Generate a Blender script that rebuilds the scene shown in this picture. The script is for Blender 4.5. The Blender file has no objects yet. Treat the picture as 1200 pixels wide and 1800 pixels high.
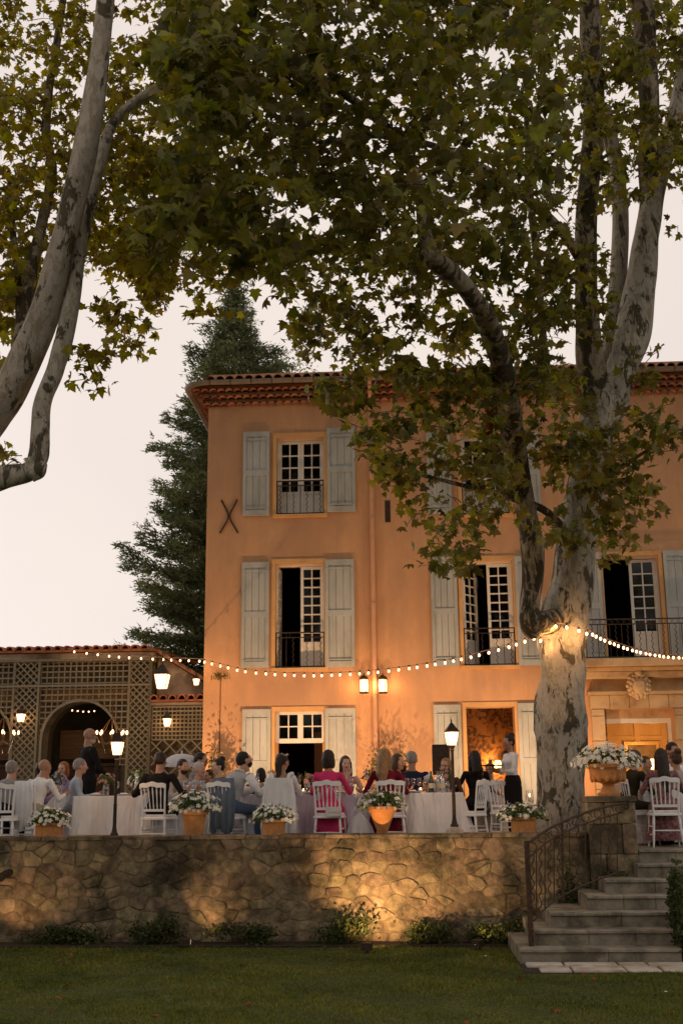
import bpy, math, random
import numpy as np
from mathutils import Vector, Matrix
random.seed(7)
rng = np.random.default_rng(7)
scn = bpy.context.scene
COL = scn.collection
R = math.radians
PI = math.pi

# ---------------------------------------------------------------- camera
EYE = Vector((0, 0, 0.70))
FPX = 2050.0
YAW, PITCH, ROLL = R(3.3), math.atan(501 / FPX), R(0.55)
_f = Vector((-math.sin(YAW) * math.cos(PITCH), math.cos(YAW) * math.cos(PITCH), math.sin(PITCH)))
_r0 = Vector((math.cos(YAW), math.sin(YAW), 0))
_u0 = _r0.cross(_f)
_r = _r0 * math.cos(ROLL) - _u0 * math.sin(ROLL)
_u = _u0 * math.cos(ROLL) + _r0 * math.sin(ROLL)
cd = bpy.data.cameras.new('camera')
cam = bpy.data.objects.new('camera', cd)
COL.objects.link(cam)
cam.matrix_world = Matrix(((_r.x, _u.x, -_f.x, EYE.x), (_r.y, _u.y, -_f.y, EYE.y), (_r.z, _u.z, -_f.z, EYE.z), (0, 0, 0, 1)))
cd.sensor_fit = 'VERTICAL'
cd.sensor_width = 36
cd.sensor_height = 36
cd.lens = 36 * FPX / 1800
cd.clip_start = 0.1
cd.clip_end = 2000
scn.camera = cam

def ray(px, py):
    return _f * FPX + _r * (px - 600) + _u * (900 - py)
def P(px, py, Y):
    """world point seen at photo pixel (px, py) on the plane y = Y"""
    d = ray(px, py)
    return EYE + d * ((Y - EYE.y) / d.y)
def PX(px, Y, py=1450):
    return P(px, py, Y).x
def PZ(py, Y, px=600):
    return P(px, py, Y).z

# ---------------------------------------------------------------- sky and sun
SUN_EL, SUN_AZ = R(13), R(-52)
w = bpy.data.worlds.new('World')
scn.world = w
w.use_nodes = True
nt = w.node_tree
nt.nodes.clear()
sky = nt.nodes.new('ShaderNodeTexSky')
sky.sky_type = 'NISHITA'
sky.sun_disc = False
sky.sun_elevation = SUN_EL
sky.sun_rotation = SUN_AZ
sky.air_density = 1.0
sky.dust_density = 3.0
# thin bright overcast of a warm dusk: the blue sky behind is greyed by pale pink cloud
hsv = nt.nodes.new('ShaderNodeHueSaturation')
hsv.inputs['Saturation'].default_value = 0.25
mix = nt.nodes.new('ShaderNodeMixRGB')
mix.blend_type = 'MIX'
mix.inputs[0].default_value = 0.86
tc = nt.nodes.new('ShaderNodeTexCoord')
nz = nt.nodes.new('ShaderNodeTexNoise')
nz.inputs['Scale'].default_value = 1.6
nz.inputs['Detail'].default_value = 5
cr = nt.nodes.new('ShaderNodeValToRGB')
SKYK = 10.3
cr.color_ramp.elements[0].position = 0.3
cr.color_ramp.elements[0].color = (0.70, 0.62, 0.585, 1)
cr.color_ramp.elements[1].position = 0.75
cr.color_ramp.elements[1].color = (0.85, 0.74, 0.665, 1)
mul = nt.nodes.new('ShaderNodeMixRGB')
mul.blend_type = 'MULTIPLY'
mul.inputs[0].default_value = 1
mul.inputs[2].default_value = (SKYK, SKYK, SKYK, 1)
bg = nt.nodes.new('ShaderNodeBackground')
bg.inputs['Strength'].default_value = 0.1
out = nt.nodes.new('ShaderNodeOutputWorld')
L = nt.links.new
L(tc.outputs['Generated'], nz.inputs['Vector'])
L(nz.outputs['Fac'], cr.inputs['Fac'])
L(cr.outputs['Color'], mul.inputs[1])
L(sky.outputs['Color'], hsv.inputs['Color'])
L(hsv.outputs['Color'], mix.inputs[1])
L(mul.outputs['Color'], mix.inputs[2])
L(mix.outputs['Color'], bg.inputs['Color'])
L(bg.outputs['Background'], out.inputs['Surface'])

sd = bpy.data.lights.new('sun', 'SUN')
sd.energy = 0.5
sd.angle = R(12)
sd.color = (1.0, 0.84, 0.68)
so = bpy.data.objects.new('sun', sd)
COL.objects.link(so)
so.rotation_euler = (R(90) - SUN_EL, 0, PI - SUN_AZ + PI * 0)
so.location = (0, 0, 40)
# direction the sun stands in: azimuth measured as in the Sky Texture
_sd = Vector((math.sin(SUN_AZ) * math.cos(SUN_EL), math.cos(SUN_AZ) * math.cos(SUN_EL), math.sin(SUN_EL)))
so.rotation_euler = _sd.to_track_quat('Z', 'Y').to_euler()

scn.view_settings.view_transform = 'Standard'
scn.view_settings.look = 'None'
scn.view_settings.exposure = 0.22
scn.view_settings.gamma = 1.0
scn.view_settings.use_curve_mapping = False
scn.render.engine = 'CYCLES'
scn.cycles.use_denoising = True
scn.cycles.max_bounces = 8
scn.cycles.diffuse_bounces = 4
scn.cycles.glossy_bounces = 2
scn.cycles.transmission_bounces = 6
scn.cycles.transparent_max_bounces = 8
scn.cycles.caustics_reflective = False
scn.cycles.caustics_refractive = False
scn.cycles.sample_clamp_indirect = 4.0

# ---------------------------------------------------------------- helpers
class MB:
    """collects shapes into one mesh"""
    def __init__(s):
        s.v, s.f, s.m = [], [], []
    def add(s, vs, fs, mi=0):
        o = len(s.v)
        s.v.extend([tuple(v) for v in vs])
        s.f.extend([tuple(i + o for i in f) for f in fs])
        s.m.extend([mi] * len(fs))
        return s
    def box(s, x0, x1, y0, y1, z0, z1, mi=0):
        vs = [(x0, y0, z0), (x1, y0, z0), (x1, y1, z0), (x0, y1, z0), (x0, y0, z1), (x1, y0, z1), (x1, y1, z1), (x0, y1, z1)]
        return s.add(vs, [(0, 3, 2, 1), (4, 5, 6, 7), (0, 1, 5, 4), (1, 2, 6, 5), (2, 3, 7, 6), (3, 0, 4, 7)], mi)
    def cbox(s, x0, x1, y0, y1, z0, z1, c=0.01, mi=0):
        """box with chamfered upright and top edges"""
        ring = lambda q: [(x0 + q, y0), (x1 - q, y0), (x1, y0 + q), (x1, y1 - q), (x1 - q, y1), (x0 + q, y1), (x0, y1 - q), (x0, y0 + q)]
        rr = [[(x, y, z0) for x, y in ring(c)], [(x, y, z1 - c) for x, y in ring(c)],
              [(min(max(x, x0 + c), x1 - c), min(max(y, y0 + c), y1 - c), z1) for x, y in ring(c)]]
        vs = sum(rr, [])
        fs = []
        for k in range(2):
            for i in range(8):
                j = (i + 1) % 8
                fs.append((k * 8 + i, k * 8 + j, k * 8 + 8 + j, k * 8 + 8 + i))
        fs.append(tuple(range(7, -1, -1)))
        fs.append(tuple(range(16, 24)))
        return s.add(vs, fs, mi)
    def tube(s, pts, rad, n=8, cap=True, mi=0, squash=None):
        pts = [Vector(p) for p in pts]
        if not hasattr(rad, '__len__'):
            rad = [rad] * len(pts)
        vs, fs = [], []
        up = None
        for i, p in enumerate(pts):
            t = (pts[min(i + 1, len(pts) - 1)] - pts[max(i - 1, 0)])
            t = t.normalized() if t.length > 1e-9 else Vector((0, 0, 1))
            if up is None:
                up = Vector((1, 0, 0)) if abs(t.x) < 0.8 else Vector((0, 1, 0))
            a = (up - t * up.dot(t))
            a = a.normalized() if a.length > 1e-6 else t.orthogonal().normalized()
            up = a
            b = t.cross(a)
            for k in range(n):
                th = 2 * PI * k / n
                vs.append(p + (a * math.cos(th) + b * math.sin(th)) * rad[i])
        for i in range(len(pts) - 1):
            for k in range(n):
                j = (k + 1) % n
                fs.append((i * n + k, i * n + j, (i + 1) * n + j, (i + 1) * n + k))
        if cap:
            fs.append(tuple(range(n - 1, -1, -1)))
            fs.append(tuple((len(pts) - 1) * n + k for k in range(n)))
        return s.add(vs, fs, mi)
    def lathe(s, prof, n=16, c=(0, 0, 0), mi=0, sq=1.0, cap=True):
        """prof: (radius, z) from bottom to top"""
        vs, fs = [], []
        for r_, z in prof:
            for k in range(n):
                th = 2 * PI * (k + 0.5) / n
                vs.append((c[0] + r_ * math.cos(th), c[1] + r_ * sq * math.sin(th), c[2] + z))
        for i in range(len(prof) - 1):
            for k in range(n):
                j = (k + 1) % n
                fs.append((i * n + k, i * n + j, (i + 1) * n + j, (i + 1) * n + k))
        if cap:
            fs.append(tuple(range(n - 1, -1, -1)))
            fs.append(tuple((len(prof) - 1) * n + k for k in range(n)))
        return s.add(vs, fs, mi)
    def ell(s, c, r, n=10, m=7, mi=0):
        prof = [(max(1e-4, math.cos(-PI / 2 + PI * i / m)), math.sin(-PI / 2 + PI * i / m)) for i in range(m + 1)]
        vs, fs = [], []
        for q, z in prof:
            for k in range(n):
                th = 2 * PI * k / n
                vs.append((c[0] + r[0] * q * math.cos(th), c[1] + r[1] * q * math.sin(th), c[2] + r[2] * z))
        for i in range(m):
            for k in range(n):
                j = (k + 1) % n
                fs.append((i * n + k, i * n + j, (i + 1) * n + j, (i + 1) * n + k))
        return s.add(vs, fs, mi)
    def extrude(s, poly, y0, y1, mi=0, inset=0.0, dome=0.0):
        """polygon in x,z extruded from y1 (back) to y0 (front); front ring inset"""
        n = len(poly)
        cx = sum(p[0] for p in poly) / n
        cz = sum(p[1] for p in poly) / n
        back = [(p[0], y1, p[1]) for p in poly]
        mid = [(p[0], y0 + inset, p[1]) for p in poly]
        k = lambda p: (cx + (p[0] - cx) * (1 - min(0.4, inset / (0.001 + math.hypot(p[0] - cx, p[1] - cz)))),
                       cz + (p[1] - cz) * (1 - min(0.4, inset / (0.001 + math.hypot(p[0] - cx, p[1] - cz)))))
        front = [(k(p)[0], y0, k(p)[1]) for p in poly]
        vs = back + mid + front
        fs = []
        for i in range(n):
            j = (i + 1) % n
            fs.append((i, j, n + j, n + i))
            fs.append((n + i, n + j, 2 * n + j, 2 * n + i))
        if dome:
            vs.append((cx, y0 - dome, cz))
            for i in range(n):
                fs.append((2 * n + i, 2 * n + (i + 1) % n, 3 * n))
        else:
            fs.append(tuple(2 * n + i for i in range(n)))
        return s.add(vs, fs, mi)
    def mesh(s, name, mats=None, smooth=False):
        me = bpy.data.meshes.new(name)
        me.from_pydata(s.v, [], s.f)
        if mats is not None:
            for m in (mats if isinstance(mats, (list, tuple)) else [mats]):
                me.materials.append(m)
        if any(s.m):
            me.polygons.foreach_set('material_index', s.m)
        if smooth:
            me.polygons.foreach_set('use_smooth', [True] * len(me.polygons))
            if smooth != 'all':
                try:
                    me.set_sharp_from_angle(angle=R(40))
                except Exception:
                    pass
        me.update()
        return me

def np_mesh(name, V, F, mats=None, smooth=False, mi=None):
    """fast mesh from arrays: V (n,3), F (m,k) with k constant"""
    me = bpy.data.meshes.new(name)
    V = np.asarray(V, np.float32)
    F = np.asarray(F, np.int32)
    me.vertices.add(len(V))
    me.vertices.foreach_set('co', V.ravel())
    m, k = F.shape
    me.loops.add(m * k)
    me.loops.foreach_set('vertex_index', F.ravel())
    me.polygons.add(m)
    me.polygons.foreach_set('loop_start', np.arange(0, m * k, k, dtype=np.int32))
    me.polygons.foreach_set('loop_total', np.full(m, k, np.int32))
    if mats is not None:
        for q in (mats if isinstance(mats, (list, tuple)) else [mats]):
            me.materials.append(q)
    if mi is not None:
        me.polygons.foreach_set('material_index', np.asarray(mi, np.int32))
    if smooth:
        me.polygons.foreach_set('use_smooth', np.ones(m, bool))
    me.update(calc_edges=True)
    me.validate()
    return me

def link(name, me, parent=None, loc=None, rot=None, scale=None):
    o = bpy.data.objects.new(name, me)
    COL.objects.link(o)
    if parent is not None:
        o.parent = parent
    if loc is not None:
        o.location = loc
    if rot is not None:
        o.rotation_euler = rot
    if scale is not None:
        o.scale = scale
    return o
def obj(name, mb, m, parent=None, smooth=False, world=False, loc=None, rot=None, label=None):
    me = mb.mesh(name, m, smooth) if isinstance(mb, MB) else mb
    o = link(name, me, parent, loc, rot)
    if world and parent is not None:
        p = parent
        off = Vector((0, 0, 0))
        while p is not None:
            off += Vector(p.location)
            p = p.parent
        o.location = -off
    if label:
        o['label'] = label
    return o
def tag(o, label=None, cat=None, group=None, kind=None):
    if label: o['label'] = label
    if cat: o['category'] = cat
    if group: o['group'] = group
    if kind: o['kind'] = kind
    return o
def thing(name, label, cat, loc=(0, 0, 0), rotz=0, group=None):
    o = bpy.data.objects.new(name, None)
    COL.objects.link(o)
    o.empty_display_size = 0.1
    o.location = loc
    o.rotation_euler = (0, 0, rotz)
    return tag(o, label, cat, group)
def struct(name, mb, m, smooth=False, label=None, parent=None):
    o = obj(name, mb, m, parent, smooth)
    o['kind'] = 'structure'
    if label: o['label'] = label
    return o
def dup(root, loc, rotz=None, label=None, group=None):
    """copy of a thing with its parts and sub-parts"""
    r = root.copy()
    COL.objects.link(r)
    r.location = loc
    if rotz is not None: r.rotation_euler = (0, 0, rotz)
    if label: r['label'] = label
    if group: r['group'] = group
    for ch in root.children:
        c = ch.copy(); COL.objects.link(c); c.parent = r
        for g in ch.children:
            d = g.copy(); COL.objects.link(d); d.parent = c
    return r
def lamp(parent, loc, energy, color=(1.0, 0.55, 0.22), size=0.04, typ='POINT', world=False, target=None, spot=60, blend=0.5):
    ld = bpy.data.lights.new('light', typ)
    ld.energy = energy
    ld.color = color
    ld.shadow_soft_size = size
    if typ == 'SPOT':
        ld.spot_size = R(spot)
        ld.spot_blend = blend
    o = bpy.data.objects.new('light', ld)
    COL.objects.link(o)
    o.parent = parent
    loc = Vector(loc)
    o.location = loc - parent.location if (world and parent) else loc
    if target is not None:
        o.rotation_euler = (Vector(target) - loc).to_track_quat('-Z', 'Y').to_euler()
    return o

# ---------------------------------------------------------------- materials
MATS = {}
def mat(name, col, rough=0.7, var=0.25, scale=6.0, bump=0.0, bscale=40.0, col2=None, spec=0.3, metal=0.0,
        objrand=0.0, island=0.0, stretch=(1, 1, 1), emit=None, estr=0.0, trans=0.0, detail=5, dirt=None, dscale=1.2, sheen=0.0, wpos=False, streak=None):
    """procedural material: colour broken by two noises, optional stains and relief"""
    if name in MATS:
        return MATS[name]
    m = bpy.data.materials.new(name)
    m.use_nodes = True
    n = m.node_tree.nodes
    l = m.node_tree.links.new
    b = n['Principled BSDF']
    b.inputs['Roughness'].default_value = rough
    b.inputs['Metallic'].default_value = metal
    b.inputs['Specular IOR Level'].default_value = spec
    if sheen: b.inputs['Sheen Weight'].default_value = sheen
    t = n.new('ShaderNodeTexCoord')
    mp = n.new('ShaderNodeMapping')
    mp.inputs['Scale'].default_value = stretch
    if wpos:
        l(n.new('ShaderNodeNewGeometry').outputs['Position'], mp.inputs['Vector'])
    else:
        l(t.outputs['Object'], mp.inputs['Vector'])
    nz = n.new('ShaderNodeTexNoise')
    nz.inputs['Scale'].default_value = scale
    nz.inputs['Detail'].default_value = detail
    nz.inputs['Roughness'].default_value = 0.6
    l(mp.outputs['Vector'], nz.inputs['Vector'])
    r_ = n.new('ShaderNodeValToRGB')
    c1 = [max(0, c * (1 - var)) for c in col]
    c2 = list(col2) if col2 else [min(1, c * (1 + var)) for c in col]
    r_.color_ramp.elements[0].position = 0.3
    r_.color_ramp.elements[0].color = (*c1, 1)
    r_.color_ramp.elements[1].position = 0.7
    r_.color_ramp.elements[1].color = (*c2, 1)
    l(nz.outputs['Fac'], r_.inputs['Fac'])
    cur = r_.outputs['Color']
    if dirt:
        n2 = n.new('ShaderNodeTexNoise')
        n2.inputs['Scale'].default_value = dscale
        n2.inputs['Detail'].default_value = 7
        n2.inputs['Roughness'].default_value = 0.65
        l(mp.outputs['Vector'], n2.inputs['Vector'])
        rr = n.new('ShaderNodeValToRGB')
        rr.color_ramp.elements[0].position = 0.47
        rr.color_ramp.elements[1].position = 0.62
        l(n2.outputs['Fac'], rr.inputs['Fac'])
        mx = n.new('ShaderNodeMixRGB')
        mx.inputs[2].default_value = (*dirt, 1)
        l(rr.outputs['Color'], mx.inputs[0])
        l(cur, mx.inputs[1])
        cur = mx.outputs['Color']
    if streak:
        m3 = n.new('ShaderNodeMapping'); m3.inputs['Scale'].default_value = (3.2, 3.2, 0.22)
        l(t.outputs['Object'], m3.inputs['Vector'])
        n3 = n.new('ShaderNodeTexNoise'); n3.inputs['Scale'].default_value = 1.0; n3.inputs['Detail'].default_value = 8; n3.inputs['Roughness'].default_value = 0.7
        l(m3.outputs['Vector'], n3.inputs['Vector'])
        r3 = n.new('ShaderNodeValToRGB'); r3.color_ramp.elements[0].position = 0.46; r3.color_ramp.elements[1].position = 0.72; r3.color_ramp.elements[1].color = (0.55, 0.55, 0.55, 1)
        l(n3.outputs['Fac'], r3.inputs['Fac'])
        x3 = n.new('ShaderNodeMixRGB'); x3.inputs[2].default_value = (*streak, 1)
        l(r3.outputs['Color'], x3.inputs[0]); l(cur, x3.inputs[1]); cur = x3.outputs['Color']
    if objrand or island:
        if island:
            g = n.new('ShaderNodeNewGeometry')
            ro = g.outputs['Random Per Island']
            amt = island
        else:
            g = n.new('ShaderNodeObjectInfo')
            ro = g.outputs['Random']
            amt = objrand
        mr = n.new('ShaderNodeMapRange')
        mr.inputs['To Min'].default_value = 1 - amt
        mr.inputs['To Max'].default_value = 1 + amt
        l(ro, mr.inputs['Value'])
        h = n.new('ShaderNodeHueSaturation')
        l(mr.outputs['Result'], h.inputs['Value'])
        mr2 = n.new('ShaderNodeMapRange')
        mr2.inputs['To Min'].default_value = 0.5 - amt * 0.06
        mr2.inputs['To Max'].default_value = 0.5 + amt * 0.06
        wn = n.new('ShaderNodeMath'); wn.operation = 'FRACT'
        ml = n.new('ShaderNodeMath'); ml.operation = 'MULTIPLY'; ml.inputs[1].default_value = 37.7
        l(ro, ml.inputs[0]); l(ml.outputs[0], wn.inputs[0]); l(wn.outputs[0], mr2.inputs['Value'])
        l(mr2.outputs['Result'], h.inputs['Hue'])
        l(cur, h.inputs['Color'])
        cur = h.outputs['Color']
    l(cur, b.inputs['Base Color'])
    if bump:
        nb = n.new('ShaderNodeTexNoise')
        nb.inputs['Scale'].default_value = bscale
        nb.inputs['Detail'].default_value = 6
        l(mp.outputs['Vector'], nb.inputs['Vector'])
        bp = n.new('ShaderNodeBump')
        bp.inputs['Strength'].default_value = bump
        bp.inputs['Distance'].default_value = 0.02
        l(nb.outputs['Fac'], bp.inputs['Height'])
        l(bp.outputs['Normal'], b.inputs['Normal'])
    if emit:
        b.inputs['Emission Color'].default_value = (*emit, 1)
        b.inputs['Emission Strength'].default_value = estr
    if trans:
        o = n['Material Output']
        tr = n.new('ShaderNodeBsdfTranslucent')
        hs = n.new('ShaderNodeHueSaturation')
        hs.inputs['Saturation'].default_value = 1.25
        hs.inputs['Value'].default_value = 1.5
        l(cur, hs.inputs['Color'])
        l(hs.outputs['Color'], tr.inputs['Color'])
        ms = n.new('ShaderNodeMixShader')
        ms.inputs[0].default_value = trans
        l(b.outputs[0], ms.inputs[1]); l(tr.outputs[0], ms.inputs[2])
        l(ms.outputs[0], o.inputs['Surface'])
    MATS[name] = m
    return m

def glass_mat(name, tint=(0.85, 0.9, 0.88), refl=0.25):
    m = bpy.data.materials.new(name)
    m.use_nodes = True
    n = m.node_tree.nodes; l = m.node_tree.links.new
    n.clear()
    o = n.new('ShaderNodeOutputMaterial')
    t = n.new('ShaderNodeBsdfTransparent'); t.inputs[0].default_value = (*tint, 1)
    g = n.new('ShaderNodeBsdfGlossy'); g.inputs['Roughness'].default_value = 0.06
    tcn = n.new('ShaderNodeTexCoord'); nzn = n.new('ShaderNodeTexNoise'); nzn.inputs['Scale'].default_value = 3.0
    bp = n.new('ShaderNodeBump'); bp.inputs['Strength'].default_value = 0.1
    l(tcn.outputs['Object'], nzn.inputs['Vector']); l(nzn.outputs['Fac'], bp.inputs['Height']); l(bp.outputs['Normal'], g.inputs['Normal'])
    lw = n.new('ShaderNodeLayerWeight'); lw.inputs[0].default_value = 0.25
    mr = n.new('ShaderNodeMapRange'); mr.inputs['To Min'].default_value = refl * 0.35; mr.inputs['To Max'].default_value = refl * 2
    l(lw.outputs['Facing'], mr.inputs['Value'])
    ms = n.new('ShaderNodeMixShader')
    l(mr.outputs['Result'], ms.inputs[0]); l(t.outputs[0], ms.inputs[1]); l(g.outputs[0], ms.inputs[2])
    l(ms.outputs[0], o.inputs['Surface'])
    MATS[name] = m
    return m
def glow(name, col, s):
    if name in MATS: return MATS[name]
    m = bpy.data.materials.new(name)
    m.use_nodes = True
    n = m.node_tree.nodes
    b = n['Principled BSDF']
    b.inputs['Base Color'].default_value = (*col, 1)
    b.inputs['Emission Color'].default_value = (*col, 1)
    # brighter in the middle of the pane, as round a flame
    nz_ = n.new('ShaderNodeTexNoise'); nz_.inputs['Scale'].default_value = 9
    mr = n.new('ShaderNodeMapRange'); mr.inputs['To Min'].default_value = s * 0.7; mr.inputs['To Max'].default_value = s * 1.3
    m.node_tree.links.new(nz_.outputs['Fac'], mr.inputs['Value'])
    m.node_tree.links.new(mr.outputs['Result'], b.inputs['Emission Strength'])
    try: m.cycles.emission_sampling = 'NONE'
    except Exception: pass
    MATS[name] = m
    return m

M_stucco = mat('ochre_stucco', (0.58, 0.320, 0.165), 0.9, 0.13, 1.6, bump=0.3, bscale=60, dirt=(0.46, 0.26, 0.145), dscale=0.55, streak=(0.42, 0.24, 0.14), stretch=(1, 1, 0.55), detail=8)
M_trim = mat('ochre_trim_plaster', (0.62, 0.35, 0.14), 0.85, 0.12, 3, bump=0.15, bscale=60)
M_shut = mat('grey_shutter_paint', (0.43, 0.445, 0.42), 0.7, 0.12, 5, bump=0.1, bscale=50, objrand=0.06, dirt=(0.33, 0.34, 0.31), dscale=2.5, stretch=(1, 1, 0.4))
M_white = mat('white_window_paint', (0.70, 0.66, 0.59), 0.5, 0.08, 8)
M_chair = mat('white_chair_lacquer', (0.80, 0.80, 0.80), 0.4, 0.05, 10)
M_iron = mat('dark_wrought_iron', (0.028, 0.022, 0.018), 0.6, 0.5, 20, bump=0.2, col2=(0.06, 0.035, 0.02))
M_rust = mat('rusty_rail_iron', (0.05, 0.032, 0.02), 0.8, 0.4, 30, bump=0.3, col2=(0.10, 0.055, 0.03))
M_glass = glass_mat('window_glass', refl=0.05)
M_crystal = glass_mat('drinking_glass', (0.92, 0.93, 0.93), 0.5)
M_dark = mat('dark_room', (0.035, 0.022, 0.015), 0.9, 0.3, 2)
M_stone = mat('rubble_stone', (0.14, 0.11, 0.062), 0.95, 0.45, 7, bump=1.2, bscale=16, objrand=0.30, dirt=(0.045, 0.037, 0.022), dscale=1.5, wpos=True, col2=(0.31, 0.235, 0.14), detail=8)
M_mortar = mat('wall_mortar', (0.165, 0.128, 0.075), 0.95, 0.45, 7, bump=1.2, bscale=18, dirt=(0.045, 0.037, 0.022), dscale=1.5, wpos=True, detail=8)
M_step = mat('worn_step_stone', (0.25, 0.22, 0.165), 0.9, 0.25, 5, bump=0.5, bscale=30, objrand=0.08, dirt=(0.12, 0.10, 0.07), dscale=3.0)
M_flag = mat('pale_paving_stone', (0.46, 0.41, 0.35), 0.9, 0.15, 4, bump=0.3, bscale=40, objrand=0.08, dirt=(0.28, 0.23, 0.17), dscale=2.5)
M_portal = mat('portal_limestone', (0.52, 0.36, 0.20), 0.9, 0.18, 4, bump=0.4, bscale=25, objrand=0.05, dirt=(0.36, 0.23, 0.12), dscale=2.0)
M_terra = mat('ochre_terracotta', (0.62, 0.27, 0.085), 0.85, 0.18, 7, bump=0.2, bscale=40, dirt=(0.42, 0.19, 0.07), dscale=5)
M_tile = mat('clay_roof_tile', (0.42, 0.17, 0.095), 0.9, 0.3, 8, bump=0.3, objrand=0.25, dirt=(0.16, 0.10, 0.06), dscale=5)
M_gutter = mat('dull_zinc_gutter', (0.22, 0.18, 0.15), 0.6, 0.2, 6, metal=0.0, bump=0.1)
M_pipe = mat('ochre_downpipe_paint', (0.52, 0.29, 0.17), 0.6, 0.1, 4)
M_terrace = mat('terrace_gravel', (0.20, 0.17, 0.13), 0.95, 0.3, 14, bump=0.6, bscale=80)
M_soil = mat('bed_soil', (0.035, 0.025, 0.015), 1.0, 0.5, 10, bump=0.8, bscale=30)
M_lawn = mat('lawn_turf', (0.045, 0.062, 0.010), 1.0, 0.4, 3, bump=0.8, bscale=60, col2=(0.075, 0.080, 0.018))
M_cloth = mat('pale_table_linen', (0.76, 0.74, 0.74), 0.85, 0.05, 5, bump=1.0, bscale=2.2, stretch=(3.5, 3.5, 0.55))
M_cloth2 = mat('lilac_table_linen', (0.62, 0.61, 0.70), 0.85, 0.05, 5, bump=1.0, bscale=2.2, stretch=(3.5, 3.5, 0.55))
M_flowerw = mat('white_petals', (0.82, 0.80, 0.70), 0.7, 0.10, 20, trans=0.15)
M_leafpot = mat('pot_plant_leaf', (0.07, 0.11, 0.025), 0.6, 0.4, 12, island=0.35, trans=0.25)
M_bulb = glow('warm_bulb_glass', (1.0, 0.56, 0.28), 4.6)
M_lantern = glow('lit_lantern_pane', (1.0, 0.62, 0.36), 2.1)
M_slat = mat('weathered_trellis_slat', (0.215, 0.195, 0.14), 0.85, 0.2, 12, objrand=0.12)

for k_ in ('pale_table_linen', 'lilac_table_linen'):
    for nd in MATS[k_].node_tree.nodes:
        if nd.type == 'BUMP': nd.inputs['Distance'].default_value = 0.10
# ================================================================ ground, terrace
LZ = -1.155                       # lawn level, terrace floor is z = 0
YW = 16.15                        # front face of the retaining wall
YF = 23.6                         # front face of the house
def rect(x0, x1, y0, y1, Y):
    xm, ym = (x0 + x1) / 2, (y0 + y1) / 2
    return P(x0, ym, Y).x, P(x1, ym, Y).x, P(xm, y1, Y).z, P(xm, y0, Y).z   # xa, xb, zbottom, ztop

g = MB()
g.add([(-150, -20, LZ), (150, -20, LZ), (150, 180, LZ), (-150, 180, LZ)], [(0, 1, 2, 3)])
struct('lawn', g, M_lawn, label='dark green lawn in front of the stone retaining wall')
STX0 = P(1117, 1480, YW).x        # right face of the pier = left side of the upper stair
TR = P(1300, 1480, YW).x
g = MB()
g.box(-30, 14, YW + 0.42, 60, LZ - 0.5, 0.0)
g.box(STX0 - 0.02, 14, YW + 0.10, YW + 0.42, LZ - 0.5, -0.001)
struct('terrace', g, M_terrace, label='raised gravel terrace between the stone wall and the house')

# ================================================================ house
hx0 = P(357, 1250, YF).x
hx1 = hx0 + 21.0
zt = P(420, 716, YF).z            # top of the plain wall
T = 0.5
house = thing('country_house', 'three storey ochre stucco country house with grey shutters behind the terrace', 'house', (hx0, YF, 0))

OP = {}
OP['topA'] = rect(486, 569, 768, 904, YF)
OP['midA'] = rect(484, 570, 990, 1174, YF)
OP['grdA'] = rect(483, 571, 1250, 1460, YF)
OP['topB'] = rect(810, 892, 762, 904, YF)
OP['midB'] = rect(813, 903, 985, 1170, YF)
OP['grdB'] = rect(822, 908, 1242, 1460, YF)
OP['midC'] = rect(1062, 1162, 977, 1160, YF)
OP['grdC'] = rect(1066, 1190, 1246, 1460, YF)
for k in ('grdA', 'grdB', 'grdC'):
    a = OP[k]; OP[k] = (a[0], a[1], 0.02, a[3])
# windows beyond the right edge of the picture repeat the left bays
for k, s in (('topA', 'topD'), ('midA', 'midD'), ('grdA', 'grdD')):
    a = OP[k]; q = OP['midC'][0] + 4.6; OP[s] = (q, q + a[1] - a[0], a[2], a[3])

def wall_with_holes(x0, x1, z0, z1, y0, t, holes, cut=None):
    mb = MB()
    xs = sorted({x0, x1, *[h[0] for h in holes], *[h[1] for h in holes]})
    zs = sorted({z0, z1, *[h[2] for h in holes], *[h[3] for h in holes]})
    inside = lambda x, z: any(h[0] < x < h[1] and h[2] < z < h[3] for h in holes)
    for i in range(len(xs) - 1):
        for j in range(len(zs) - 1):
            a, b, c, d = xs[i], xs[i + 1], zs[j], zs[j + 1]
            if inside((a + b) / 2, (c + d) / 2): continue
            mb.add([(a, y0, c), (b, y0, c), (b, y0, d), (a, y0, d)], [(0, 1, 2, 3)])
            mb.add([(a, y0 + t, c), (b, y0 + t, c), (b, y0 + t, d), (a, y0 + t, d)], [(3, 2, 1, 0)])
    for (a, b, c, d) in holes:
        mb.add([(a, y0, c), (a, y0 + t, c), (a, y0 + t, d), (a, y0, d)], [(0, 1, 2, 3)])
        mb.add([(b, y0, c), (b, y0 + t, c), (b, y0 + t, d), (b, y0, d)], [(3, 2, 1, 0)])
        mb.add([(a, y0, d), (b, y0, d), (b, y0 + t, d), (a, y0 + t, d)], [(0, 1, 2, 3)])
        mb.add([(a, y0, c), (b, y0, c), (b, y0 + t, c), (a, y0 + t, c)], [(3, 2, 1, 0)])
    return mb
wm = wall_with_holes(hx0, hx1, -0.3, zt + 0.75, YF, T, list(OP.values()))
# left, right and back walls
HD = 11.0
wm.box(hx0, hx0 + T, YF + T, YF + HD, -0.3, zt + 0.75)
wm.box(hx1 - T, hx1, YF + T, YF + HD, -0.3, zt + 0.75)
wm.box(hx0 + T, hx1 - T, YF + HD - T, YF + HD, -0.3, zt + 0.75)
obj('wall', wm, M_stucco, house, world=True)

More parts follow.
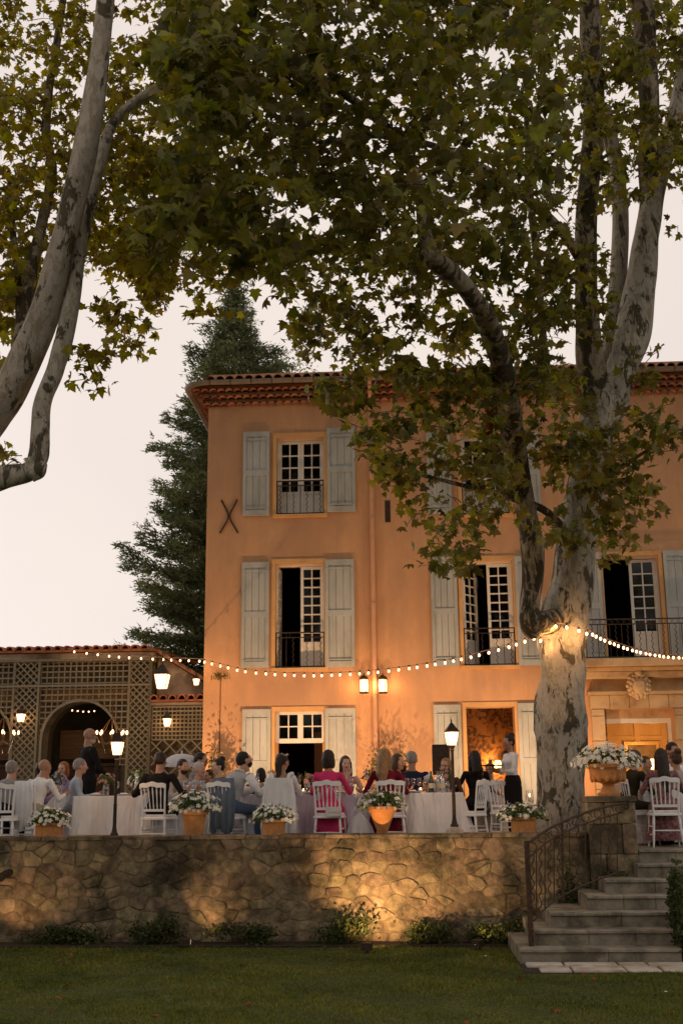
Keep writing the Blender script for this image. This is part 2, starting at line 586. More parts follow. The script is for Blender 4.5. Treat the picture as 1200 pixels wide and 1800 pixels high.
# plaster bands round the openings
def band(k, w=0.075, proud=0.018, bottom=False):
    a, b, c, d = OP[k]
    mb = MB()
    mb.box(a - w, a, YF - proud, YF + 0.01, c, d)
    mb.box(b, b + w, YF - proud, YF + 0.01, c, d)
    mb.box(a - w, b + w, YF - proud - 0.002, YF + 0.01, d, d + w * 1.2)
    if bottom:
        mb.box(a - w, b + w, YF - proud - 0.03, YF + 0.01, c - 0.07, c)
    obj('window_surround', mb, M_trim, house, world=True)
for k in OP:
    if k != 'grdC':
        band(k, bottom=not k.startswith('grd'))

# shutters: frame with stiles, rails, recessed panels and a strap
def shutter(x0, x1, z0, z1, lab=None, louvre=False, side=1):
    w, h = x1 - x0, z1 - z0
    t = 0.04
    y = YF - 0.055
    s = 0.07
    e = obj('shutter', MB().box(x0, x0 + s, y, y + t, z0, z1).box(x1 - s, x1, y, y + t, z0, z1)
            .box(x0 + s, x1 - s, y + 0.002, y + t, z1 - 0.11, z1).box(x0 + s, x1 - s, y + 0.002, y + t, z0, z0 + 0.12)
            .box(x0 + s, x1 - s, y + 0.002, y + t, z0 + h * 0.47, z0 + h * 0.47 + 0.12), M_shut, house, world=True, label=lab)
    zm = z0 + h * 0.47
    for (a, b) in ((z0 + 0.12, zm), (zm + 0.12, z1 - 0.11)):
        n = 3
        pw = (w - 2 * s) / n
        for i in range(n):
            obj('panel_board', MB().box(x0 + s + i * pw + 0.004, x0 + s + (i + 1) * pw - 0.004, y + 0.016, y + t - 0.004, a, b), M_shut, e, world=True)
    for zz in (z0 + 0.14, z1 - 0.2):
        obj('hinge_bar', MB().box(x0 + 0.02 if side > 0 else x0, x1 if side > 0 else x1 - 0.02, y - 0.006, y, zz, zz + 0.022), M_shut, e, world=True)
    return e
def shp(k, xl0, xl1, xr0, xr1, yt_l, yb_l, yt_r, yb_r):
    if xl0:
        a = rect(xl0, xl1, yt_l, yb_l, YF); shutter(a[0], a[1], a[2], a[3], side=1)
    if xr0:
        a = rect(xr0, xr1, yt_r, yb_r, YF); shutter(a[0], a[1], a[2], a[3], side=-1)
shp('topA', 427.5, 474, 575, 624, 760, 907, 753, 900)
shp('midA', 425, 473, 572, 623, 989, 1174, 984, 1173)
shp('grdA', 426, 476, 572, 626, 1247, 1440, 1245, 1440)
shp('topB', 750, 792, 905, 948, 762, 904, 760, 904)
shp('midB', 758, 804, 907, 953, 980, 1171, 978, 1170)
shp('grdB', 764, 812, 913, 960, 1239, 1440, 1236, 1440)
shp('midC', 1003, 1058, 1170, 1222, 972, 1160, 968, 1157)

# casement leaves: one frame mesh with its glazing bars, each pane a sub-part
def leaf(xh, y, z0, z1, w, rows, panel, ang=0.0, sgn=1, cols=2):
    """hinged at xh; closed it runs along sgn*x; ang opens it inwards"""
    fr = MB()
    s, b, t = 0.06, 0.026, 0.045
    h = z1 - z0
    fr.box(0, s, 0, t, 0, h); fr.box(w - s, w, 0, t, 0, h)
    fr.box(s, w - s, 0, t, h - s, h); fr.box(s, w - s, 0, t, 0, 0.05)
    fr.box(s, w - s, 0, t, panel - 0.03, panel + 0.03)
    pw = (w - 2 * s) / cols
    ph = (h - s - panel - 0.03) / rows
    for c in range(1, cols):
        fr.box(s + c * pw - b / 2, s + c * pw + b / 2, 0.004, t - 0.006, panel + 0.03, h - s)
    for r_ in range(1, rows):
        fr.box(s, w - s, 0.006, t - 0.008, panel + 0.03 + r_ * ph - b / 2, panel + 0.03 + r_ * ph + b / 2)
    if panel > 0.1:
        fr.box(s, w - s, 0.014, t - 0.01, 0.05, panel - 0.03)
        fr.box(w / 2 - 0.012, w / 2 + 0.012, 0.008, t - 0.012, 0.05, panel - 0.03)
    if sgn < 0:
        fr.v = [(-x, yy, z) for x, yy, z in fr.v]
    o = obj('window', fr, M_white, house)
    o.location = (xh - hx0, y - YF, z0)
    o.rotation_euler = (0, 0, sgn * ang)
    for c in range(cols):
        for r_ in range(rows):
            xx0, xx1 = s + c * pw + (b / 2 if c else 0), s + (c + 1) * pw - (b / 2 if c < cols - 1 else 0)
            zz0 = panel + 0.03 + r_ * ph + (b / 2 if r_ else 0); zz1 = panel + 0.03 + (r_ + 1) * ph - (b / 2 if r_ < rows - 1 else 0)
            tl = random.uniform(-0.004, 0.004)
            pb = MB().box(sgn * xx0 if sgn > 0 else -xx1, sgn * xx1 if sgn > 0 else -xx0, 0.021 + tl, 0.025 + tl, zz0, zz1)
            obj('pane', pb, M_glass, o)
    return o
def pair(k, rows, panelfrac, la, ra, inset=0.16, lframe=0.035):
    a, b, c, d = OP[k]
    f = MB()
    f.box(a, a + lframe, YF + inset - 0.02, YF + inset + 0.06, c, d); f.box(b - lframe, b, YF + inset - 0.02, YF + inset + 0.06, c, d)
    f.box(a + lframe, b - lframe, YF + inset - 0.02, YF + inset + 0.06, d - lframe, d)
    obj('window_frame', f, M_white, house, world=True)
    w = (b - a) / 2 - lframe - 0.002
    h = d - c - lframe - 0.01
    leaf(a + lframe, YF + inset, c + 0.006, c + h, w, rows, h * panelfrac, la, 1)
    leaf(b - lframe, YF + inset, c + 0.006, c + h, w, rows, h * panelfrac, -ra, -1) if False else leaf(b - lframe, YF + inset, c + 0.006, c + h, w, rows, h * panelfrac, ra, -1)
pair('topA', 4, 0.30, 0, 0)
pair('midA', 8, 0.24, R(86), 0)
pair('topB', 4, 0.30, 0, 0)
pair('midB', 8, 0.25, R(52), R(4))
pair('midC', 6, 0.27, R(80), R(5))
pair('topD', 4, 0.3, 0, 0)
pair('midD', 8, 0.25, 0, 0)

# transom light over the left ground floor doorway
a, b, c, d = OP['grdA']
zc = P(527, 1303, YF).z
f = MB()
for (x0, x1) in ((a, a + 0.07), (b - 0.07, b), ((a + b) / 2 - 0.055, (a + b) / 2 + 0.055)):
    f.box(x0, x1, YF + 0.12, YF + 0.2, zc, d)
f.box(a, b, YF + 0.118, YF + 0.2, d - 0.06, d); f.box(a, b, YF + 0.116, YF + 0.21, zc - 0.03, zc + 0.06)
tr = obj('transom_window', f, M_white, house, world=True)
for x0, x1 in ((a + 0.07, (a + b) / 2 - 0.055), ((a + b) / 2 + 0.055, b - 0.07)):
    xm, zm = (x0 + x1) / 2, (zc + 0.06 + d - 0.06) / 2
    obj('glazing_bar', MB().box(xm - 0.012, xm + 0.012, YF + 0.13, YF + 0.17, zc + 0.06, d - 0.06).box(x0, x1, YF + 0.132, YF + 0.168, zm - 0.012, zm + 0.012), M_white, tr, world=True)
    for p0, p1 in ((x0, xm - 0.012), (xm + 0.012, x1)):
        for q0, q1 in ((zc + 0.06, zm - 0.012), (zm + 0.012, d - 0.06)):
            obj('pane', MB().box(p0, p1, YF + 0.147, YF + 0.151, q0, q1), M_glass, tr, world=True)
# door jamb and half-open plank door inside
obj('door_jamb', MB().box(a, a + 0.05, YF + 0.1, YF + 0.22, 0, zc - 0.03).box(b - 0.05, b, YF + 0.1, YF + 0.22, 0, zc - 0.03), M_trim, house, world=True)
M_wood = mat('dark_plank_wood', (0.07, 0.035, 0.018), 0.7, 0.3, 5, stretch=(6, 6, 0.6), bump=0.2)
dr = MB(); dr.box(-0.7, 0, 0, 0.05, 0, 2.0)
do = obj('door', dr, M_wood, house); do.location = (b - 0.05 - hx0, 0.3, 0.0); do.rotation_euler = (0, 0, -R(70))
for z in (0.5, 0.95, 1.4, 1.75):
    obj('door_rail', MB().box(-0.66, -0.04, -0.02, -0.001, z, z + 0.05), M_wood, do)

# balcony railings with alternating wavy and straight bars
def wavy(mb, x, y, z0, z1, r=0.007, amp=0.016, wl=0.11, n=4):
    k = max(6, int((z1 - z0) / wl * 6))
    mb.tube([(x + amp * math.sin(2 * PI * (i / 6.0)) * min(1, min(i, k - i) / 3.0), y, z0 + (z1 - z0) * i / k) for i in range(k + 1)], r, n)
    return mb
def railing(x0, x1, y, z0, h, n, scroll=False, parent=house):
    e = MB()
    zt_ = z0 + h
    for zz, rr in ((zt_, 0.011), (zt_ - 0.10, 0.009), (z0 + 0.025, 0.010)):
        e.box(x0, x1, y - rr, y + rr, zz - rr, zz + rr)
    e.box(x0 - 0.012, x0 + 0.012, y - 0.013, y + 0.013, z0, zt_); e.box(x1 - 0.012, x1 + 0.012, y - 0.013, y + 0.013, z0, zt_)
    rail = obj('balcony_railing', e, M_iron, parent, world=True)
    for i in range(n):
        x = x0 + (x1 - x0) * (i + 0.5) / n
        mb = MB()
        if i % 2: mb.tube([(x, y, z0 + 0.02), (x, y, zt_ - 0.10)], 0.008, 5)
        else: wavy(mb, x, y, z0 + 0.02, zt_ - 0.10)
        obj('bar', mb, M_iron, rail, world=True)
    m = n if scroll else max(2, n // 3)
    for i in range(m):
        x = x0 + (x1 - x0) * (i + 0.5) / m
        mb = MB()
        mb.tube([(x + 0.045 * math.cos(t_), y, zt_ - 0.05 + 0.045 * math.sin(t_)) for t_ in np.linspace(0, 2 * PI, 13)], 0.005, 4, cap=False)
        obj('scroll', mb, M_iron, rail, world=True)
    return rail
for k, ytop in (('topA', 845), ('midA', 1112), ('topB', 845), ('midB', 1105), ('midD', 1112)):
    a, b, c, d = OP[k]
    hh = P(527, ytop, YF).z - P(527, {'topA': 904, 'midA': 1174, 'topB': 904, 'midB': 1170, 'midD': 1174}[k], YF).z
    railing(a + 0.01, b - 0.01, YF + 0.03, c + 0.005, hh, 7)

# interior: dark rooms, floors and partitions
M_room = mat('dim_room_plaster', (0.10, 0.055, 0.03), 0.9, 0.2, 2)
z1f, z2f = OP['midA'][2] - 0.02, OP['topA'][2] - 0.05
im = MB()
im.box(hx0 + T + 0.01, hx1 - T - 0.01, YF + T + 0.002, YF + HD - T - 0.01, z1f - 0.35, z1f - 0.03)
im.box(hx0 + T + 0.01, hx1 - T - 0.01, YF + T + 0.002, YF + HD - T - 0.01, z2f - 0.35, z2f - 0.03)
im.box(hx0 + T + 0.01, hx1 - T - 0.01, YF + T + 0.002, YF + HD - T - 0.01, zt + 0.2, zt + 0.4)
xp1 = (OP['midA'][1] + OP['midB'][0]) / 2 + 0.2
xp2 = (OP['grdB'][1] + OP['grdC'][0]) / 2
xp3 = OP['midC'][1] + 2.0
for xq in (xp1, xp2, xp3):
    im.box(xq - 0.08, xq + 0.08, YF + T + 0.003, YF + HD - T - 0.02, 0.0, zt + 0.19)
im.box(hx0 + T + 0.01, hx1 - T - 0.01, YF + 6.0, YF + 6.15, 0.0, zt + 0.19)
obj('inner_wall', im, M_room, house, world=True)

# wallpapered room behind the middle doorway
M_paper = mat('floral_wallpaper', (0.42, 0.19, 0.06), 0.9, 0.12, 2)
def wallpaper():
    m = M_paper; n = m.node_tree.nodes; l = m.node_tree.links.new
    t = n.new('ShaderNodeTexCoord'); v = n.new('ShaderNodeTexNoise'); v.inputs['Scale'].default_value = 5.5; v.inputs['Detail'].default_value = 4; v.inputs['Distortion'].default_value = 1.4
    nz_ = n.new('ShaderNodeTexNoise'); nz_.inputs['Scale'].default_value = 14
    ad = n.new('ShaderNodeMath'); ad.operation = 'MULTIPLY_ADD'; ad.inputs[1].default_value = 0.35; 
    r_ = n.new('ShaderNodeValToRGB'); r_.color_ramp.elements[0].position = 0.58; r_.color_ramp.elements[1].position = 0.72
    r_.color_ramp.elements[0].color = (0.13, 0.07, 0.05, 1); r_.color_ramp.elements[1].color = (0.44, 0.20, 0.065, 1)
    l(t.outputs['Object'], v.inputs['Vector']); l(t.outputs['Object'], nz_.inputs['Vector'])
    l(nz_.outputs['Fac'], ad.inputs[0]); l(v.outputs['Fac'], ad.inputs[2]); l(ad.outputs[0], r_.inputs['Fac'])
    l(r_.outputs['Color'], n['Principled BSDF'].inputs['Base Color'])
wallpaper()
a, b, c, d = OP['grdB']
yr = YF + 3.2
obj('wallpaper_wall', MB().box(xp1 + 0.1, xp2 - 0.1, yr, yr + 0.05, 0.0, z1f - 0.6), M_paper, house, world=True)
obj('wallpaper_wall', MB().box(xp2 - 0.13, xp2 - 0.09, YF + T + 0.01, yr, 0.0, z1f - 0.6), M_paper, house, world=True)
M_ceil = mat('warm_ceiling_plaster', (0.48, 0.30, 0.14), 0.9, 0.1, 2)
obj('ceiling', MB().box(xp1 + 0.1, xp2 - 0.1, YF + T + 0.01, yr + 0.05, z1f - 0.42, z1f - 0.36), M_ceil, house, world=True)
obj('ceiling_beam', MB().box((a + b) / 2 - 0.1, (a + b) / 2 + 0.1, YF + T + 0.015, yr, z1f - 0.62, z1f - 0.421), M_wood, house, world=True)
sc = thing('wall_sconce', 'small glowing wall lamp inside the wallpapered middle doorway behind the waitress', 'lamp', (b - 0.15, yr - 0.12, 1.30))
obj('lamp_shade', MB().lathe([(0.10, 0), (0.06, 0.16)], 12), glow('sconce_shade', (1.0, 0.60, 0.22), 3.0), sc)
obj('bracket', MB().box(-0.02, 0.02, 0.0, 0.12, -0.06, 0.0), M_iron, sc)
lamp(sc, (-0.12, -0.12, 0.02), 26, (1.0, 0.50, 0.16), 0.08)
# panelled hall behind the portal
a, b, c, d = OP['grdC']
M_hall = mat('honey_panelling', (0.50, 0.30, 0.12), 0.6, 0.15, 3, stretch=(1, 1, 0.3))
yh = YF + 4.2
hm = MB().box(xp2 + 0.09, xp3 - 0.09, yh, yh + 0.05, 0.0, z1f - 0.36).box(xp2 + 0.085, xp2 + 0.12, YF + T + 0.01, yh, 0.0, z1f - 0.36)
hm.box(xp3 - 0.12, xp3 - 0.085, YF + T + 0.01, yh, 0.0, z1f - 0.36)
obj('hall_wall', hm, M_hall, house, world=True)
obj('ceiling', MB().box(xp2 + 0.09, xp3 - 0.09, YF + T + 0.01, yh + 0.05, z1f - 0.42, z1f - 0.36), M_ceil, house, world=True)
for zz, pr in ((2.45, 0.10), (2.36, 0.05), (1.95, 0.04), (0.9, 0.04)):
    obj('moulding', MB().box(xp2 + 0.12, xp3 - 0.12, yh - pr, yh, zz, zz + 0.06), M_hall, house, world=True)
for i in range(7):
    xx = xp2 + 0.35 + i * 0.62
    if xx + 0.1 < xp3:
        obj('pilaster', MB().box(xx, xx + 0.12, yh - 0.05, yh, 0.0, 2.36), M_hall, house, world=True)
M_paint = mat('dark_oil_painting', (0.13, 0.075, 0.03), 0.5, 0.8, 4, col2=(0.30, 0.17, 0.07))
xc = P(1125, 1300, yh).x
pic = thing('framed_painting', 'dark framed painting on the panelled wall inside the portal', 'painting', (xc, yh - 0.06, 1.45))
obj('canvas', MB().box(-0.32, 0.32, -0.01, 0.0, -0.25, 0.35), M_paint, pic)
M_gold = mat('gilded_wood', (0.5, 0.3, 0.1), 0.4, 0.2, 10, metal=0.4)
obj('frame', MB().box(-0.4, -0.32, -0.04, 0, -0.33, 0.43).box(0.32, 0.4, -0.04, 0, -0.33, 0.43).box(-0.32, 0.32, -0.038, 0, 0.35, 0.43).box(-0.32, 0.32, -0.038, 0, -0.33, -0.25), M_gold, pic)
lampx = P(1148, 1345, yh - 1.2).x
tl = thing('table_lamp', 'bright shaded lamp glowing inside the portal beside the seated guests', 'lamp', (lampx, yh - 1.2, 0.95))
obj('lamp_shade', MB().lathe([(0.15, 0.28), (0.09, 0.5)], 14), glow('hall_shade', (1.0, 0.66, 0.30), 4.0), tl)
obj('stem', MB().lathe([(0.07, 0), (0.05, 0.02), (0.015, 0.05), (0.02, 0.15), (0.012, 0.3)], 8), M_gold, tl)
obj('console_stand', MB().box(-0.3, 0.3, -0.15, 0.15, -0.04, 0.0).box(-0.28, -0.24, -0.12, 0.12, -0.95, -0.04).box(0.24, 0.28, -0.12, 0.12, -0.95, -0.04), M_wood, tl)
lamp(tl, (0, 0, 0.62), 42, (1.0, 0.55, 0.20), 0.08)
lamp(tl, (0.1, -1.2, 1.45), 22, (1.0, 0.55, 0.20), 0.15)

# ---------------------------------------------------------------- portal, cornice and balcony
px0 = P(1040, 1300, YF).x; px1 = b + (a - px0)
pm = []
def pstone(x0, x1, y0, y1, z0, z1, name='portal_stone', c=0.012):
    o = obj(name, MB().cbox(x0, x1, y0, y1, z0, z1, c), M_portal, house, world=True)
    return o
zl = d                                     # top of opening
for (x0, x1) in ((px0, a - 0.002), (b + 0.002, px1)):
    z = 0.0
    k = 0
    while z < zl - 0.01:
        hh = min([0.44, 0.36, 0.52, 0.4, 0.48, 0.5][k % 6], zl - z)
        if zl - z - hh < 0.12: hh = zl - z
        off = 0.012 * ((k % 3) - 1)
        pstone(x0, x1, YF - 0.17 + off * 0.3, YF + 0.2, z + 0.003, z + hh - 0.003)
        z += hh; k += 1
    pstone(x0 - 0.05, x0 + 0.0 if x0 < a - 0.3 and x0 == px0 else x0 + 0.0, YF - 0.08, YF + 0.02, 0, zl) if False else None
zA = P(1125, 1222, YF).z
n = 5
for i in range(n):
    x0 = px0 - 0.02 + (px1 - px0 + 0.04) * i / n
    pstone(x0 + 0.003, x0 + (px1 - px0 + 0.04) / n - 0.003, YF - 0.19, YF + 0.2, zl + 0.004, zA)
zB = P(1125, 1192, YF - 0.2).z
pstone(px0 + 0.05, px1 - 0.05, YF - 0.10, YF + 0.02, zA + 0.004, zB, 'frieze')
pstone(px0 - 0.06, px1 + 0.06, YF - 0.26, YF + 0.02, zA + 0.0, zA + 0.07, 'moulding')
zC = OP['midC'][2] - 0.03
bx0, bx1 = px0 - 0.55, px1 + 0.7
pstone(bx0 + 0.3, bx1 - 0.3, YF - 0.42, YF + 0.02, zB + 0.003, zB + 0.12, 'cornice')
pstone(bx0 + 0.12, bx1 - 0.12, YF - 0.52, YF + 0.02, zB + 0.123, zB + 0.20, 'cornice')
pstone(bx0, bx1, YF - 0.70, YF + 0.02, zB + 0.203, zC, 'balcony_slab')
rb = railing(bx0 + 0.05, bx1 - 0.05, YF - 0.62, zC, P(1125, 1088, YF - 0.6).z - zC, 26, scroll=True)
# inner white transom rail and door frame of the portal
obj('door_frame', MB().box(a, b, YF + 0.28, YF + 0.36, d - 0.26, d - 0.17).box(a, a + 0.06, YF + 0.282, YF + 0.36, 0, d - 0.26).box(b - 0.06, b, YF + 0.282, YF + 0.36, 0, d - 0.26), M_white, house, world=True)
obj('lintel_board', MB().box(a, b, YF + 0.25, YF + 0.42, d - 0.17, d), M_portal, house, world=True)
# carved crest over the door: cartouche with scrolled border and a small crown
cx, cz = P(1122, 1203, YF - 0.45).x, P(1122, 1205, YF - 0.45).z
cr_ = MB()
yb = YF - 0.44
cr_.ell((cx, yb, cz - 0.02), (0.145, 0.115, 0.175), 14, 9)
crest = obj('coat_of_arms', cr_, M_portal, house, smooth='all', world=True)
for i in range(12):
    th = 2 * PI * i / 12 + 0.2
    obj('carved_leaf', MB().ell((cx + 0.155 * math.cos(th), yb - 0.01, cz - 0.01 + 0.175 * math.sin(th)), (0.045, 0.05, 0.05), 7, 5), M_portal, crest, smooth='all', world=True)
for i in range(18):
    th = 2 * PI * i / 18
    rr = 0.2 + 0.02 * (i % 2)
    obj('carved_scroll', MB().ell((cx + rr * math.cos(th) * 0.95, yb + 0.02, cz + rr * 1.08 * math.sin(th)), (0.05, 0.05, 0.045), 7, 5), M_portal, crest, smooth='all', world=True)
sh = MB(); sh.extrude([(cx - 0.09, cz + 0.09), (cx - 0.1, cz - 0.03), (cx, cz - 0.15), (cx + 0.1, cz - 0.03), (cx + 0.09, cz + 0.09)][::-1], yb - 0.10, yb, inset=0.02, dome=0.01)
obj('shield', sh, M_portal, crest, smooth=True, world=True)
obj('crown', MB().ell((cx, yb - 0.01, cz + 0.24), (0.075, 0.07, 0.07), 9, 6).box(cx - 0.1, cx + 0.1, yb - 0.05, yb + 0.08, cz + 0.17, cz + 0.195), M_portal, crest, smooth=True, world=True)
obj('crest_backing', MB().box(cx - 0.13, cx + 0.13, yb + 0.03, YF - 0.001, cz - 0.18, cz + 0.2), M_portal, crest, world=True)

# ---------------------------------------------------------------- eaves: rows of clay tiles under a gutter
ov = 0.60
def arch_tile(L_, r_=0.083, t=0.016, n=6):
    mb = MB()
    vs = []
    for yy in (0, L_):
        for rr in (r_, r_ - t):
            for i in range(n + 1):
                th = PI * i / n
                vs.append((rr * math.cos(th), yy, rr * math.sin(th) * 0.85))
    k = n + 1
    fs = []
    for i in range(n):
        fs.append((i, i + 1, 2 * k + i + 1, 2 * k + i))
        fs.append((k + i + 1, k + i, 3 * k + i, 3 * k + i + 1))
        fs.append((i + 1, i, k + i, k + i + 1))
    mb.add(vs, fs)
    return mb.mesh('tile', M_tile, True)
tile_me = arch_tile(0.5)
rows = 3
zrow = 0.125
for r_ in range(rows):
    out_ = 0.10 + 0.10 * r_
    z = zt + 0.02 + r_ * zrow
    step = 0.172
    n = int((P(1215, 680, YF).x - hx0 + out_) / step) + 1
    for i in range(n):
        x = hx0 - out_ + 0.09 + (i + 0.5 * (r_ % 2)) * step
        o = link('tile', tile_me, house, (x - hx0, -out_ + random.uniform(-.006, .006), z), (random.uniform(-.03, .03), random.uniform(-.06, .06), random.uniform(-.04, .04)))
    for i in range(14):
        y = YF - out_ + 0.15 + i * step
        o = link('tile', tile_me, house, (-out_, y - YF, z), (0, 0, -PI / 2))
bed = MB()
for r_ in range(rows + 1):
    out_ = 0.10 + 0.10 * r_ - 0.035
    z = zt + 0.075 + 0.02 + r_ * zrow
    if r_ < rows: bed.box(hx0 - out_, hx1 + out_, YF - out_, YF + HD + out_, z, z + zrow - 0.075 + 0.012)
obj('eaves_mortar', bed, mat('eaves_mortar', (0.34, 0.17, 0.09), 0.95, 0.3, 12, bump=0.5), house, world=True)
ztop = zt + 0.02 + rows * zrow + 0.05
# low hipped roof with a rounded front left corner
RO = 0.38
def eave_ring(off, z, rad):
    pts = []
    for i in range(9):
        th = PI + (PI / 2) * i / 8
        pts.append((hx0 - off + rad + rad * math.cos(th), YF - off + rad + rad * math.sin(th), z))
    return [(hx0 - off, YF + HD + off, z)] + pts + [(hx1 + off, YF - off, z), (hx1 + off, YF + HD + off, z)]
e0 = eave_ring(RO, ztop, 0.45)
e1 = eave_ring(RO, ztop + 0.05, 0.45)
rf = MB()
rd0, rd1 = (hx0 + 5.5, YF + HD / 2, ztop + 1.75), (hx1 - 5.5, YF + HD / 2, ztop + 1.75)
m = len(e0)
rf.add(e0 + e1, [(i, (i + 1) % m, m + (i + 1) % m, m + i) for i in range(m)] + [tuple(range(m))])
for i in range(m):
    A, B = e1[i], e1[(i + 1) % m]
    xm = (A[0] + B[0]) / 2
    if i == 0: rf.add([A, B, rd0], [(0, 1, 2)])
    elif i < 9: rf.add([A, B, rd0], [(0, 1, 2)])
    elif i == 9: rf.add([A, B, rd1, rd0], [(0, 1, 2, 3)])
    elif i == 10: rf.add([A, B, rd1], [(0, 1, 2)])
    else: rf.add([A, B, rd0, rd1], [(0, 1, 2, 3)])
roof = obj('roof', rf, M_tile, house, world=True)
sl = math.atan2(1.75, HD / 2 + RO)
tme2 = arch_tile(0.75, 0.095, 0.016, 5)
for i in range(52):
    x = hx0 + 0.1 + i * 0.205
    link('tile', tme2, roof, (x, YF - RO - 0.03, ztop + 0.05), (sl + random.uniform(-.02, .02), 0, 0))
for c_ in house.children: pass
# gutter
gp = eave_ring(RO + 0.07, ztop + 0.0, 0.5)
def half_gutter(pts, r_=0.085, n=7):
    mb = MB(); vs = []
    P3 = [Vector(p) for p in pts]
    for i, p in enumerate(P3):
        t = (P3[min(i + 1, len(P3) - 1)] - P3[max(i - 1, 0)]).normalized()
        nrm = Vector((-t.y, t.x, 0))
        for k in range(n):
            th = PI + PI * k / (n - 1)
            vs.append(p + nrm * (r_ * math.cos(th)) + Vector((0, 0, r_ * math.sin(th))))
        for k in range(n):
            th = 2 * PI - PI * k / (n - 1)
            vs.append(p + nrm * ((r_ - 0.006) * math.cos(th)) + Vector((0, 0, (r_ - 0.006) * math.sin(th))))
    q = 2 * n
    fs = [(i * q + k, i * q + (k + 1) % q, (i + 1) * q + (k + 1) % q, (i + 1) * q + k) for i in range(len(P3) - 1) for k in range(q)]
    mb.add(vs, fs); return mb
gut = obj('gutter', half_gutter(gp[:11]), M_gutter, house, smooth=True, world=True)
x = hx0 + 0.1
while x < hx0 + 10.5:
    br = MB(); br.tube([(x, YF - RO - 0.07 + 0.092 * math.cos(t_), ztop + 0.092 * math.sin(t_)) for t_ in np.linspace(PI, 2 * PI, 8)], 0.008, 4)
    obj('gutter_bracket', br, M_iron, gut, world=True)
    x += 0.44
# downpipe with collars, between the lanterns
dx = P(657, 1100, YF).x
dp = MB(); dp.tube([(dx, YF - 0.07, 0), (dx, YF - 0.07, zt - 0.15), (dx, YF - 0.22, zt + 0.18), (dx, YF - RO - 0.05, ztop - 0.06)], 0.048, 12)
dpo = obj('downpipe', dp, M_pipe, house, smooth=True, world=True)
for z in (0.9, 2.7, 4.5, 6.3, zt - 0.4):
    obj('pipe_collar', MB().lathe([(0.058, 0), (0.058, 0.05)], 12, (dx, YF - 0.07, z)), M_pipe, dpo, world=True)
# iron tie anchor in the shape of two bent bars
ax, az = P(403, 908, YF).x, P(403, 908, YF).z
for s_ in (-1, 1):
    an = MB(); an.tube([(ax + s_ * 0.17, YF - 0.02, az + 0.36), (ax + s_ * 0.03, YF - 0.03, az + 0.08), (ax + s_ * 0.01, YF - 0.03, az - 0.02), (ax + s_ * 0.05, YF - 0.03, az - 0.12), (ax + s_ * 0.19, YF - 0.02, az - 0.36)], 0.016, 6)
    obj('wall_anchor', an, M_iron, house, world=True)
sx, sz0, sz1 = P(681, 900, YF).x, P(681, 918, YF).z, P(681, 880, YF).z
obj('wall_vent', MB().box(sx - 0.055, sx + 0.055, YF - 0.012, YF + 0.01, sz0, sz1), M_iron, house, world=True)
# conduit on the left and small plant tuft growing out of the wall
cx_ = P(387, 1260, YF).x
obj('wall_cable', MB().tube([(cx_, YF - 0.012, 0), (cx_, YF - 0.012, P(387, 1190, YF).z)], 0.007, 5), M_iron, house, world=True)
# ================================================================ retaining wall
def Pz(px, py, z):
    d = ray(px, py); return EYE + d * ((z - EYE.z) / d.z)
zw = P(500, 1469.5, YW).z
wx0, wx1 = -11.0, P(1033, 1480, YW).x
wall = thing('retaining_wall', 'low rubble stone retaining wall between the lawn and the raised terrace', 'stone wall', (0, YW, LZ))
obj('mortar', MB().box(wx0, wx1, YW, YW + 0.42, LZ - 0.3, zw), M_mortar, wall, world=True)
def clip(poly, nx, nz, c):
    out_ = []
    for i in range(len(poly)):
        a_, b_ = poly[i], poly[(i + 1) % len(poly)]
        da, db = a_[0] * nx + a_[1] * nz - c, b_[0] * nx + b_[1] * nz - c
        if da <= 0: out_.append(a_)
        if da * db < 0:
            t = da / (da - db); out_.append((a_[0] + (b_[0] - a_[0]) * t, a_[1] + (b_[1] - a_[1]) * t))
    return out_
def voronoi_cells(x0, x1, z0, z1, nx, nz, seed, ani=1.55, jit=0.5):
    rr = random.Random(seed)
    pts = []
    for j in range(nz):
        for i in range(nx):
            if rr.random() < 0.06: continue
            pts.append((x0 + (x1 - x0) * (i + 0.5 + 0.5 * (j % 2) - 0.25 + rr.uniform(-jit, jit)) / nx, (z0 + (z1 - z0) * (j + 0.5 + rr.uniform(-jit, jit) * 0.8) / nz) * ani))
    cells = []
    for i, p in enumerate(pts):
        poly = [(x0, z0 * ani), (x1, z0 * ani), (x1, z1 * ani), (x0, z1 * ani)]
        for j, q in enumerate(pts):
            if i == j or abs(q[0] - p[0]) > 1.2 or abs(q[1] - p[1]) > 1.2: continue
            nx_, nz_ = q[0] - p[0], q[1] - p[1]
            c = ((q[0] ** 2 + q[1] ** 2) - (p[0] ** 2 + p[1] ** 2)) / 2
            L_ = math.hypot(nx_, nz_)
            poly = clip(poly, nx_ / L_, nz_ / L_, c / L_ - rr.uniform(0.003, 0.013))
            if len(poly) < 3: break
        if len(poly) >= 3:
            poly = [(a_, b_ / ani) for a_, b_ in poly]
            # drop tiny edges
            q2 = []
            for k in range(len(poly)):
                if math.hypot(poly[k][0] - poly[k - 1][0], poly[k][1] - poly[k - 1][1]) > 0.02: q2.append(poly[k])
            if len(q2) >= 3: cells.append(q2)
    return cells
wl = P(-70, 1500, YW).x
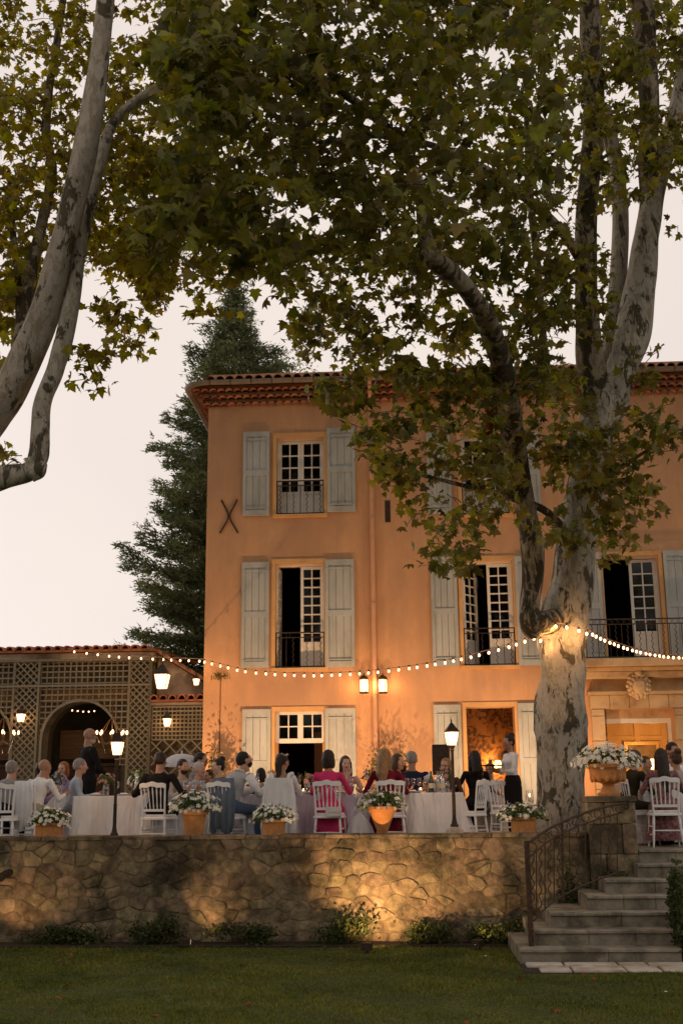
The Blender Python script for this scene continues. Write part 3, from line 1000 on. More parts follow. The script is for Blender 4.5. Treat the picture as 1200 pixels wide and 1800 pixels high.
for poly in voronoi_cells(wl, wx1 - 0.01, LZ - 0.02, zw - 0.035, 37, 9, 3):
    # nick the corners so that stones look broken, not cut
    pp = []
    for k in range(len(poly)):
        a_, b_, c_ = poly[k - 1], poly[k], poly[(k + 1) % len(poly)]
        t = random.uniform(0.08, 0.22)
        pp.append((b_[0] + (a_[0] - b_[0]) * t, b_[1] + (a_[1] - b_[1]) * t))
        pp.append((b_[0] + (c_[0] - b_[0]) * t, b_[1] + (c_[1] - b_[1]) * t))
    cx_2 = sum(p[0] for p in pp) / len(pp); cz_2 = sum(p[1] for p in pp) / len(pp)
    mb = MB(); mb.extrude([(x - cx_2, z - cz_2) for x, z in pp], -random.choice([0.0015, 0.003, 0.005, 0.009, 0.013, 0.018]), 0.05, inset=0.009, dome=random.uniform(0.0, 0.008) + 0.001)
    o = obj('stone', mb, M_stone, wall, smooth=True)
    o.location = (cx_2, 0, cz_2 - LZ)
    o.rotation_euler = (random.uniform(-.05, .05), 0, random.uniform(-.05, .05))
# flat coping stones, uneven
x = wl
while x < wx1 - 0.05:
    L_ = min(random.uniform(0.35, 0.75), wx1 - x)
    zz = zw + random.uniform(-0.006, 0.012)
    obj('coping_stone', MB().cbox(x + 0.006, x + L_ - 0.006, YW - random.uniform(0.0, 0.045), YW + 0.44, zw - 0.035, zz + 0.012, 0.012), M_stone, wall, world=True)
    x += L_
# drain pipe stub sticking out of the wall at the left
dpx = P(12, 1537, YW)
dr_ = thing('drain_spout', 'short dark drainpipe stub poking out of the wall at far left', 'pipe', (dpx.x, YW, dpx.z))
obj('pipe', MB().tube([(0.06, 0.05, 0.03), (0, -0.10, 0.0), (-0.02, -0.16, -0.03)], 0.05, 12), M_iron, dr_, smooth=True)
obj('mouth', MB().tube([(-0.02, -0.155, -0.03), (-0.022, -0.165, -0.032)], 0.057, 12), mat('dark_plastic', (0.02, 0.02, 0.022), 0.5), dr_)

# ================================================================ pier at the head of the stair
pier = thing('stone_pier', 'square ashlar stone pier at the head of the steps carrying a flower urn', 'pier', (P(1076, 1480, YW).x, YW, LZ))
pxa, pxb = wx1 + 0.004, STX0
pz1 = P(1076, 1399, YW - 0.1).z
zz = LZ
for k, hh in enumerate([0.40, 0.36, 0.34, 0.38, 0.41]):
    z2 = pz1 - 0.07 if k == 4 else zz + hh
    xm = (pxa + pxb) / 2 + (0.12 if k % 2 else -0.1)
    obj('pier_block', MB().cbox(pxa, xm - 0.004, YW - 0.12, YW + 0.5, zz + 0.004, z2 - 0.004, 0.014), M_stone, pier, world=True)
    obj('pier_block', MB().cbox(xm + 0.004, pxb - 0.003 * (k % 2), YW - 0.12 - 0.006 * (k % 2), YW + 0.5, zz + 0.004, z2 - 0.004, 0.014), M_stone, pier, world=True)
    zz = z2
obj('pier_cap', MB().cbox(pxa - 0.02, pxb + 0.02, YW - 0.15, YW + 0.53, pz1 - 0.069, pz1, 0.012), M_stone, pier, world=True)

# ================================================================ steps
stairs = thing('stone_staircase', 'seven worn stone steps rising from the paving to the terrace', 'steps', (P(1100, 1600, 14.5).x, 14.1, LZ))
lefts = [911, 938, 966, 1030, 1062, 1119, 1121]
rights = [1196, 1188, 1192, 1200, 1222, 1230, 1240]
YS = [14.1 + 0.325 * i for i in range(7)]
for i in range(7):
    z0, z1 = LZ + 0.165 * i, LZ + 0.165 * (i + 1)
    py = 1401 + (EYE.z - z1) / YS[i] * FPX
    xl, xr = P(lefts[i], py, YS[i]).x, P(rights[i], py, YS[i]).x
    cuts = sorted([xl, xr] + [xl + (xr - xl) * q for q in ([0.38, 0.71] if i % 2 else [0.55])])
    for j in range(len(cuts) - 1):
        a_, b_ = cuts[j] + 0.003, cuts[j + 1] - 0.003
        n = 8
        mb = MB(); vs = []; jit = random.uniform(-.006, .006)
        for k in range(n + 1):
            xx = a_ + (b_ - a_) * k / n
            e = random.uniform(-.007, .007) + jit; e2 = random.uniform(-.005, .003)
            yb2 = YW + 0.098 - 0.002 * j
            vs += [(xx, yb2, z0), (xx, YS[i] + 0.02 + e * 0.5, z0), (xx, YS[i] + 0.015 + e, z1 - 0.045 + e2), (xx, YS[i] - 0.012 + e, z1 - 0.035), (xx, YS[i] - 0.010 + e, z1 - 0.008 + e2), (xx, YS[i] + 0.012 + e, z1 + e2 * 0.4), (xx, yb2, z1 - 0.001)]
        q = 7
        fs = [(k * q + r_, k * q + (r_ + 1) % q, (k + 1) * q + (r_ + 1) % q, (k + 1) * q + r_) for k in range(n) for r_ in range(q)]
        fs += [tuple(range(q - 1, -1, -1)), tuple(n * q + r_ for r_ in range(q))]
        mb.add(vs, fs)
        obj('step', mb, M_step, stairs, world=True)
# right hand cheek wall, mostly hidden by creeper
cw = thing('stair_cheek_wall', 'dark stone side wall right of the steps under creeper', 'stone wall', (P(1215, 1600, 14.5).x, 14.6, LZ))
for k in range(5):
    obj('stone', MB().cbox(P(1196 + 6 * k, 1600, 14.3 + .33 * k).x + 0.01, P(1330, 1600, 14.4).x, 14.3 + 0.36 * k, 14.3 + 0.36 * (k + 1) - 0.006, LZ, LZ + 0.30 + 0.165 * k, 0.02), M_stone, cw, world=True)

# stair railing
rail_th = thing('stair_railing', 'rusty wrought iron handrail with wavy bars on the left of the steps', 'railing', P(928, 1650, 14.35))
def ry(px): return 14.35 + (px - 925) / (1100 - 925) * (16.0 - 14.35)
def rp(px, py): return P(px, py, ry(px))
top = [(925, 1483), (938, 1474), (956, 1461), (985, 1446), (1015, 1433), (1050, 1421), (1098, 1411)]
mid = [(925, 1510), (938, 1500), (956, 1483), (985, 1466), (1015, 1452), (1050, 1440), (1096, 1427)]
bot = [(938, 1618), (950, 1604), (968, 1588), (987, 1575), (1015, 1560), (1050, 1546), (1090, 1532)]
def interp(tab, x):
    xs = [t_[0] for t_ in tab]; ys = [t_[1] for t_ in tab]
    return float(np.interp(x, xs, ys))
for nm, tab, r_ in (('handrail', top, 0.017), ('mid_rail', mid, 0.011), ('bottom_rail', bot, 0.011)):
    xs = np.linspace(tab[0][0], tab[-1][0], 16)
    obj(nm, MB().tube([rp(x, interp(tab, x)) for x in xs], r_, 8), M_rust, rail_th, smooth=True, world=True)
n0 = rp(925, 1478); n1 = P(930, 1652, 14.35)
obj('newel_post', MB().box(n0.x - 0.03, n0.x + 0.03, n0.y - 0.03, n0.y + 0.03, LZ + 0.16, n0.z), M_rust, rail_th, world=True)
obj('post', MB().tube([rp(987, 1447), rp(989, 1584)], 0.016, 6), M_rust, rail_th, world=True)
for i, x in enumerate([936, 942, 949, 957, 965, 973, 981, 1000, 1014, 1028, 1041, 1055, 1070, 1084]):
    a_, b_ = rp(x, interp(mid, x)), rp(x, interp(bot, x) if x > 938 else 1618)
    mb = MB()
    if i % 2: mb.tube([a_, b_], 0.008, 5)
    else:
        k = 32
        mb.tube([a_ + (b_ - a_) * (t_ / k) + Vector((0.017 * math.sin(t_ * PI / 3.2), 0, 0)) for t_ in range(k + 1)], 0.008, 5)
    obj('bar', mb, M_rust, rail_th, world=True)
for i in range(9):
    x = 934 + i * 19
    c_ = rp(x, (interp(top, x) + interp(mid, x)) / 2)
    s_ = 1 if i % 2 else -1
    obj('scroll', MB().tube([c_ + Vector((s_ * (0.03 + 0.05 * (1 - t_)) * math.cos(t_ * 7), 0, (0.03 + 0.04 * (1 - t_)) * math.sin(t_ * 7))) for t_ in np.linspace(0, 1, 14)], 0.006, 4), M_rust, rail_th, world=True)
e_ = rp(1098, 1411)
obj('scroll', MB().tube([e_ + Vector((0.05 * math.sin(t_) * (1 - t_ / 8), 0, -0.05 + 0.05 * math.cos(t_) * (1 - t_ / 8))) for t_ in np.linspace(0, 5, 14)], 0.012, 5), M_rust, rail_th, world=True)

# paving at the foot of the steps
pav = tag(bpy.data.objects.new('pavement', None), 'pale flagstone path at the foot of the stone steps', kind='structure')
COL.objects.link(pav)
pav['kind'] = 'structure'
fy0, fy1, fy2 = Pz(1000, 1711, LZ).y, Pz(1000, 1702, LZ).y, 14.08
bed_ = obj('path_bed', MB().box(P(918, 1700, fy0).x + .02, 6.5, fy0 - .01, fy2 + .3, LZ - 0.1, LZ + 0.006), M_soil, pav)
for (ya, yb_, xs) in ((fy1, fy2, [922, 990, 1086, 1138, 1215, 1290, 1400, 1500]), (fy0, fy1, [945, 1003, 1098, 1160, 1260, 1350, 1500])):
    for k in range(len(xs) - 1):
        x0, x1 = P(xs[k], 1700, (ya + yb_) / 2).x, P(xs[k + 1], 1700, (ya + yb_) / 2).x
        sk = random.uniform(-.02, .02)
        mb = MB().cbox(x0 + 0.012, x1 - 0.012, ya + 0.008, yb_ - 0.010, LZ, LZ + 0.028 + random.uniform(-.004, .004), 0.012)
        mb.v = [(vx + (vy - ya) * sk, vy, vz) for vx, vy, vz in mb.v]
        obj('paving_stone', mb, M_flag, pav)

# ================================================================ planting at the foot of the wall, lawn blades
def leaves_mesh(name, centers, size, m, n=None, droop=0.3, asp=0.6, sizes=None, seed=1):
    """folded four sided leaves, random facing, at the given centres"""
    r_ = np.random.default_rng(seed)
    C_ = np.asarray(centers, float); k = len(C_)
    a = r_.normal(size=(k, 3)); a[:, 2] -= droop; a /= np.linalg.norm(a, axis=1)[:, None]
    b = r_.normal(size=(k, 3)); b -= a * (a * b).sum(1)[:, None]; b /= np.linalg.norm(b, axis=1)[:, None]
    nn = np.cross(a, b)
    s = (np.full(k, size) * r_.uniform(0.6, 1.35, k))[:, None]
    v0 = C_ - a * s * 0.5; v1 = C_ + b * s * asp * 0.5 + nn * s * 0.12; v2 = C_ + a * s * 0.5; v3 = C_ - b * s * asp * 0.5 + nn * s * 0.12
    V = np.stack([v0, v1, v2, v3], 1).reshape(-1, 3)
    i = np.arange(k)[:, None] * 4
    F = np.concatenate([i + [0, 1, 2], i + [0, 2, 3]], 0)
    return np_mesh(name, V, F, m)
M_shrubleaf = mat('shrub_leaf', (0.045, 0.06, 0.015), 0.65, 0.4, 10, island=0.4, trans=0.2)
M_twig = mat('twig_bark', (0.07, 0.05, 0.03), 0.9, 0.3, 20)
def shrub(loc, rx, ry_, h, n, label, name='garden_shrub', cat='shrub', group=None, size=0.05, m=None, lumps=9, seed=0, base=0.0):
    t = thing(name, label, cat, loc, 0, group)
    r_ = np.random.default_rng(seed + 11)
    cs = r_.normal(size=(lumps, 3)) * [rx * 0.42, ry_ * 0.42, h * 0.2] + [0, 0, base + (h - base) * 0.5]
    cs[:, 2] = np.clip(cs[:, 2], base + 0.15 * h, h * 0.85)
    idx = r_.integers(0, lumps, n)
    pts = cs[idx] + r_.normal(size=(n, 3)) * [rx * 0.26, ry_ * 0.26, (h - base) * 0.19]
    pts[:, 2] = np.clip(pts[:, 2], base + 0.01, h * 1.1)
    o = link('foliage', leaves_mesh('foliage', pts, size, m or M_shrubleaf, seed=seed), t)
    o['kind'] = 'stuff'
    sb = MB()
    for k in range(6):
        q = cs[k % lumps]
        sb.tube([(0.02 * math.cos(k), 0.02 * math.sin(k), 0), (q[0] * 0.5, q[1] * 0.5, q[2] * 0.6), tuple(q)], [0.012, 0.009, 0.005], 5)
    obj('stem', sb, M_twig, t)['kind'] = 'stuff'
    return t
so_ = MB().box(wx0, P(915, 1600, YW).x, YW - 0.50, YW - 0.002, LZ - 0.1, LZ + 0.02)
struct('flower_bed', so_, M_soil, label='narrow dark soil bed along the foot of the stone wall')
for k, (px, wd, hh, lab) in enumerate([
        (285, 0.36, 0.36, 'round bush in front of the dark wall left of the first light pool'),
        (606, 0.34, 0.36, 'tallest wall-foot bush, beside the small black floodlight'),
        (738, 0.34, 0.26, 'low wide bush right of the black floodlight'),
        (448, 0.36, 0.25, 'low sprawling plant under the unlit middle of the wall'),
        (872, 0.34, 0.26, 'bush at the right end of the bed next to the railing'),
        (120, 0.55, 0.24, 'flat ground creeper at the foot of the wall at far left')]):
    p_ = P(px, 1620, YW - 0.25)
    shrub((p_.x, YW - 0.26, LZ), wd, 0.22, hh, 1100, lab, seed=k, size=0.05)
shrub((P(1183, 1620, 14.6).x, 14.35, LZ), 0.10, 0.5, 1.0, 2600, 'dark creeper hanging over the right side of the steps', 'creeper', 'creeper', seed=21, size=0.06)
shrub((P(1080, 1550, 16.0).x, 15.93, LZ + 0.35), 0.28, 0.10, 0.48, 900, 'dark small plant growing at the foot of the pier beside the steps', 'wall_plant', 'plant', seed=22, size=0.05)
shrub((P(1000, 1560, 16.0).x, 15.98, LZ + 0.1), 0.2, 0.09, 0.85, 700, 'thin climber on the wall behind the rusty handrail', 'climber', 'climber', seed=23, size=0.045)

def grass(n, x0, x1, y0, y1, name, label, h=0.030):
    r_ = np.random.default_rng(5)
    x = r_.uniform(x0, x1, n); y = y0 + (y1 - y0) * r_.random(n) ** 1.3
    cl = 0.6 + 0.5 * np.sin(x * 2.1 + np.sin(y * 1.7) * 2) * np.sin(y * 2.6 + x * 0.7) + r_.uniform(-.3, .3, n)
    hh = h * np.clip(cl, 0.35, 1.4) * r_.uniform(0.6, 1.3, n)
    th = r_.uniform(0, 2 * PI, n); wd = 0.0055 * r_.uniform(0.7, 1.4, n) * (y / 10)
    ln = r_.normal(size=(n, 2)) * hh[:, None] * 0.7
    b0 = np.stack([x - np.cos(th) * wd, y - np.sin(th) * wd, np.full(n, LZ - .002)], 1)
    b1 = np.stack([x + np.cos(th) * wd, y + np.sin(th) * wd, np.full(n, LZ - .002)], 1)
    tp = np.stack([x + ln[:, 0], y + ln[:, 1], LZ + hh], 1)
    V = np.stack([b0, b1, tp], 1).reshape(-1, 3)
    F = np.arange(3 * n).reshape(-1, 3)
    xe = Pz(918, 1700, LZ).x
    keep = ~((x > xe - 0.02) & (y > fy0 - 0.01) | (y > YW - 0.48))
    F = F[keep]
    used_ = F.ravel(); V = V[used_]; F = np.arange(len(V)).reshape(-1, 3)
    o = link(name, np_mesh(name, V, F, M_grass)); tag(o, label, 'grass', kind='stuff')
M_grass = mat('grass_blade', (0.095, 0.125, 0.018), 0.8, 0.4, 1.2, island=0.4, trans=0.25, col2=(0.17, 0.175, 0.032))
grass(230000, -6.5, 6.5, 8.6, YW - 0.4, 'grass', 'short dark green mown grass of the lawn')
# fallen plane leaves scattered on the grass
fl_pts = []
r_ = random.Random(31)
for _ in range(70):
    fl_pts.append((r_.uniform(-5.5, 5), r_.uniform(9.8, 15.6)))
FALLEN = fl_pts
# a few tiny white daisies on the lawn
for k, (px, py) in enumerate([(853, 1690), (835, 1670), (1170, 1755)]):
    q = Pz(px, py, LZ)
    fl = thing('daisy', ['tallest white daisy on the lawn left of the paving', 'tiny white daisy furthest back on the lawn near the bed', 'lone pale daisy on the grass below the paving'][k], 'flower', q)
    obj('stalk', MB().tube([(0, 0, 0), (0.005, 0, 0.06)], 0.002, 4), M_leafpot, fl)
    obj('petals', MB().lathe([(0.006, 0.055), (0.017, 0.062), (0.004, 0.066)], 8), M_flowerw, fl)
# ================================================================ trellised outbuilding at the left
YO = 25.5
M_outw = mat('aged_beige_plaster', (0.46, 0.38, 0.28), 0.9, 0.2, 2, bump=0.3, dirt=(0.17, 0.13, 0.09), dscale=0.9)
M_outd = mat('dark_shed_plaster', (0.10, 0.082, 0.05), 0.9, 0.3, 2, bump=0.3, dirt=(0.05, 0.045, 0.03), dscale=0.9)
M_ochre = mat('ochre_band_plaster', (0.20, 0.12, 0.045), 0.9, 0.3, 2.5)
M_reed = mat('reed_blind', (0.17, 0.10, 0.045), 0.8, 0.4, 3, stretch=(0.5, 1, 14), bump=0.5, bscale=20)
ox0 = P(-420, 1300, YO).x; ox1 = P(266, 1250, YO).x
ob = thing('orangery', 'low trellised outbuilding with an arched opening and tiled roof at left', 'outbuilding', (ox1, YO, 0))
zr = P(130, 1150, YO).z
arch = rect(77, 209, 1236, 1330, YO)
acx = (arch[0] + arch[1]) / 2; ar = (arch[1] - arch[0]) / 2
azs = arch[3] - ar * 0.95
arch2x = acx - (P(143, 1300, YO).x - P(-42, 1300, YO).x)
# wall with round headed openings, set back behind the trellis
def arch_wall(xa, xb, cxs, r_, zs, ztop_, y0, t):
    mb = MB()
    for (yy, flip) in ((y0, False), (y0 + t, True)):
        xs = [xa]
        prev = xa
        for c_ in cxs:
            f = [(prev, yy, 0), (c_ - r_, yy, 0), (c_ - r_, yy, ztop_), (prev, yy, ztop_)]
            mb.add(f, [(0, 1, 2, 3)])
            n_ = 16
            for i in range(n_):
                t0, t1 = PI - PI * i / n_, PI - PI * (i + 1) / n_
                A = (c_ + r_ * math.cos(t0), yy, zs + r_ * math.sin(t0)); B = (c_ + r_ * math.cos(t1), yy, zs + r_ * math.sin(t1))
                mb.add([A, B, (B[0], yy, ztop_), (A[0], yy, ztop_)], [(0, 1, 2, 3)])
                if not flip:
                    mb.add([A, B, (B[0], yy + t, B[2]), (A[0], yy + t, A[2])], [(0, 1, 2, 3)])
            for sx_ in (c_ - r_, c_ + r_):
                if not flip: mb.add([(sx_, yy, 0), (sx_, yy, zs), (sx_, yy + t, zs), (sx_, yy + t, 0)], [(0, 1, 2, 3)])
            prev = c_ + r_
        mb.add([(prev, yy, 0), (xb, yy, 0), (xb, yy, ztop_), (prev, yy, ztop_)], [(0, 1, 2, 3)])
    return mb
yw2 = YO + 0.35
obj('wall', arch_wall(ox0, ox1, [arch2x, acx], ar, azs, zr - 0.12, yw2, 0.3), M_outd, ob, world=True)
zb0, zb1 = P(150, 1234, YO).z, P(150, 1206, YO).z
obj('ochre_band', MB().box(P(70, 1220, YO).x, P(222, 1220, YO).x, yw2 - 0.04, yw2 + 0.01, zb0 + 0.02, zb1).box(ox0, P(22, 1220, YO).x, yw2 - 0.04, yw2 + 0.01, zb0 + 0.02, zb1), M_ochre, ob, world=True)
obj('fascia', MB().box(ox0, ox1 + 0.02, YO - 0.02, yw2 - 0.001, P(130, 1163, YO).z, zr + 0.02), M_outw, ob, world=True)
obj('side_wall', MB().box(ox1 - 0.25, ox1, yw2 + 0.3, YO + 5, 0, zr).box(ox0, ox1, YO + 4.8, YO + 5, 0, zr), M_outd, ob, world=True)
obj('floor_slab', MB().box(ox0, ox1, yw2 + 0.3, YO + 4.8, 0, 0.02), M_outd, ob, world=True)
# reed blind lowered behind the arch and dark counter under it
for c_ in (acx, arch2x):
    obj('reed_blind', MB().box(c_ - ar * 0.99, c_ + ar * 0.75, yw2 + 0.9, yw2 + 0.93, P(140, 1331, YO).z, P(140, 1278, YO).z), M_reed, ob, world=True)
    obj('counter', MB().box(c_ - ar, c_ + ar * 0.9, yw2 + 0.75, yw2 + 1.2, 0, P(140, 1345, YO).z).box(c_ - ar, c_ + ar * 0.95, yw2 + 0.7, yw2 + 1.25, P(140, 1345, YO).z + 0.001, P(140, 1342, YO).z + 0.03), M_wood, ob, world=True)
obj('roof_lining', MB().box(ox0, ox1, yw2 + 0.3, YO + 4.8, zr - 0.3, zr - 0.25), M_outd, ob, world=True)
# tiled roof
rfz = zr + 0.03
rm = MB(); rm.add([(ox0, YO - 0.18, rfz), (ox1 + 0.05, YO - 0.18, rfz), (ox1 + 0.05, YO + 5.2, rfz + 0.3), (ox0, YO + 5.2, rfz + 0.3),
                   (ox0, YO - 0.18, rfz + .05), (ox1 + 0.05, YO - 0.18, rfz + .05), (ox1 + 0.05, YO + 5.2, rfz + 0.35), (ox0, YO + 5.2, rfz + 0.35)],
                  [(3, 2, 1, 0), (4, 5, 6, 7), (0, 1, 5, 4), (1, 2, 6, 5), (2, 3, 7, 6), (3, 0, 4, 7)])
rfo = obj('roof', rm, M_tile, ob, world=True)
x = P(-60, 1150, YO).x
sl2 = math.atan2(0.3, 5.4)
while x < ox1 + 0.05:
    link('tile', tme2, rfo, (x, YO - 0.27, rfz + 0.03), (sl2 + random.uniform(-.02, .02), random.uniform(-.05, .05), 0), (1.05, 1, 1.3))
    x += 0.215
# lower lean-to on the right with its own eave and the sloping verge
lx1 = P(356, 1300, YO).x
zl2 = P(310, 1236, YO).z
obj('lean_to_wall', MB().box(ox1 + 0.001, lx1 + 0.6, yw2, yw2 + 0.2, 0, zl2), M_outd, ob, world=True)
obj('lean_to_fascia', MB().box(ox1 + 0.001, lx1 + 0.6, YO, yw2 - 0.001, P(310, 1240, YO).z, zl2 + 0.02), M_outw, ob, world=True)
ga = MB(); zg = P(268, 1150, YO + 0.5).z
ga.add([(ox1, YO + 0.5, zl2), (lx1 + 0.5, YO + 0.5, zl2), (lx1 + 0.5, YO + 0.5, zl2 + 0.12), (ox1, YO + 0.5, zg),
        (ox1, YO + 0.7, zl2), (lx1 + 0.5, YO + 0.7, zl2), (lx1 + 0.5, YO + 0.7, zl2 + 0.12), (ox1, YO + 0.7, zg)],
       [(0, 1, 2, 3), (7, 6, 5, 4), (3, 2, 6, 7), (1, 5, 6, 2), (0, 3, 7, 4)])
obj('gable_wall', ga, M_outw, ob, world=True)
nv = 9
for i in range(nv):
    t0 = i / nv
    pa = Vector((ox1 + (lx1 + 0.5 - ox1) * t0, YO + 0.42, zg + 0.03 + (zl2 + 0.15 - zg) * t0))
    o = link('tile', tme2, rfo, pa, (0.0, 0, -PI / 2))
    o.rotation_euler = Vector((lx1 + 0.5 - ox1, 0, zl2 + 0.12 - zg)).to_track_quat('Y', 'Z').to_euler()
obj('lean_to_roof', MB().box(ox1 + 0.001, lx1 + 0.6, YO - 0.12, YO + 0.499, zl2 + 0.03, zl2 + 0.07), M_tile, ob, world=True)
x = ox1 + 0.08
while x < lx1 + 0.3:
    link('tile', tme2, rfo, (x, YO - 0.18, zl2 + 0.06), (0.06, random.uniform(-.05, .05), 0), (1, 1, 1.5))
    x += 0.205

# trellis: every slat a part
tre = thing('garden_trellis', 'weathered wooden trellis of squares and diagonals covering the outbuilding', 'trellis', (ox1, YO - 0.02, 0))
slat_me = MB().box(-0.5, 0.5, -0.5, 0.5, -0.5, 0.5).mesh('slat', M_slat)
nsl = [0]
def slat(xa, za, xb, zb_, w_=0.030, lay=0):
    L_ = math.hypot(xb - xa, zb_ - za)
    if L_ < 0.05: return
    nsl[0] += 1
    yy = YO - 0.03 - 0.018 * lay
    link('slat', slat_me, tre, ((xa + xb) / 2 - ox1, yy - (YO - 0.02), (za + zb_) / 2), (0, -math.atan2(zb_ - za, xb - xa), 0), (L_, 0.014, w_ * random.uniform(0.85, 1.1)))
def grid(x0, x1, z0, z1, dx_, dz_, arches=()):
    n_ = max(1, round((x1 - x0) / dx_))
    for i in range(n_ + 1):
        x = x0 + (x1 - x0) * i / n_
        zlo = z0
        for (c_, r_, zs) in arches:
            if abs(x - c_) < r_: zlo = max(zlo, zs + math.sqrt(r_ * r_ - (x - c_) ** 2))
        if zlo < z1: slat(x, zlo, x, z1, lay=0)
    m_ = max(1, round((z1 - z0) / dz_))
    for j in range(m_ + 1):
        z = z0 + (z1 - z0) * j / m_
        segs = [(x0, x1)]
        for (c_, r_, zs) in arches:
            if z < zs + r_:
                hw = r_ if z < zs else math.sqrt(max(0, r_ * r_ - (z - zs) ** 2))
                ns = []
                for (a_, b_) in segs:
                    if c_ - hw > a_: ns.append((a_, min(b_, c_ - hw)))
                    if c_ + hw < b_: ns.append((max(a_, c_ + hw), b_))
                segs = [q for q in ns if q[1] - q[0] > 0.03]
        for a_, b_ in segs: slat(a_, z, b_, z, lay=1)
def diamonds(x0, x1, z0, z1, d_):
    """crossed diagonals clipped to the panel"""
    W_, H_ = x1 - x0, z1 - z0
    c_ = -H_
    k = -int(H_ / d_) - 1
    while k * d_ < W_:
        for s_ in (1, -1):
            # line x - x0 = k*d + (z - z0)
            ta, tb = max(0, -k * d_), min(H_, W_ - k * d_)
            if tb - ta > 0.08:
                xa, xb = x0 + k * d_ + ta, x0 + k * d_ + tb
                if s_ < 0: xa, xb = x0 + x1 - xa, x0 + x1 - xb
                slat(xa, z0 + ta, xb, z0 + tb, lay=2 if s_ > 0 else 3)
        k += 1
zT = P(130, 1161, YO).z
xL = P(-30, 1300, YO).x
p0, p1 = P(22, 1300, YO).x, P(66, 1300, YO).x
q0, q1 = P(226, 1300, YO).x, P(264, 1300, YO).x
A2 = (arch2x, ar * 1.04, azs); A1 = (acx, ar * 1.04, azs)
zfoot = P(130, 1345, YO).z
grid(xL, p0 - 0.03, zfoot, zT, 0.118, 0.125, [A2])
grid(p1 + 0.03, q0 - 0.03, zfoot, zT, 0.128, 0.128, [A1])
diamonds(p0, p1, 0.3, zT, 0.15)
diamonds(q0, q1, 0.3, zT, 0.15)
for x in (p0, p1, q0, q1, ox1 - 0.01):
    slat(x, 0.0, x, zT, 0.05, lay=4)
zz_ = P(130, 1206, YO).z
for z in (zT, zz_): slat(xL, z, ox1, z, 0.05, lay=5)
for c_ in (acx, arch2x):
    for i in range(16):
        t0, t1 = PI * i / 16, PI * (i + 1) / 16
        slat(c_ + ar * 1.02 * math.cos(t0), azs + ar * 1.02 * math.sin(t0), c_ + ar * 1.02 * math.cos(t1), azs + ar * 1.02 * math.sin(t1), 0.06, lay=5)
    for s_ in (-1, 1): slat(c_ + s_ * ar * 1.02, 0, c_ + s_ * ar * 1.02, azs, 0.05, lay=5)
zU = P(310, 1243, YO).z; zM = P(310, 1300, YO).z
grid(ox1 + 0.04, lx1 + 0.3, zM, zU, 0.088, 0.088)
diamonds(ox1 + 0.04, lx1 + 0.3, 0.5, zM, 0.30)
print('slats', nsl[0], 'arch', acx, ar, azs)
# ================================================================ plane trees
def bark_mat(name, pale, mid, dark, th=0.5, glow_=0):
    m = bpy.data.materials.new(name); m.use_nodes = True
    n = m.node_tree.nodes; l = m.node_tree.links.new; b = n['Principled BSDF']
    b.inputs['Roughness'].default_value = 0.9
    b.inputs['Specular IOR Level'].default_value = 0.15
    t = n.new('ShaderNodeTexCoord'); mp = n.new('ShaderNodeMapping'); mp.inputs['Scale'].default_value = (1.3, 1.3, 0.55)
    l(t.outputs['Object'], mp.inputs['Vector'])
    def ns(sc, dt, ro=0.6, dis=0.0):
        q = n.new('ShaderNodeTexNoise'); q.inputs['Scale'].default_value = sc; q.inputs['Detail'].default_value = dt; q.inputs['Roughness'].default_value = ro
        q.inputs['Distortion'].default_value = dis
        l(mp.outputs['Vector'], q.inputs['Vector']); return q
    a = ns(3.6, 9, 0.72, 0.5); c = ns(10, 7, 0.72, 0.4); f = ns(22, 4)
    def ramp(src, p0, p1, c0, c1):
        r_ = n.new('ShaderNodeValToRGB'); r_.color_ramp.elements[0].position = p0; r_.color_ramp.elements[1].position = p1
        r_.color_ramp.elements[0].color = (*c0, 1); r_.color_ramp.elements[1].color = (*c1, 1); l(src, r_.inputs['Fac']); return r_
    base = ramp(f.outputs['Fac'], 0.3, 0.7, [x * 0.85 for x in pale], pale)
    k1 = ramp(c.outputs['Fac'], 0.515, 0.55, (0, 0, 0), (1, 1, 1))
    k2 = ramp(a.outputs['Fac'], th, th + 0.02, (0, 0, 0), (1, 1, 1))
    m1 = n.new('ShaderNodeMixRGB'); m1.inputs[2].default_value = (*mid, 1); l(k1.outputs[0], m1.inputs[0]); l(base.outputs[0], m1.inputs[1])
    m2 = n.new('ShaderNodeMixRGB'); m2.inputs[2].default_value = (*dark, 1); l(k2.outputs[0], m2.inputs[0]); l(m1.outputs[0], m2.inputs[1])
    l(m2.outputs[0], b.inputs['Base Color'])
    bp = n.new('ShaderNodeBump'); bp.inputs['Strength'].default_value = 1.0; bp.inputs['Distance'].default_value = 0.04
    ad = n.new('ShaderNodeMath'); ad.operation = 'ADD'; l(k2.outputs[0], ad.inputs[0]); l(c.outputs['Fac'], ad.inputs[1])
    l(ad.outputs[0], bp.inputs['Height']); l(bp.outputs['Normal'], b.inputs['Normal'])
    return m
M_bark = bark_mat('plane_bark', (0.42, 0.38, 0.31), (0.27, 0.235, 0.17), (0.095, 0.08, 0.05), 0.555)
M_barkd = bark_mat('mossy_plane_bark', (0.31, 0.26, 0.185), (0.17, 0.135, 0.08), (0.06, 0.048, 0.028), 0.50)
M_barkp = bark_mat('pale_plane_bark', (0.44, 0.39, 0.32), (0.30, 0.255, 0.18), (0.11, 0.09, 0.055), 0.585)

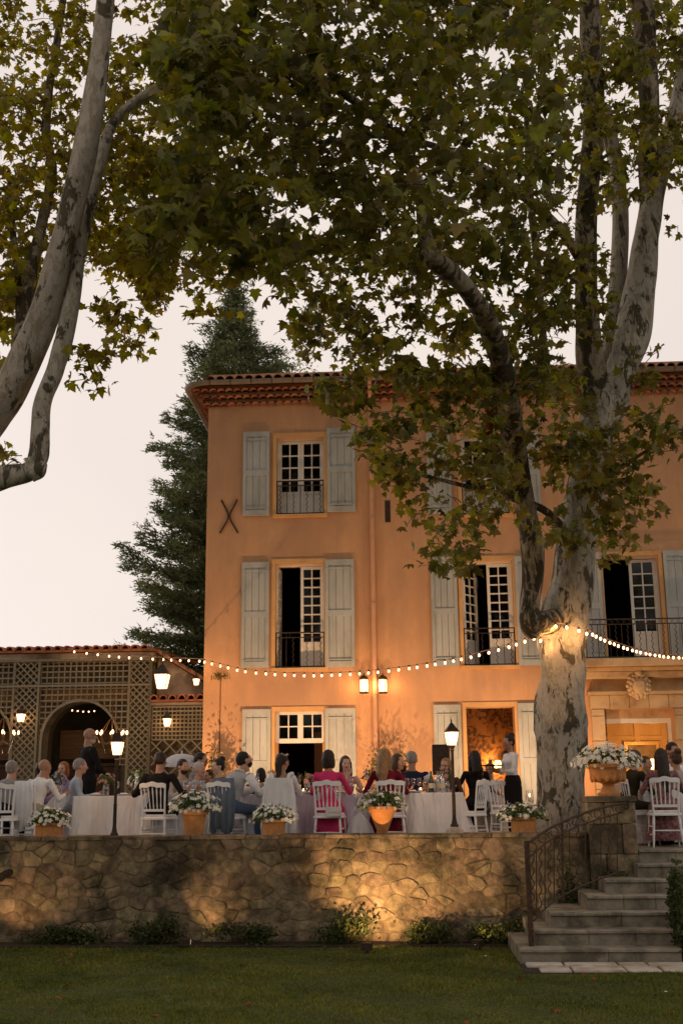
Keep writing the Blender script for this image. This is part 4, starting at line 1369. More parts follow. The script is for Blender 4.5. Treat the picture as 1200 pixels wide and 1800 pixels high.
def catmull(pts, n_):
    pts = [np.array(p, float) for p in pts]
    pts = [2 * pts[0] - pts[1]] + pts + [2 * pts[-1] - pts[-2]]
    out_ = []
    for i in range(1, len(pts) - 2):
        p0, p1, p2, p3 = pts[i - 1:i + 3]
        for k in range(n_):
            t = k / n_
            out_.append(0.5 * ((2 * p1) + (-p0 + p2) * t + (2 * p0 - 5 * p1 + 4 * p2 - p3) * t * t + (-p0 + 3 * p1 - 3 * p2 + p3) * t ** 3))
    out_.append(pts[-2])
    return out_
def limb(path, n_=7, sides=18, bump=0.06, seed=0, tip=False):
    """path: (px, py, depth, width_px) -> tube mesh with knots"""
    ctl = []
    for px, py, Y, wd in path:
        p_ = P(px, py, Y)
        ctl.append((p_.x, p_.y, p_.z, wd / 2 * (p_ - EYE).dot(_f) / FPX))
    pts = catmull(ctl, n_)
    V = []; r_ = random.Random(seed)
    ph = [r_.uniform(0, 6) for _ in range(8)]
    C3 = [Vector(p[:3]) for p in pts]
    up = None
    for i, p in enumerate(pts):
        t = (C3[min(i + 1, len(C3) - 1)] - C3[max(i - 1, 0)]).normalized()
        if up is None: up = Vector((1, 0, 0))
        a_ = (up - t * up.dot(t)).normalized(); up = a_; b_ = t.cross(a_)
        for k in range(sides):
            th = 2 * PI * k / sides
            s_ = i * 0.55
            d = 1 + bump * (math.sin(2 * th + ph[0] + s_ * 0.5) + 0.7 * math.sin(3 * th + ph[1] - s_ * 0.7) + 0.6 * math.sin(s_ * 1.3 + ph[2]) * math.sin(th + ph[3]) + 0.4 * math.sin(5 * th + ph[4] + s_ * 1.1))
            q = C3[i] + (a_ * math.cos(th) + b_ * math.sin(th)) * (max(0.004, p[3]) * d)
            V.append(q)
    mb = MB(); n = len(pts)
    mb.add(V, [(i * sides + k, i * sides + (k + 1) % sides, (i + 1) * sides + (k + 1) % sides, (i + 1) * sides + k) for i in range(n - 1) for k in range(sides)] + [tuple(range(sides - 1, -1, -1)), tuple((n - 1) * sides + k for k in range(sides))])
    return mb

# leaf outline: five pointed lobes
_h = [(0.05, 0.03), (0.20, -0.04), (0.52, 0.14), (0.30, 0.30), (0.52, 0.58), (0.24, 0.56), (0.17, 0.74)]
LEAF = np.array([(0, 0)] + _h + [(0, 1.05)] + [(-x, y) for x, y in _h[::-1]], float)
LEAF[:, 1] -= 0.4
def leaf_arrays(C_, nrm, tip, size, curl):
    k = len(C_); m = len(LEAF)
    tip = tip - nrm * (tip * nrm).sum(1)[:, None]; tip /= np.linalg.norm(tip, axis=1)[:, None]
    sd_ = np.cross(tip, nrm)
    L2 = np.vstack([LEAF, [[0, 0]]])
    x = L2[:, 0][None, :] * size[:, None]; y = L2[:, 1][None, :] * size[:, None]
    z = -(curl[:, None]) * (L2[:, 0] ** 2 * 1.2 + L2[:, 1] ** 2 * 0.8)[None, :] * size[:, None]
    V = C_[:, None, :] + sd_[:, None, :] * x[..., None] + tip[:, None, :] * y[..., None] + nrm[:, None, :] * z[..., None]
    i = np.arange(k)[:, None, None] * (m + 1)
    tri = np.array([[j, (j + 1) % m, m] for j in range(m)])[None]
    return V.reshape(-1, 3), (i + tri).reshape(-1, 3)
LEAF_MESHES = {}
def single_leaf_mesh(key, mt, curl):
    if (key, curl) not in LEAF_MESHES:
        V, F = leaf_arrays(np.zeros((1, 3)), np.array([[0, 0, 1.]]), np.array([[0, 1., 0]]), np.ones(1), np.array([curl]))
        LEAF_MESHES[(key, curl)] = np_mesh('leaf', V, F, mt)
    return LEAF_MESHES[(key, curl)]

def in_poly(x, y, poly):
    c = False
    for i in range(len(poly)):
        x1, y1 = poly[i]; x2, y2 = poly[i - 1]
        if (y1 > y) != (y2 > y) and x < (x2 - x1) * (y - y1) / (y2 - y1) + x1: c = not c
    return c
def clump(p, s, seed):
    return (math.sin(p[0] * s + seed) * math.sin(p[1] * s * 0.9 + seed * 2.1) + math.sin(p[2] * s * 1.1 + seed * 0.7) * math.cos(p[0] * s * 0.6 + p[2] * s * 0.5) +
            0.6 * math.sin(p[0] * s * 2.3 + p[2] * s * 1.9 + seed))
def twigs(regions, seed, boxes=()):
    """regions: (polygon in photo px, depth0, depth1, number of twigs, leaf size, gap threshold) -> leaf centres, sizes, twig segments"""
    r_ = random.Random(seed)
    Cs, Ns, Ts, Ss, seg = [], [], [], [], []
    for poly, d0, d1, cnt, size, gap in regions:
        xs = [q[0] for q in poly]; ys = [q[1] for q in poly]
        made = tries = 0
        while made < cnt and tries < cnt * 40:
            tries += 1
            px, py = r_.uniform(min(xs), max(xs)), r_.uniform(min(ys), max(ys))
            if not in_poly(px, py, poly): continue
            Y = r_.uniform(d0, d1)
            c_ = P(px, py, Y)
            if clump(c_, 1.7, seed) < gap: continue
            made += 1
            th = r_.uniform(0, 2 * PI)
            L_ = r_.uniform(0.22, 0.5)
            dr_v = Vector((math.cos(th), math.sin(th) * 0.8, r_.uniform(-0.75, 0.25))).normalized()
            a_ = c_ - dr_v * L_ * 0.5
            seg.append((a_, a_ + dr_v * L_ + Vector((0, 0, -0.05))))
            for q in range(r_.randint(6, 11)):
                t = r_.random()
                o_ = Vector((r_.gauss(0, 1), r_.gauss(0, 1), r_.gauss(-0.2, 0.8))) * size * 0.62
                Cs.append(tuple(a_ + dr_v * L_ * t + o_))
                nv_ = Vector((r_.gauss(0, .75), r_.gauss(0, .75) - 0.25, r_.gauss(0.55, .55)))
                Ns.append(tuple(nv_.normalized() if nv_.length > 1e-3 else (0, 0, 1)))
                tv = Vector((o_.x * 3 + r_.gauss(0, .4), o_.y * 3 + r_.gauss(0, .4), -0.55 + r_.gauss(0, .35)))
                Ts.append(tuple(tv))
                Ss.append(size * r_.uniform(0.6, 1.25))
    for (x0, x1, y0, y1, z0, z1, cnt, size) in boxes:
        for _ in range(cnt):
            c_ = Vector((r_.uniform(x0, x1), r_.uniform(y0, y1), r_.uniform(z0, z1)))
            if clump(c_, 1.2, seed) < -0.4: continue
            seg.append((c_ - Vector((0.3, 0, 0)), c_ + Vector((0.3, 0, 0.0))))
            for q in range(8):
                Cs.append((c_.x + r_.gauss(0, .35), c_.y + r_.gauss(0, .35), c_.z + r_.gauss(0, .25)))
                Ns.append(tuple(Vector((r_.gauss(0, .6), r_.gauss(0, .6), 1)).normalized())); Ts.append((r_.gauss(0, 1), r_.gauss(0, 1), -.4)); Ss.append(size * r_.uniform(.7, 1.3))
    return np.array(Cs), np.array(Ns), np.array(Ts), np.array(Ss), seg
def crown(tree, regions, seed, mt, base, nparts=290, key='a', boxes=()):
    Cs, Ns, Ts, Ss, seg = twigs(regions, seed, boxes)
    rr = np.random.default_rng(seed)
    curl = rr.uniform(-0.1, 0.9, len(Cs))
    # which leaves show largest in the photograph
    d = Cs - np.array(EYE)
    dep = d @ np.array(_f); x = 600 + FPX * (d @ np.array(_r)) / dep; y = 900 - FPX * (d @ np.array(_u)) / dep
    inside = (x > 5) & (x < 1195) & (y > 5) & (y < 1500)
    big = np.where(inside, Ss / dep, 0) * rr.uniform(0.8, 1.2, len(Cs))
    top_ = np.argsort(-big)[:nparts]
    mask = np.ones(len(Cs), bool); mask[top_] = False
    V, F = leaf_arrays(Cs[mask], Ns[mask], Ts[mask], Ss[mask], curl[mask])
    o = link('crown', np_mesh('crown', V - np.array(base), F, mt), tree); o['kind'] = 'stuff'
    for i in top_:
        n_ = Vector(Ns[i]); t = Vector(Ts[i]); t = (t - n_ * t.dot(n_)).normalized(); s_ = t.cross(n_)
        M_ = Matrix((s_, t, n_)).transposed()
        link('leaf', single_leaf_mesh(key, mt, round(float(curl[i]) * 4) / 4), tree, Vector(Cs[i]) - Vector(base), M_.to_euler(), (Ss[i],) * 3)
    tb = MB()
    for a_, b_ in seg:
        mid_ = (a_ + b_) / 2 + Vector((0, 0, 0.03))
        tb.tube([a_ - Vector(base), mid_ - Vector(base), b_ - Vector(base)], [0.007, 0.005, 0.003], 3, cap=False)
    o = obj('twigs', tb, M_twig, tree); o['kind'] = 'stuff'
    return len(Cs)

M_leafR = mat('dark_plane_leaf', (0.125, 0.135, 0.035), 0.6, 0.4, 2.2, island=0.5, trans=0.48, col2=(0.22, 0.19, 0.048), spec=0.35)
M_leafL = mat('yellow_green_plane_leaf', (0.19, 0.17, 0.035), 0.6, 0.3, 1.6, island=0.40, trans=0.55, col2=(0.30, 0.24, 0.05), spec=0.3)
M_leafB = mat('brown_dry_leaf', (0.19, 0.075, 0.022), 0.8, 0.35, 3, island=0.4, trans=0.35)

# ---- large plane tree on the terrace
tb_ = P(983, 1465, 17.6)
main = thing('plane_tree', 'huge plane tree with patchy pale bark growing between the tables and the portal', 'tree', (tb_.x, tb_.y, 0))
def mlimb(name, path, m, seed, **k):
    return obj(name, limb(path, seed=seed, **k), m, main, smooth='all', world=True)
mlimb('trunk', [(984, 1505, 17.6, 108), (984, 1450, 17.6, 94), (986, 1380, 17.6, 86), (986, 1300, 17.6, 87), (984, 1255, 17.6, 92), (988, 1180, 17.6, 80), (988, 1110, 17.6, 84), (1002, 1040, 17.6, 78), (1014, 950, 17.6, 72), (1032, 850, 17.6, 68), (1046, 760, 17.6, 68), (1060, 690, 17.6, 68), (1066, 650, 17.6, 58)], M_bark, 1, n_=8, sides=28, bump=0.045)
mlimb('branch', [(1050, 770, 17.6, 54), (1046, 700, 17.5, 52), (1036, 620, 17.4, 48), (1031, 540, 17.3, 42), (1028, 440, 17.2, 37), (1034, 330, 17.1, 36), (1042, 220, 17.0, 38), (1040, 120, 16.9, 38), (1034, 0, 16.7, 34), (1015, -160, 16.4, 34), (990, -330, 16, 24)], M_barkd, 2)
mlimb('branch', [(1062, 740, 17.6, 54), (1078, 690, 17.6, 58), (1095, 640, 17.7, 58), (1112, 580, 17.8, 60), (1125, 500, 17.9, 52), (1134, 420, 18.0, 46), (1146, 350, 18.1, 40), (1166, 270, 18.2, 34), (1188, 190, 18.3, 28), (1210, 100, 18.4, 34), (1235, -60, 18.6, 28)], M_bark, 3)
mlimb('branch', [(1146, 370, 18.1, 32), (1138, 290, 18.0, 34), (1140, 200, 17.9, 36), (1135, 100, 17.8, 38), (1128, 0, 17.7, 34), (1120, -150, 17.6, 32)], M_barkd, 4)
mlimb('branch', [(1070, 640, 18.1, 36), (1082, 520, 18.2, 32), (1090, 420, 18.3, 28), (1086, 330, 18.4, 26), (1078, 270, 18.4, 28), (1062, 190, 18.4, 22)], M_barkp, 5)
# hanging limb with the sawn knob
mlimb('branch', [(985, 1090, 17.5, 44), (950, 1096, 17.1, 44), (932, 1092, 16.95, 46), (931, 1060, 16.95, 36), (936, 1010, 16.95, 36), (933, 950, 16.9, 42), (922, 880, 16.8, 36), (908, 810, 16.5, 36), (898, 740, 16.0, 42), (888, 680, 15.4, 40), (872, 610, 14.6, 37), (848, 550, 13.9, 36), (812, 500, 13.2, 34), (775, 466, 12.6, 34), (750, 448, 12.2, 26)], M_barkd, 6, sides=16)
mlimb('branch', [(762, 458, 12.4, 27), (745, 405, 12.3, 24), (735, 330, 12.8, 20), (700, 250, 13.5, 18), (640, 190, 13.0, 16), (540, 130, 12.4, 14), (440, 80, 11.8, 10), (360, 60, 11.3, 6)], M_barkd, 7, sides=10)
mlimb('branch', [(905, 790, 16.7, 20), (880, 745, 16.6, 16), (868, 700, 16.5, 16), (872, 660, 16.3, 18), (878, 630, 16.1, 14)], M_barkp, 8, sides=10)
mlimb('branch', [(966, 700, 17.9, 16), (955, 600, 18.0, 14), (945, 480, 18.0, 13), (930, 330, 18.0, 12), (925, 200, 18.0, 10)], M_barkd, 9, sides=8)
mlimb('branch', [(1010, 960, 17.5, 20), (960, 900, 17.0, 14), (880, 870, 16.4, 11), (800, 850, 15.9, 8), (720, 830, 15.4, 6), (670, 815, 15.1, 4)], M_barkd, 10, sides=8)
mlimb('branch', [(1030, 850, 17.5, 18), (1090, 820, 17.0, 9), (1140, 790, 16.7, 6), (1200, 760, 16.5, 4)], M_barkd, 11, sides=7)
mlimb('branch', [(1035, 480, 17.3, 22), (980, 400, 16.2, 18), (900, 330, 15.0, 16), (800, 270, 13.8, 13), (680, 240, 12.8, 10), (560, 250, 11.9, 7)], M_barkd, 12, sides=8)
# burr with fairy lights
bp_ = MB(); q0_ = P(975, 1108, 17.45)
bp_.ell(tuple(q0_), (0.34, 0.22, 0.2), 14, 9)
obj('burr', bp_, M_bark, main, smooth='all', world=True)
q1_ = P(934, 1098, 16.95); obj('sawn_knob', MB().ell(tuple(q1_), (0.17, 0.17, 0.21), 14, 9), M_barkd, main, smooth='all', world=True)

REG_R = [
    ([(300, -40), (1000, -40), (1010, 250), (1000, 420), (900, 420), (760, 470), (640, 470), (470, 430), (400, 330), (330, 240)], 11.5, 16.5, 680, 0.152, -0.7),
    ([(420, -60), (1010, -60), (980, 300), (800, 420), (560, 400), (430, 260)], 10.0, 13.0, 200, 0.17, -0.4),
    ([(470, 400), (720, 440), (1000, 400), (1010, 560), (900, 600), (700, 600), (560, 580), (480, 520)], 14, 18, 210, 0.165, -0.4),
    ([(500, 520), (720, 560), (880, 590), (1020, 590), (1000, 690), (860, 680), (700, 680), (620, 660), (560, 640), (515, 610)], 15, 18.5, 115, 0.155, 0.0),
    ([(240, 330), (330, 260), (430, 330), (520, 440), (500, 560), (430, 480), (330, 460), (245, 450)], 10.5, 13, 85, 0.19, -0.3),
    ([(290, 0), (420, 0), (430, 200), (380, 260), (300, 180)], 10, 13, 70, 0.20, -0.2),
    ([(1000, -40), (1260, -40), (1230, 250), (1170, 320), (1060, 330), (1010, 300)], 16.5, 21, 150, 0.165, -0.3),
    ([(980, 60), (1210, 60), (1200, 420), (1150, 330), (1050, 400), (990, 380)], 15.0, 17.2, 75, 0.145, -0.4),
    ([(1010, 420), (1080, 420), (1070, 600), (1010, 600)], 15.8, 17.0, 16, 0.14, -0.9),
    ([(1180, 0), (1320, 0), (1320, 380), (1190, 330), (1170, 250)], 16, 20, 80, 0.165, -0.2),
    ([(560, 660), (700, 650), (720, 760), (690, 840), (640, 800), (625, 730), (570, 720)], 13.6, 15.6, 38, 0.14, -0.9),
    ([(700, 640), (900, 650), (905, 740), (780, 760), (720, 740)], 14.5, 16.5, 46, 0.14, -0.9),
    ([(650, 770), (880, 760), (915, 860), (905, 900), (870, 960), (800, 985), (730, 930), (700, 860), (655, 830)], 14.3, 16.6, 78, 0.14, -0.6),
    ([(735, 1000), (770, 960), (850, 960), (830, 1000), (790, 1015)], 14.3, 15, 10, 0.15, -2),
    ([(900, 640), (1000, 630), (1040, 700), (1020, 760), (920, 740)], 15.8, 17.2, 24, 0.14, -0.9),
    ([(920, 760), (1030, 740), (1090, 760), (1110, 850), (1080, 940), (1000, 975), (950, 960), (930, 860)], 15.6, 17.0, 74, 0.145, -0.6),
    ([(1080, 720), (1190, 700), (1200, 790), (1110, 810)], 15.5, 17, 17, 0.15, -2),
    ([(1080, 860), (1170, 850), (1165, 900), (1090, 920)], 15.5, 16.6, 11, 0.15, -2),
    ([(1040, 930), (1130, 950), (1120, 985), (1050, 980)], 15.8, 16.6, 7, 0.14, -2),
    ([(1110, 620), (1160, 625), (1140, 690), (1100, 690)], 17, 18, 8, 0.14, -2),
    # the crown goes on above and beside the picture
    ([(250, -900), (1500, -900), (1450, -60), (300, -60)], 10.5, 21, 800, 0.24, -0.3),
    ([(1260, -60), (1700, -60), (1650, 600), (1300, 400)], 14, 21, 200, 0.22, -0.3),
]
nR = crown(main, REG_R, 5, M_leafR, (tb_.x, tb_.y, 0), 290, 'r')
# dry brown leaves caught in the fork
Cs = np.array([tuple(P(random.gauss(868, 11), random.gauss(748, 28), random.uniform(16.3, 16.6))) for _ in range(150)])
rr_ = np.random.default_rng(3); k_ = len(Cs)
V, F = leaf_arrays(Cs, rr_.normal(size=(k_, 3)) / 1.0 + [0, -1, 0], rr_.normal(size=(k_, 3)) + [0, 0, -1], rr_.uniform(0.07, 0.13, k_), rr_.uniform(0, 0.8, k_))
link('dead_leaves', np_mesh('dead_leaves', V - np.array((tb_.x, tb_.y, 0)), F, M_leafB), main)['kind'] = 'stuff'

# ---- plane tree at the left edge, trunk outside the picture
lb = P(-330, 1300, 13.0)
left = thing('plane_tree', 'pale limbed plane tree leaning in from the left edge over the lawn', 'tree', (lb.x, lb.y, LZ))
def llimb(name, path, m, seed, **k):
    return obj(name, limb(path, seed=seed, **k), m, left, smooth='all', world=True)
llimb('trunk', [(-330, 1720, 13, 230), (-325, 1500, 13, 180), (-310, 1200, 13, 170), (-290, 1000, 13, 180), (-240, 900, 12.9, 170)], M_bark, 21, sides=24)
llimb('branch', [(-250, 930, 12.9, 130), (-120, 830, 12.6, 88), (-25, 740, 12.4, 72), (24, 675, 12.3, 62), (66, 585, 12.2, 53), (95, 489, 12.1, 47), (121, 391, 12.0, 45), (143, 293, 11.9, 42), (163, 196, 11.85, 39), (176, 90, 11.8, 35), (186, 0, 11.7, 31), (194, -120, 11.5, 27), (200, -300, 11.3, 26)], M_barkp, 22, sides=22)
llimb('branch', [(-240, 960, 12.7, 90), (-100, 872, 12.3, 56), (0, 842, 12.1, 42), (52, 828, 12.0, 36), (68, 800, 12.0, 35), (72, 755, 12.0, 31), (74, 710, 12.0, 32), (98, 650, 12.05, 31), (114, 590, 12.1, 30), (130, 510, 12.2, 28), (140, 440, 12.3, 26), (158, 350, 12.4, 24), (175, 290, 12.5, 22), (200, 215, 12.6, 18), (260, 165, 12.8, 16), (330, 130, 13.0, 12), (420, 110, 13.2, 8)], M_bark, 23, sides=16)
llimb('branch', [(20, 700, 12.6, 30), (40, 590, 13, 24), (55, 480, 13.3, 22), (75, 390, 13.6, 20), (92, 300, 13.9, 18), (82, 240, 14.1, 16), (86, 160, 14.3, 15), (100, 80, 14.5, 14), (120, -60, 14.8, 10)], M_barkd, 24, sides=9)
llimb('branch', [(25, 650, 12.7, 16), (34, 560, 13.1, 14), (30, 470, 13.4, 13), (22, 390, 13.7, 10), (16, 300, 14, 7)], M_barkd, 25, sides=8)
llimb('knot', [(52, 836, 11.95, 30), (68, 824, 11.95, 30), (78, 812, 11.95, 14)], M_bark, 26, sides=12)
REG_L = [
    ([(-60, -40), (440, -40), (430, 250), (380, 330), (250, 420), (150, 480), (60, 520), (-60, 560)], 13.5, 18.5, 620, 0.122, -0.2),
    ([(-60, 60), (300, 60), (280, 300), (100, 420), (-60, 440)], 12.5, 14.5, 150, 0.12, -0.1),
    ([(200, 250), (440, 220), (420, 380), (360, 520), (280, 480), (180, 430)], 13.5, 17, 190, 0.125, -0.25),
    ([(150, 420), (340, 400), (330, 480), (250, 560), (262, 620), (225, 610), (160, 540)], 13.5, 16, 125, 0.12, -0.7),
    ([(320, 480), (400, 430), (410, 520), (370, 560), (330, 540)], 14, 16, 12, 0.14, -2),
    ([(-40, 480), (70, 440), (50, 600), (20, 660), (-40, 660)], 13, 15, 50, 0.14, -0.8),
    ([(110, 610), (190, 600), (185, 665), (120, 670)], 12, 12.6, 9, 0.13, -2),
    ([(-30, 790), (25, 795), (15, 820), (-30, 830)], 12, 12.6, 5, 0.12, -2),
    ([(-700, -800), (350, -800), (350, -40), (-60, -40), (-100, 500), (-600, 500)], 10.5, 18, 700, 0.22, -0.3),
]
nL = crown(left, REG_L, 9, M_leafL, (lb.x, lb.y, LZ), 290, 'l', boxes=[(-10, 9, -5, 6.8, 6.5, 9.0, 260, 0.30)])  # boxes: unseen leaves added above the camera to block sky light
print('leaves', nR, nL)

# ================================================================ conifer behind the house
M_fir = mat('fir_needles', (0.09, 0.115, 0.055), 0.8, 0.4, 0.8, island=0.5, col2=(0.19, 0.21, 0.105), trans=0.3)
YC = 34.0
cb = P(400, 1450, YC)
con = thing('cypress_tree', 'tall dark conifer rising behind the left corner of the house', 'tree', (cb.x, YC, 0))
prof = [(490, 4), (520, 14), (560, 38), (600, 66), (660, 104), (700, 116), (760, 172), (800, 150), (840, 140), (900, 165), (950, 175), (1010, 212), (1060, 190), (1110, 205), (1180, 196), (1300, 150), (1400, 100)]
ztp = P(405, 492, YC).z
obj('trunk', MB().tube([(0, 0, 0), (0.05, 0, 5), (0, 0, 10), (0, 0, ztp)], [0.33, 0.26, 0.15, 0.02], 10), M_twig, con)
r_ = random.Random(4)
pts = []; bt = MB()
nb = 420
for i in range(nb):
    py = 495 + (1400 - 495) * (i / nb) ** 0.85
    z = P(400, py, YC).z
    rad = interp(prof, py) * YC / FPX * r_.choice([0.5, 0.62, 0.75, 0.85, 0.92, 1.0, 1.06])
    az_ = i * 2.399 + r_.uniform(-.3, .3)
    if math.sin(z * 1.9 + 2.2 * math.sin(az_) + 1.3 * math.cos(az_ * 2)) < -0.45: rad *= 0.74
    dx_, dy_ = math.cos(az_), math.sin(az_)
    tipz = z + rad * r_.uniform(-0.02, 0.22)
    bt.tube([(0, 0, z - 0.1 * rad), (dx_ * rad * 0.5, dy_ * rad * 0.5, z - 0.06 * rad), (dx_ * rad, dy_ * rad, tipz)], [0.035, 0.022, 0.006], 4, cap=False)
    nt_ = int(12 + rad * 38)
    for k in range(nt_):
        t = r_.uniform(0.18, 1.0) ** 0.8
        wdt = 0.13 + 0.22 * rad * (1 - t) * 0.8 + 0.05
        lat = r_.gauss(0, wdt)
        zz = z - 0.1 * rad * (1 - t) + (tipz - z) * t ** 2 + r_.gauss(-0.03, 0.09)
        pts.append((dx_ * rad * t - dy_ * lat, dy_ * rad * t + dx_ * lat, zz, dx_, dy_))
bo = obj('branches', bt, M_twig, con); bo['kind'] = 'stuff'
pts = np.array(pts); rg = np.random.default_rng(8)
per = 7
C_ = np.repeat(pts[:, :3], per, 0) + rg.normal(size=(len(pts) * per, 3)) * [0.07, 0.07, 0.035]
D_ = np.repeat(np.stack([pts[:, 3], pts[:, 4], np.full(len(pts), 0.25)], 1), per, 0) + rg.normal(size=(len(C_), 3)) * 0.55
D_ /= np.linalg.norm(D_, axis=1)[:, None]
S_ = np.cross(D_, rg.normal(size=D_.shape)); S_ /= np.linalg.norm(S_, axis=1)[:, None]
ln = rg.uniform(0.08, 0.19, len(C_))[:, None]
V = np.stack([C_ - S_ * 0.024, C_ + S_ * 0.024, C_ + D_ * ln], 1).reshape(-1, 3)
fo = link('foliage', np_mesh('foliage', V, np.arange(len(V)).reshape(-1, 3), M_fir), con); fo['kind'] = 'stuff'
print('needles', len(C_))
# pale airy tree far behind the roof
ft = P(490, 1400, 55)
far = thing('birch_tree', 'small pale airy treetop showing above the roof beside the conifer', 'tree', (ft.x, 55, 0))
M_paleleaf = mat('pale_far_leaf', (0.20, 0.20, 0.10), 0.8, 0.3, 1, island=0.3, trans=0.4)
zc_ = P(490, 660, 55).z
cc = np.array([(rg.normal() * 0.75, rg.normal() * 0.75, zc_ - 0.3 + rg.normal() * 0.9) for _ in range(40)])
pt = cc[rg.integers(0, 40, 2200)] + rg.normal(size=(2200, 3)) * 0.28
fo = link('crown', leaves_mesh('crown', pt, 0.15, M_paleleaf, seed=5), far); fo['kind'] = 'stuff'
obj('trunk', MB().tube([(0, 0, 0), (0, 0, zc_ * 0.6), (0.1, 0, zc_ + 0.8)], [0.18, 0.10, 0.02], 8), M_twig, far)
for k in range(6):
    q = cc[k]; obj('branch', MB().tube([(0, 0, zc_ - 3 + k * 0.4), tuple(q)], [0.04, 0.01], 5), M_twig, far)

# fallen leaves on the lawn and the steps
kf = len(FALLEN); rf_ = np.random.default_rng(77)
V, F = leaf_arrays(np.array([(a_, b_, LZ + 0.03) for a_, b_ in FALLEN]), rf_.normal(size=(kf, 3)) * 0.25 + [0, 0, 1], rf_.normal(size=(kf, 3)), rf_.uniform(0.05, 0.09, kf), rf_.uniform(0.2, 1.0, kf))
tag(link('fallen_leaves', np_mesh('fallen_leaves', V, F, M_leafB)), 'few dry brown leaves scattered on the lawn', 'leaves', kind='stuff')
# ---- unseen leaf mass added behind the camera to darken wall and lawn
r5 = np.random.default_rng(12); nw = 9000
wx = r5.uniform(-34, 34, nw); hx_ = 8 + 2.5 * np.sin(wx * 0.45) + 1.5 * np.sin(wx * 1.3)
wp = np.stack([wx, -16 - np.abs(r5.normal(size=nw)) * 2.2 + 0.012 * wx ** 2 * 0, LZ + r5.random(nw) ** 0.8 * hx_], 1)
wo = link('added_shade_trees', leaves_mesh('added_shade_trees', wp, 0.9, M_leafR, seed=6, asp=0.7))
tag(wo, 'unseen mass of tree leaves added behind the camera for shade', 'added_shade_trees', kind='stuff')
# ================================================================ lamps and strings of bulbs
WARM = (1.0, 0.50, 0.19)
def lantern_parts(t, z, s=1.0, energy=10, cage=True):
    """four sided lantern, wider at the top, with a hipped cap"""
    g = MB()
    a_, b_, h = 0.055 * s, 0.085 * s, 0.17 * s
    g.add([(-a_, -a_, z), (a_, -a_, z), (a_, a_, z), (-a_, a_, z), (-b_, -b_, z + h), (b_, -b_, z + h), (b_, b_, z + h), (-b_, b_, z + h)],
          [(0, 1, 5, 4), (1, 2, 6, 5), (2, 3, 7, 6), (3, 0, 4, 7), (3, 2, 1, 0), (4, 5, 6, 7)])
    obj('lantern_glass', g, M_lantern, t)
    f_ = MB()
    for sx_, sy_ in ((-1, -1), (1, -1), (1, 1), (-1, 1)):
        f_.tube([(sx_ * a_, sy_ * a_, z - 0.003), (sx_ * b_, sy_ * b_, z + h)], 0.005 * s, 4)
    obj('lantern_frame', f_, M_iron, t)
    obj('lantern_cap', MB().lathe([(b_ * 1.55, z + h + 0.002), (b_ * 1.45, z + h + 0.02 * s), (b_ * 0.75, z + h + 0.08 * s), (b_ * 0.35, z + h + 0.12 * s), (0.008, z + h + 0.135 * s), (0.016, z + h + 0.15 * s), (0.004, z + h + 0.18 * s)], 4), M_iron, t)
    # the flame's light leaves the lantern round its panes
    for dx_, dy_ in ((0, -1), (0, 1), (-1, 0), (1, 0)):
        lamp(t, (dx_ * (b_ + 0.03), dy_ * (b_ + 0.03), z + h * 0.5), energy / 4, WARM, 0.04)
def post_lamp(px, Y, label, zbase):
    p_ = P(px, 1440, Y)
    t = thing('lamp_post', label, 'lamp post', (p_.x, Y, zbase), R(8), 'short lamp posts on the wall')
    obj('post', MB().lathe([(0.055, 0.0), (0.055, 0.03), (0.04, 0.05), (0.03, 0.10), (0.026, 0.14), (0.024, 0.4), (0.028, 0.41), (0.022, 0.43), (0.020, 1.0), (0.030, 1.02), (0.024, 1.04), (0.045, 1.08)], 10), M_iron, t, smooth=True)
    lantern_parts(t, 1.09, 1.0, 9)
    return t
post_lamp(202, YW + 0.2, 'black lamp post with glowing lantern left of the black suited man', zw + 0.01)
t = post_lamp(798, YW + 0.2, 'black lamp post with glowing lantern in front of the speaker and table corner', zw + 0.09)
obj('concrete_base', MB().lathe([(0.13, -0.085), (0.11, -0.03), (0.06, 0.005)], 14), M_flag, t, smooth=True)

def wall_lantern(px, label):
    p_ = P(px, 1205, YF - 0.12)
    t = thing('wall_lantern', label, 'wall lantern', (p_.x, YF - 0.14, p_.z - 0.16), 0, 'pair of wall lanterns')
    obj('lantern_glass', MB().lathe([(0.080, 0.03), (0.085, 0.15), (0.080, 0.27)], 12), M_lantern, t, smooth=True)
    c_ = MB()
    for k in range(6):
        th = PI / 3 * k
        c_.tube([(0.09 * math.cos(th), 0.09 * math.sin(th), 0.02), (0.095 * math.cos(th), 0.095 * math.sin(th), 0.15), (0.09 * math.cos(th), 0.09 * math.sin(th), 0.28)], 0.006, 4)
    c_.lathe([(0.095, 0.0), (0.098, 0.03)], 12); c_.lathe([(0.098, 0.275), (0.10, 0.30), (0.06, 0.34), (0.02, 0.36)], 12)
    obj('lantern_frame', c_, M_iron, t)
    obj('bracket', MB().tube([(0, 0, 0.35), (0, 0.02, 0.40), (0, 0.10, 0.40), (0, 0.135, 0.34)], 0.010, 6), M_iron, t)
    lamp(t, (0, -0.16, 0.16), 4, WARM, 0.05)
    lamp(t, (-0.22, -0.06, 0.16), 2.5, WARM, 0.08)
    lamp(t, (0.22, -0.06, 0.16), 2.5, WARM, 0.08)
wall_lantern(639.5, 'caged wall lantern on the left side of the downpipe')
wall_lantern(672.5, 'caged wall lantern on the right side of the downpipe')

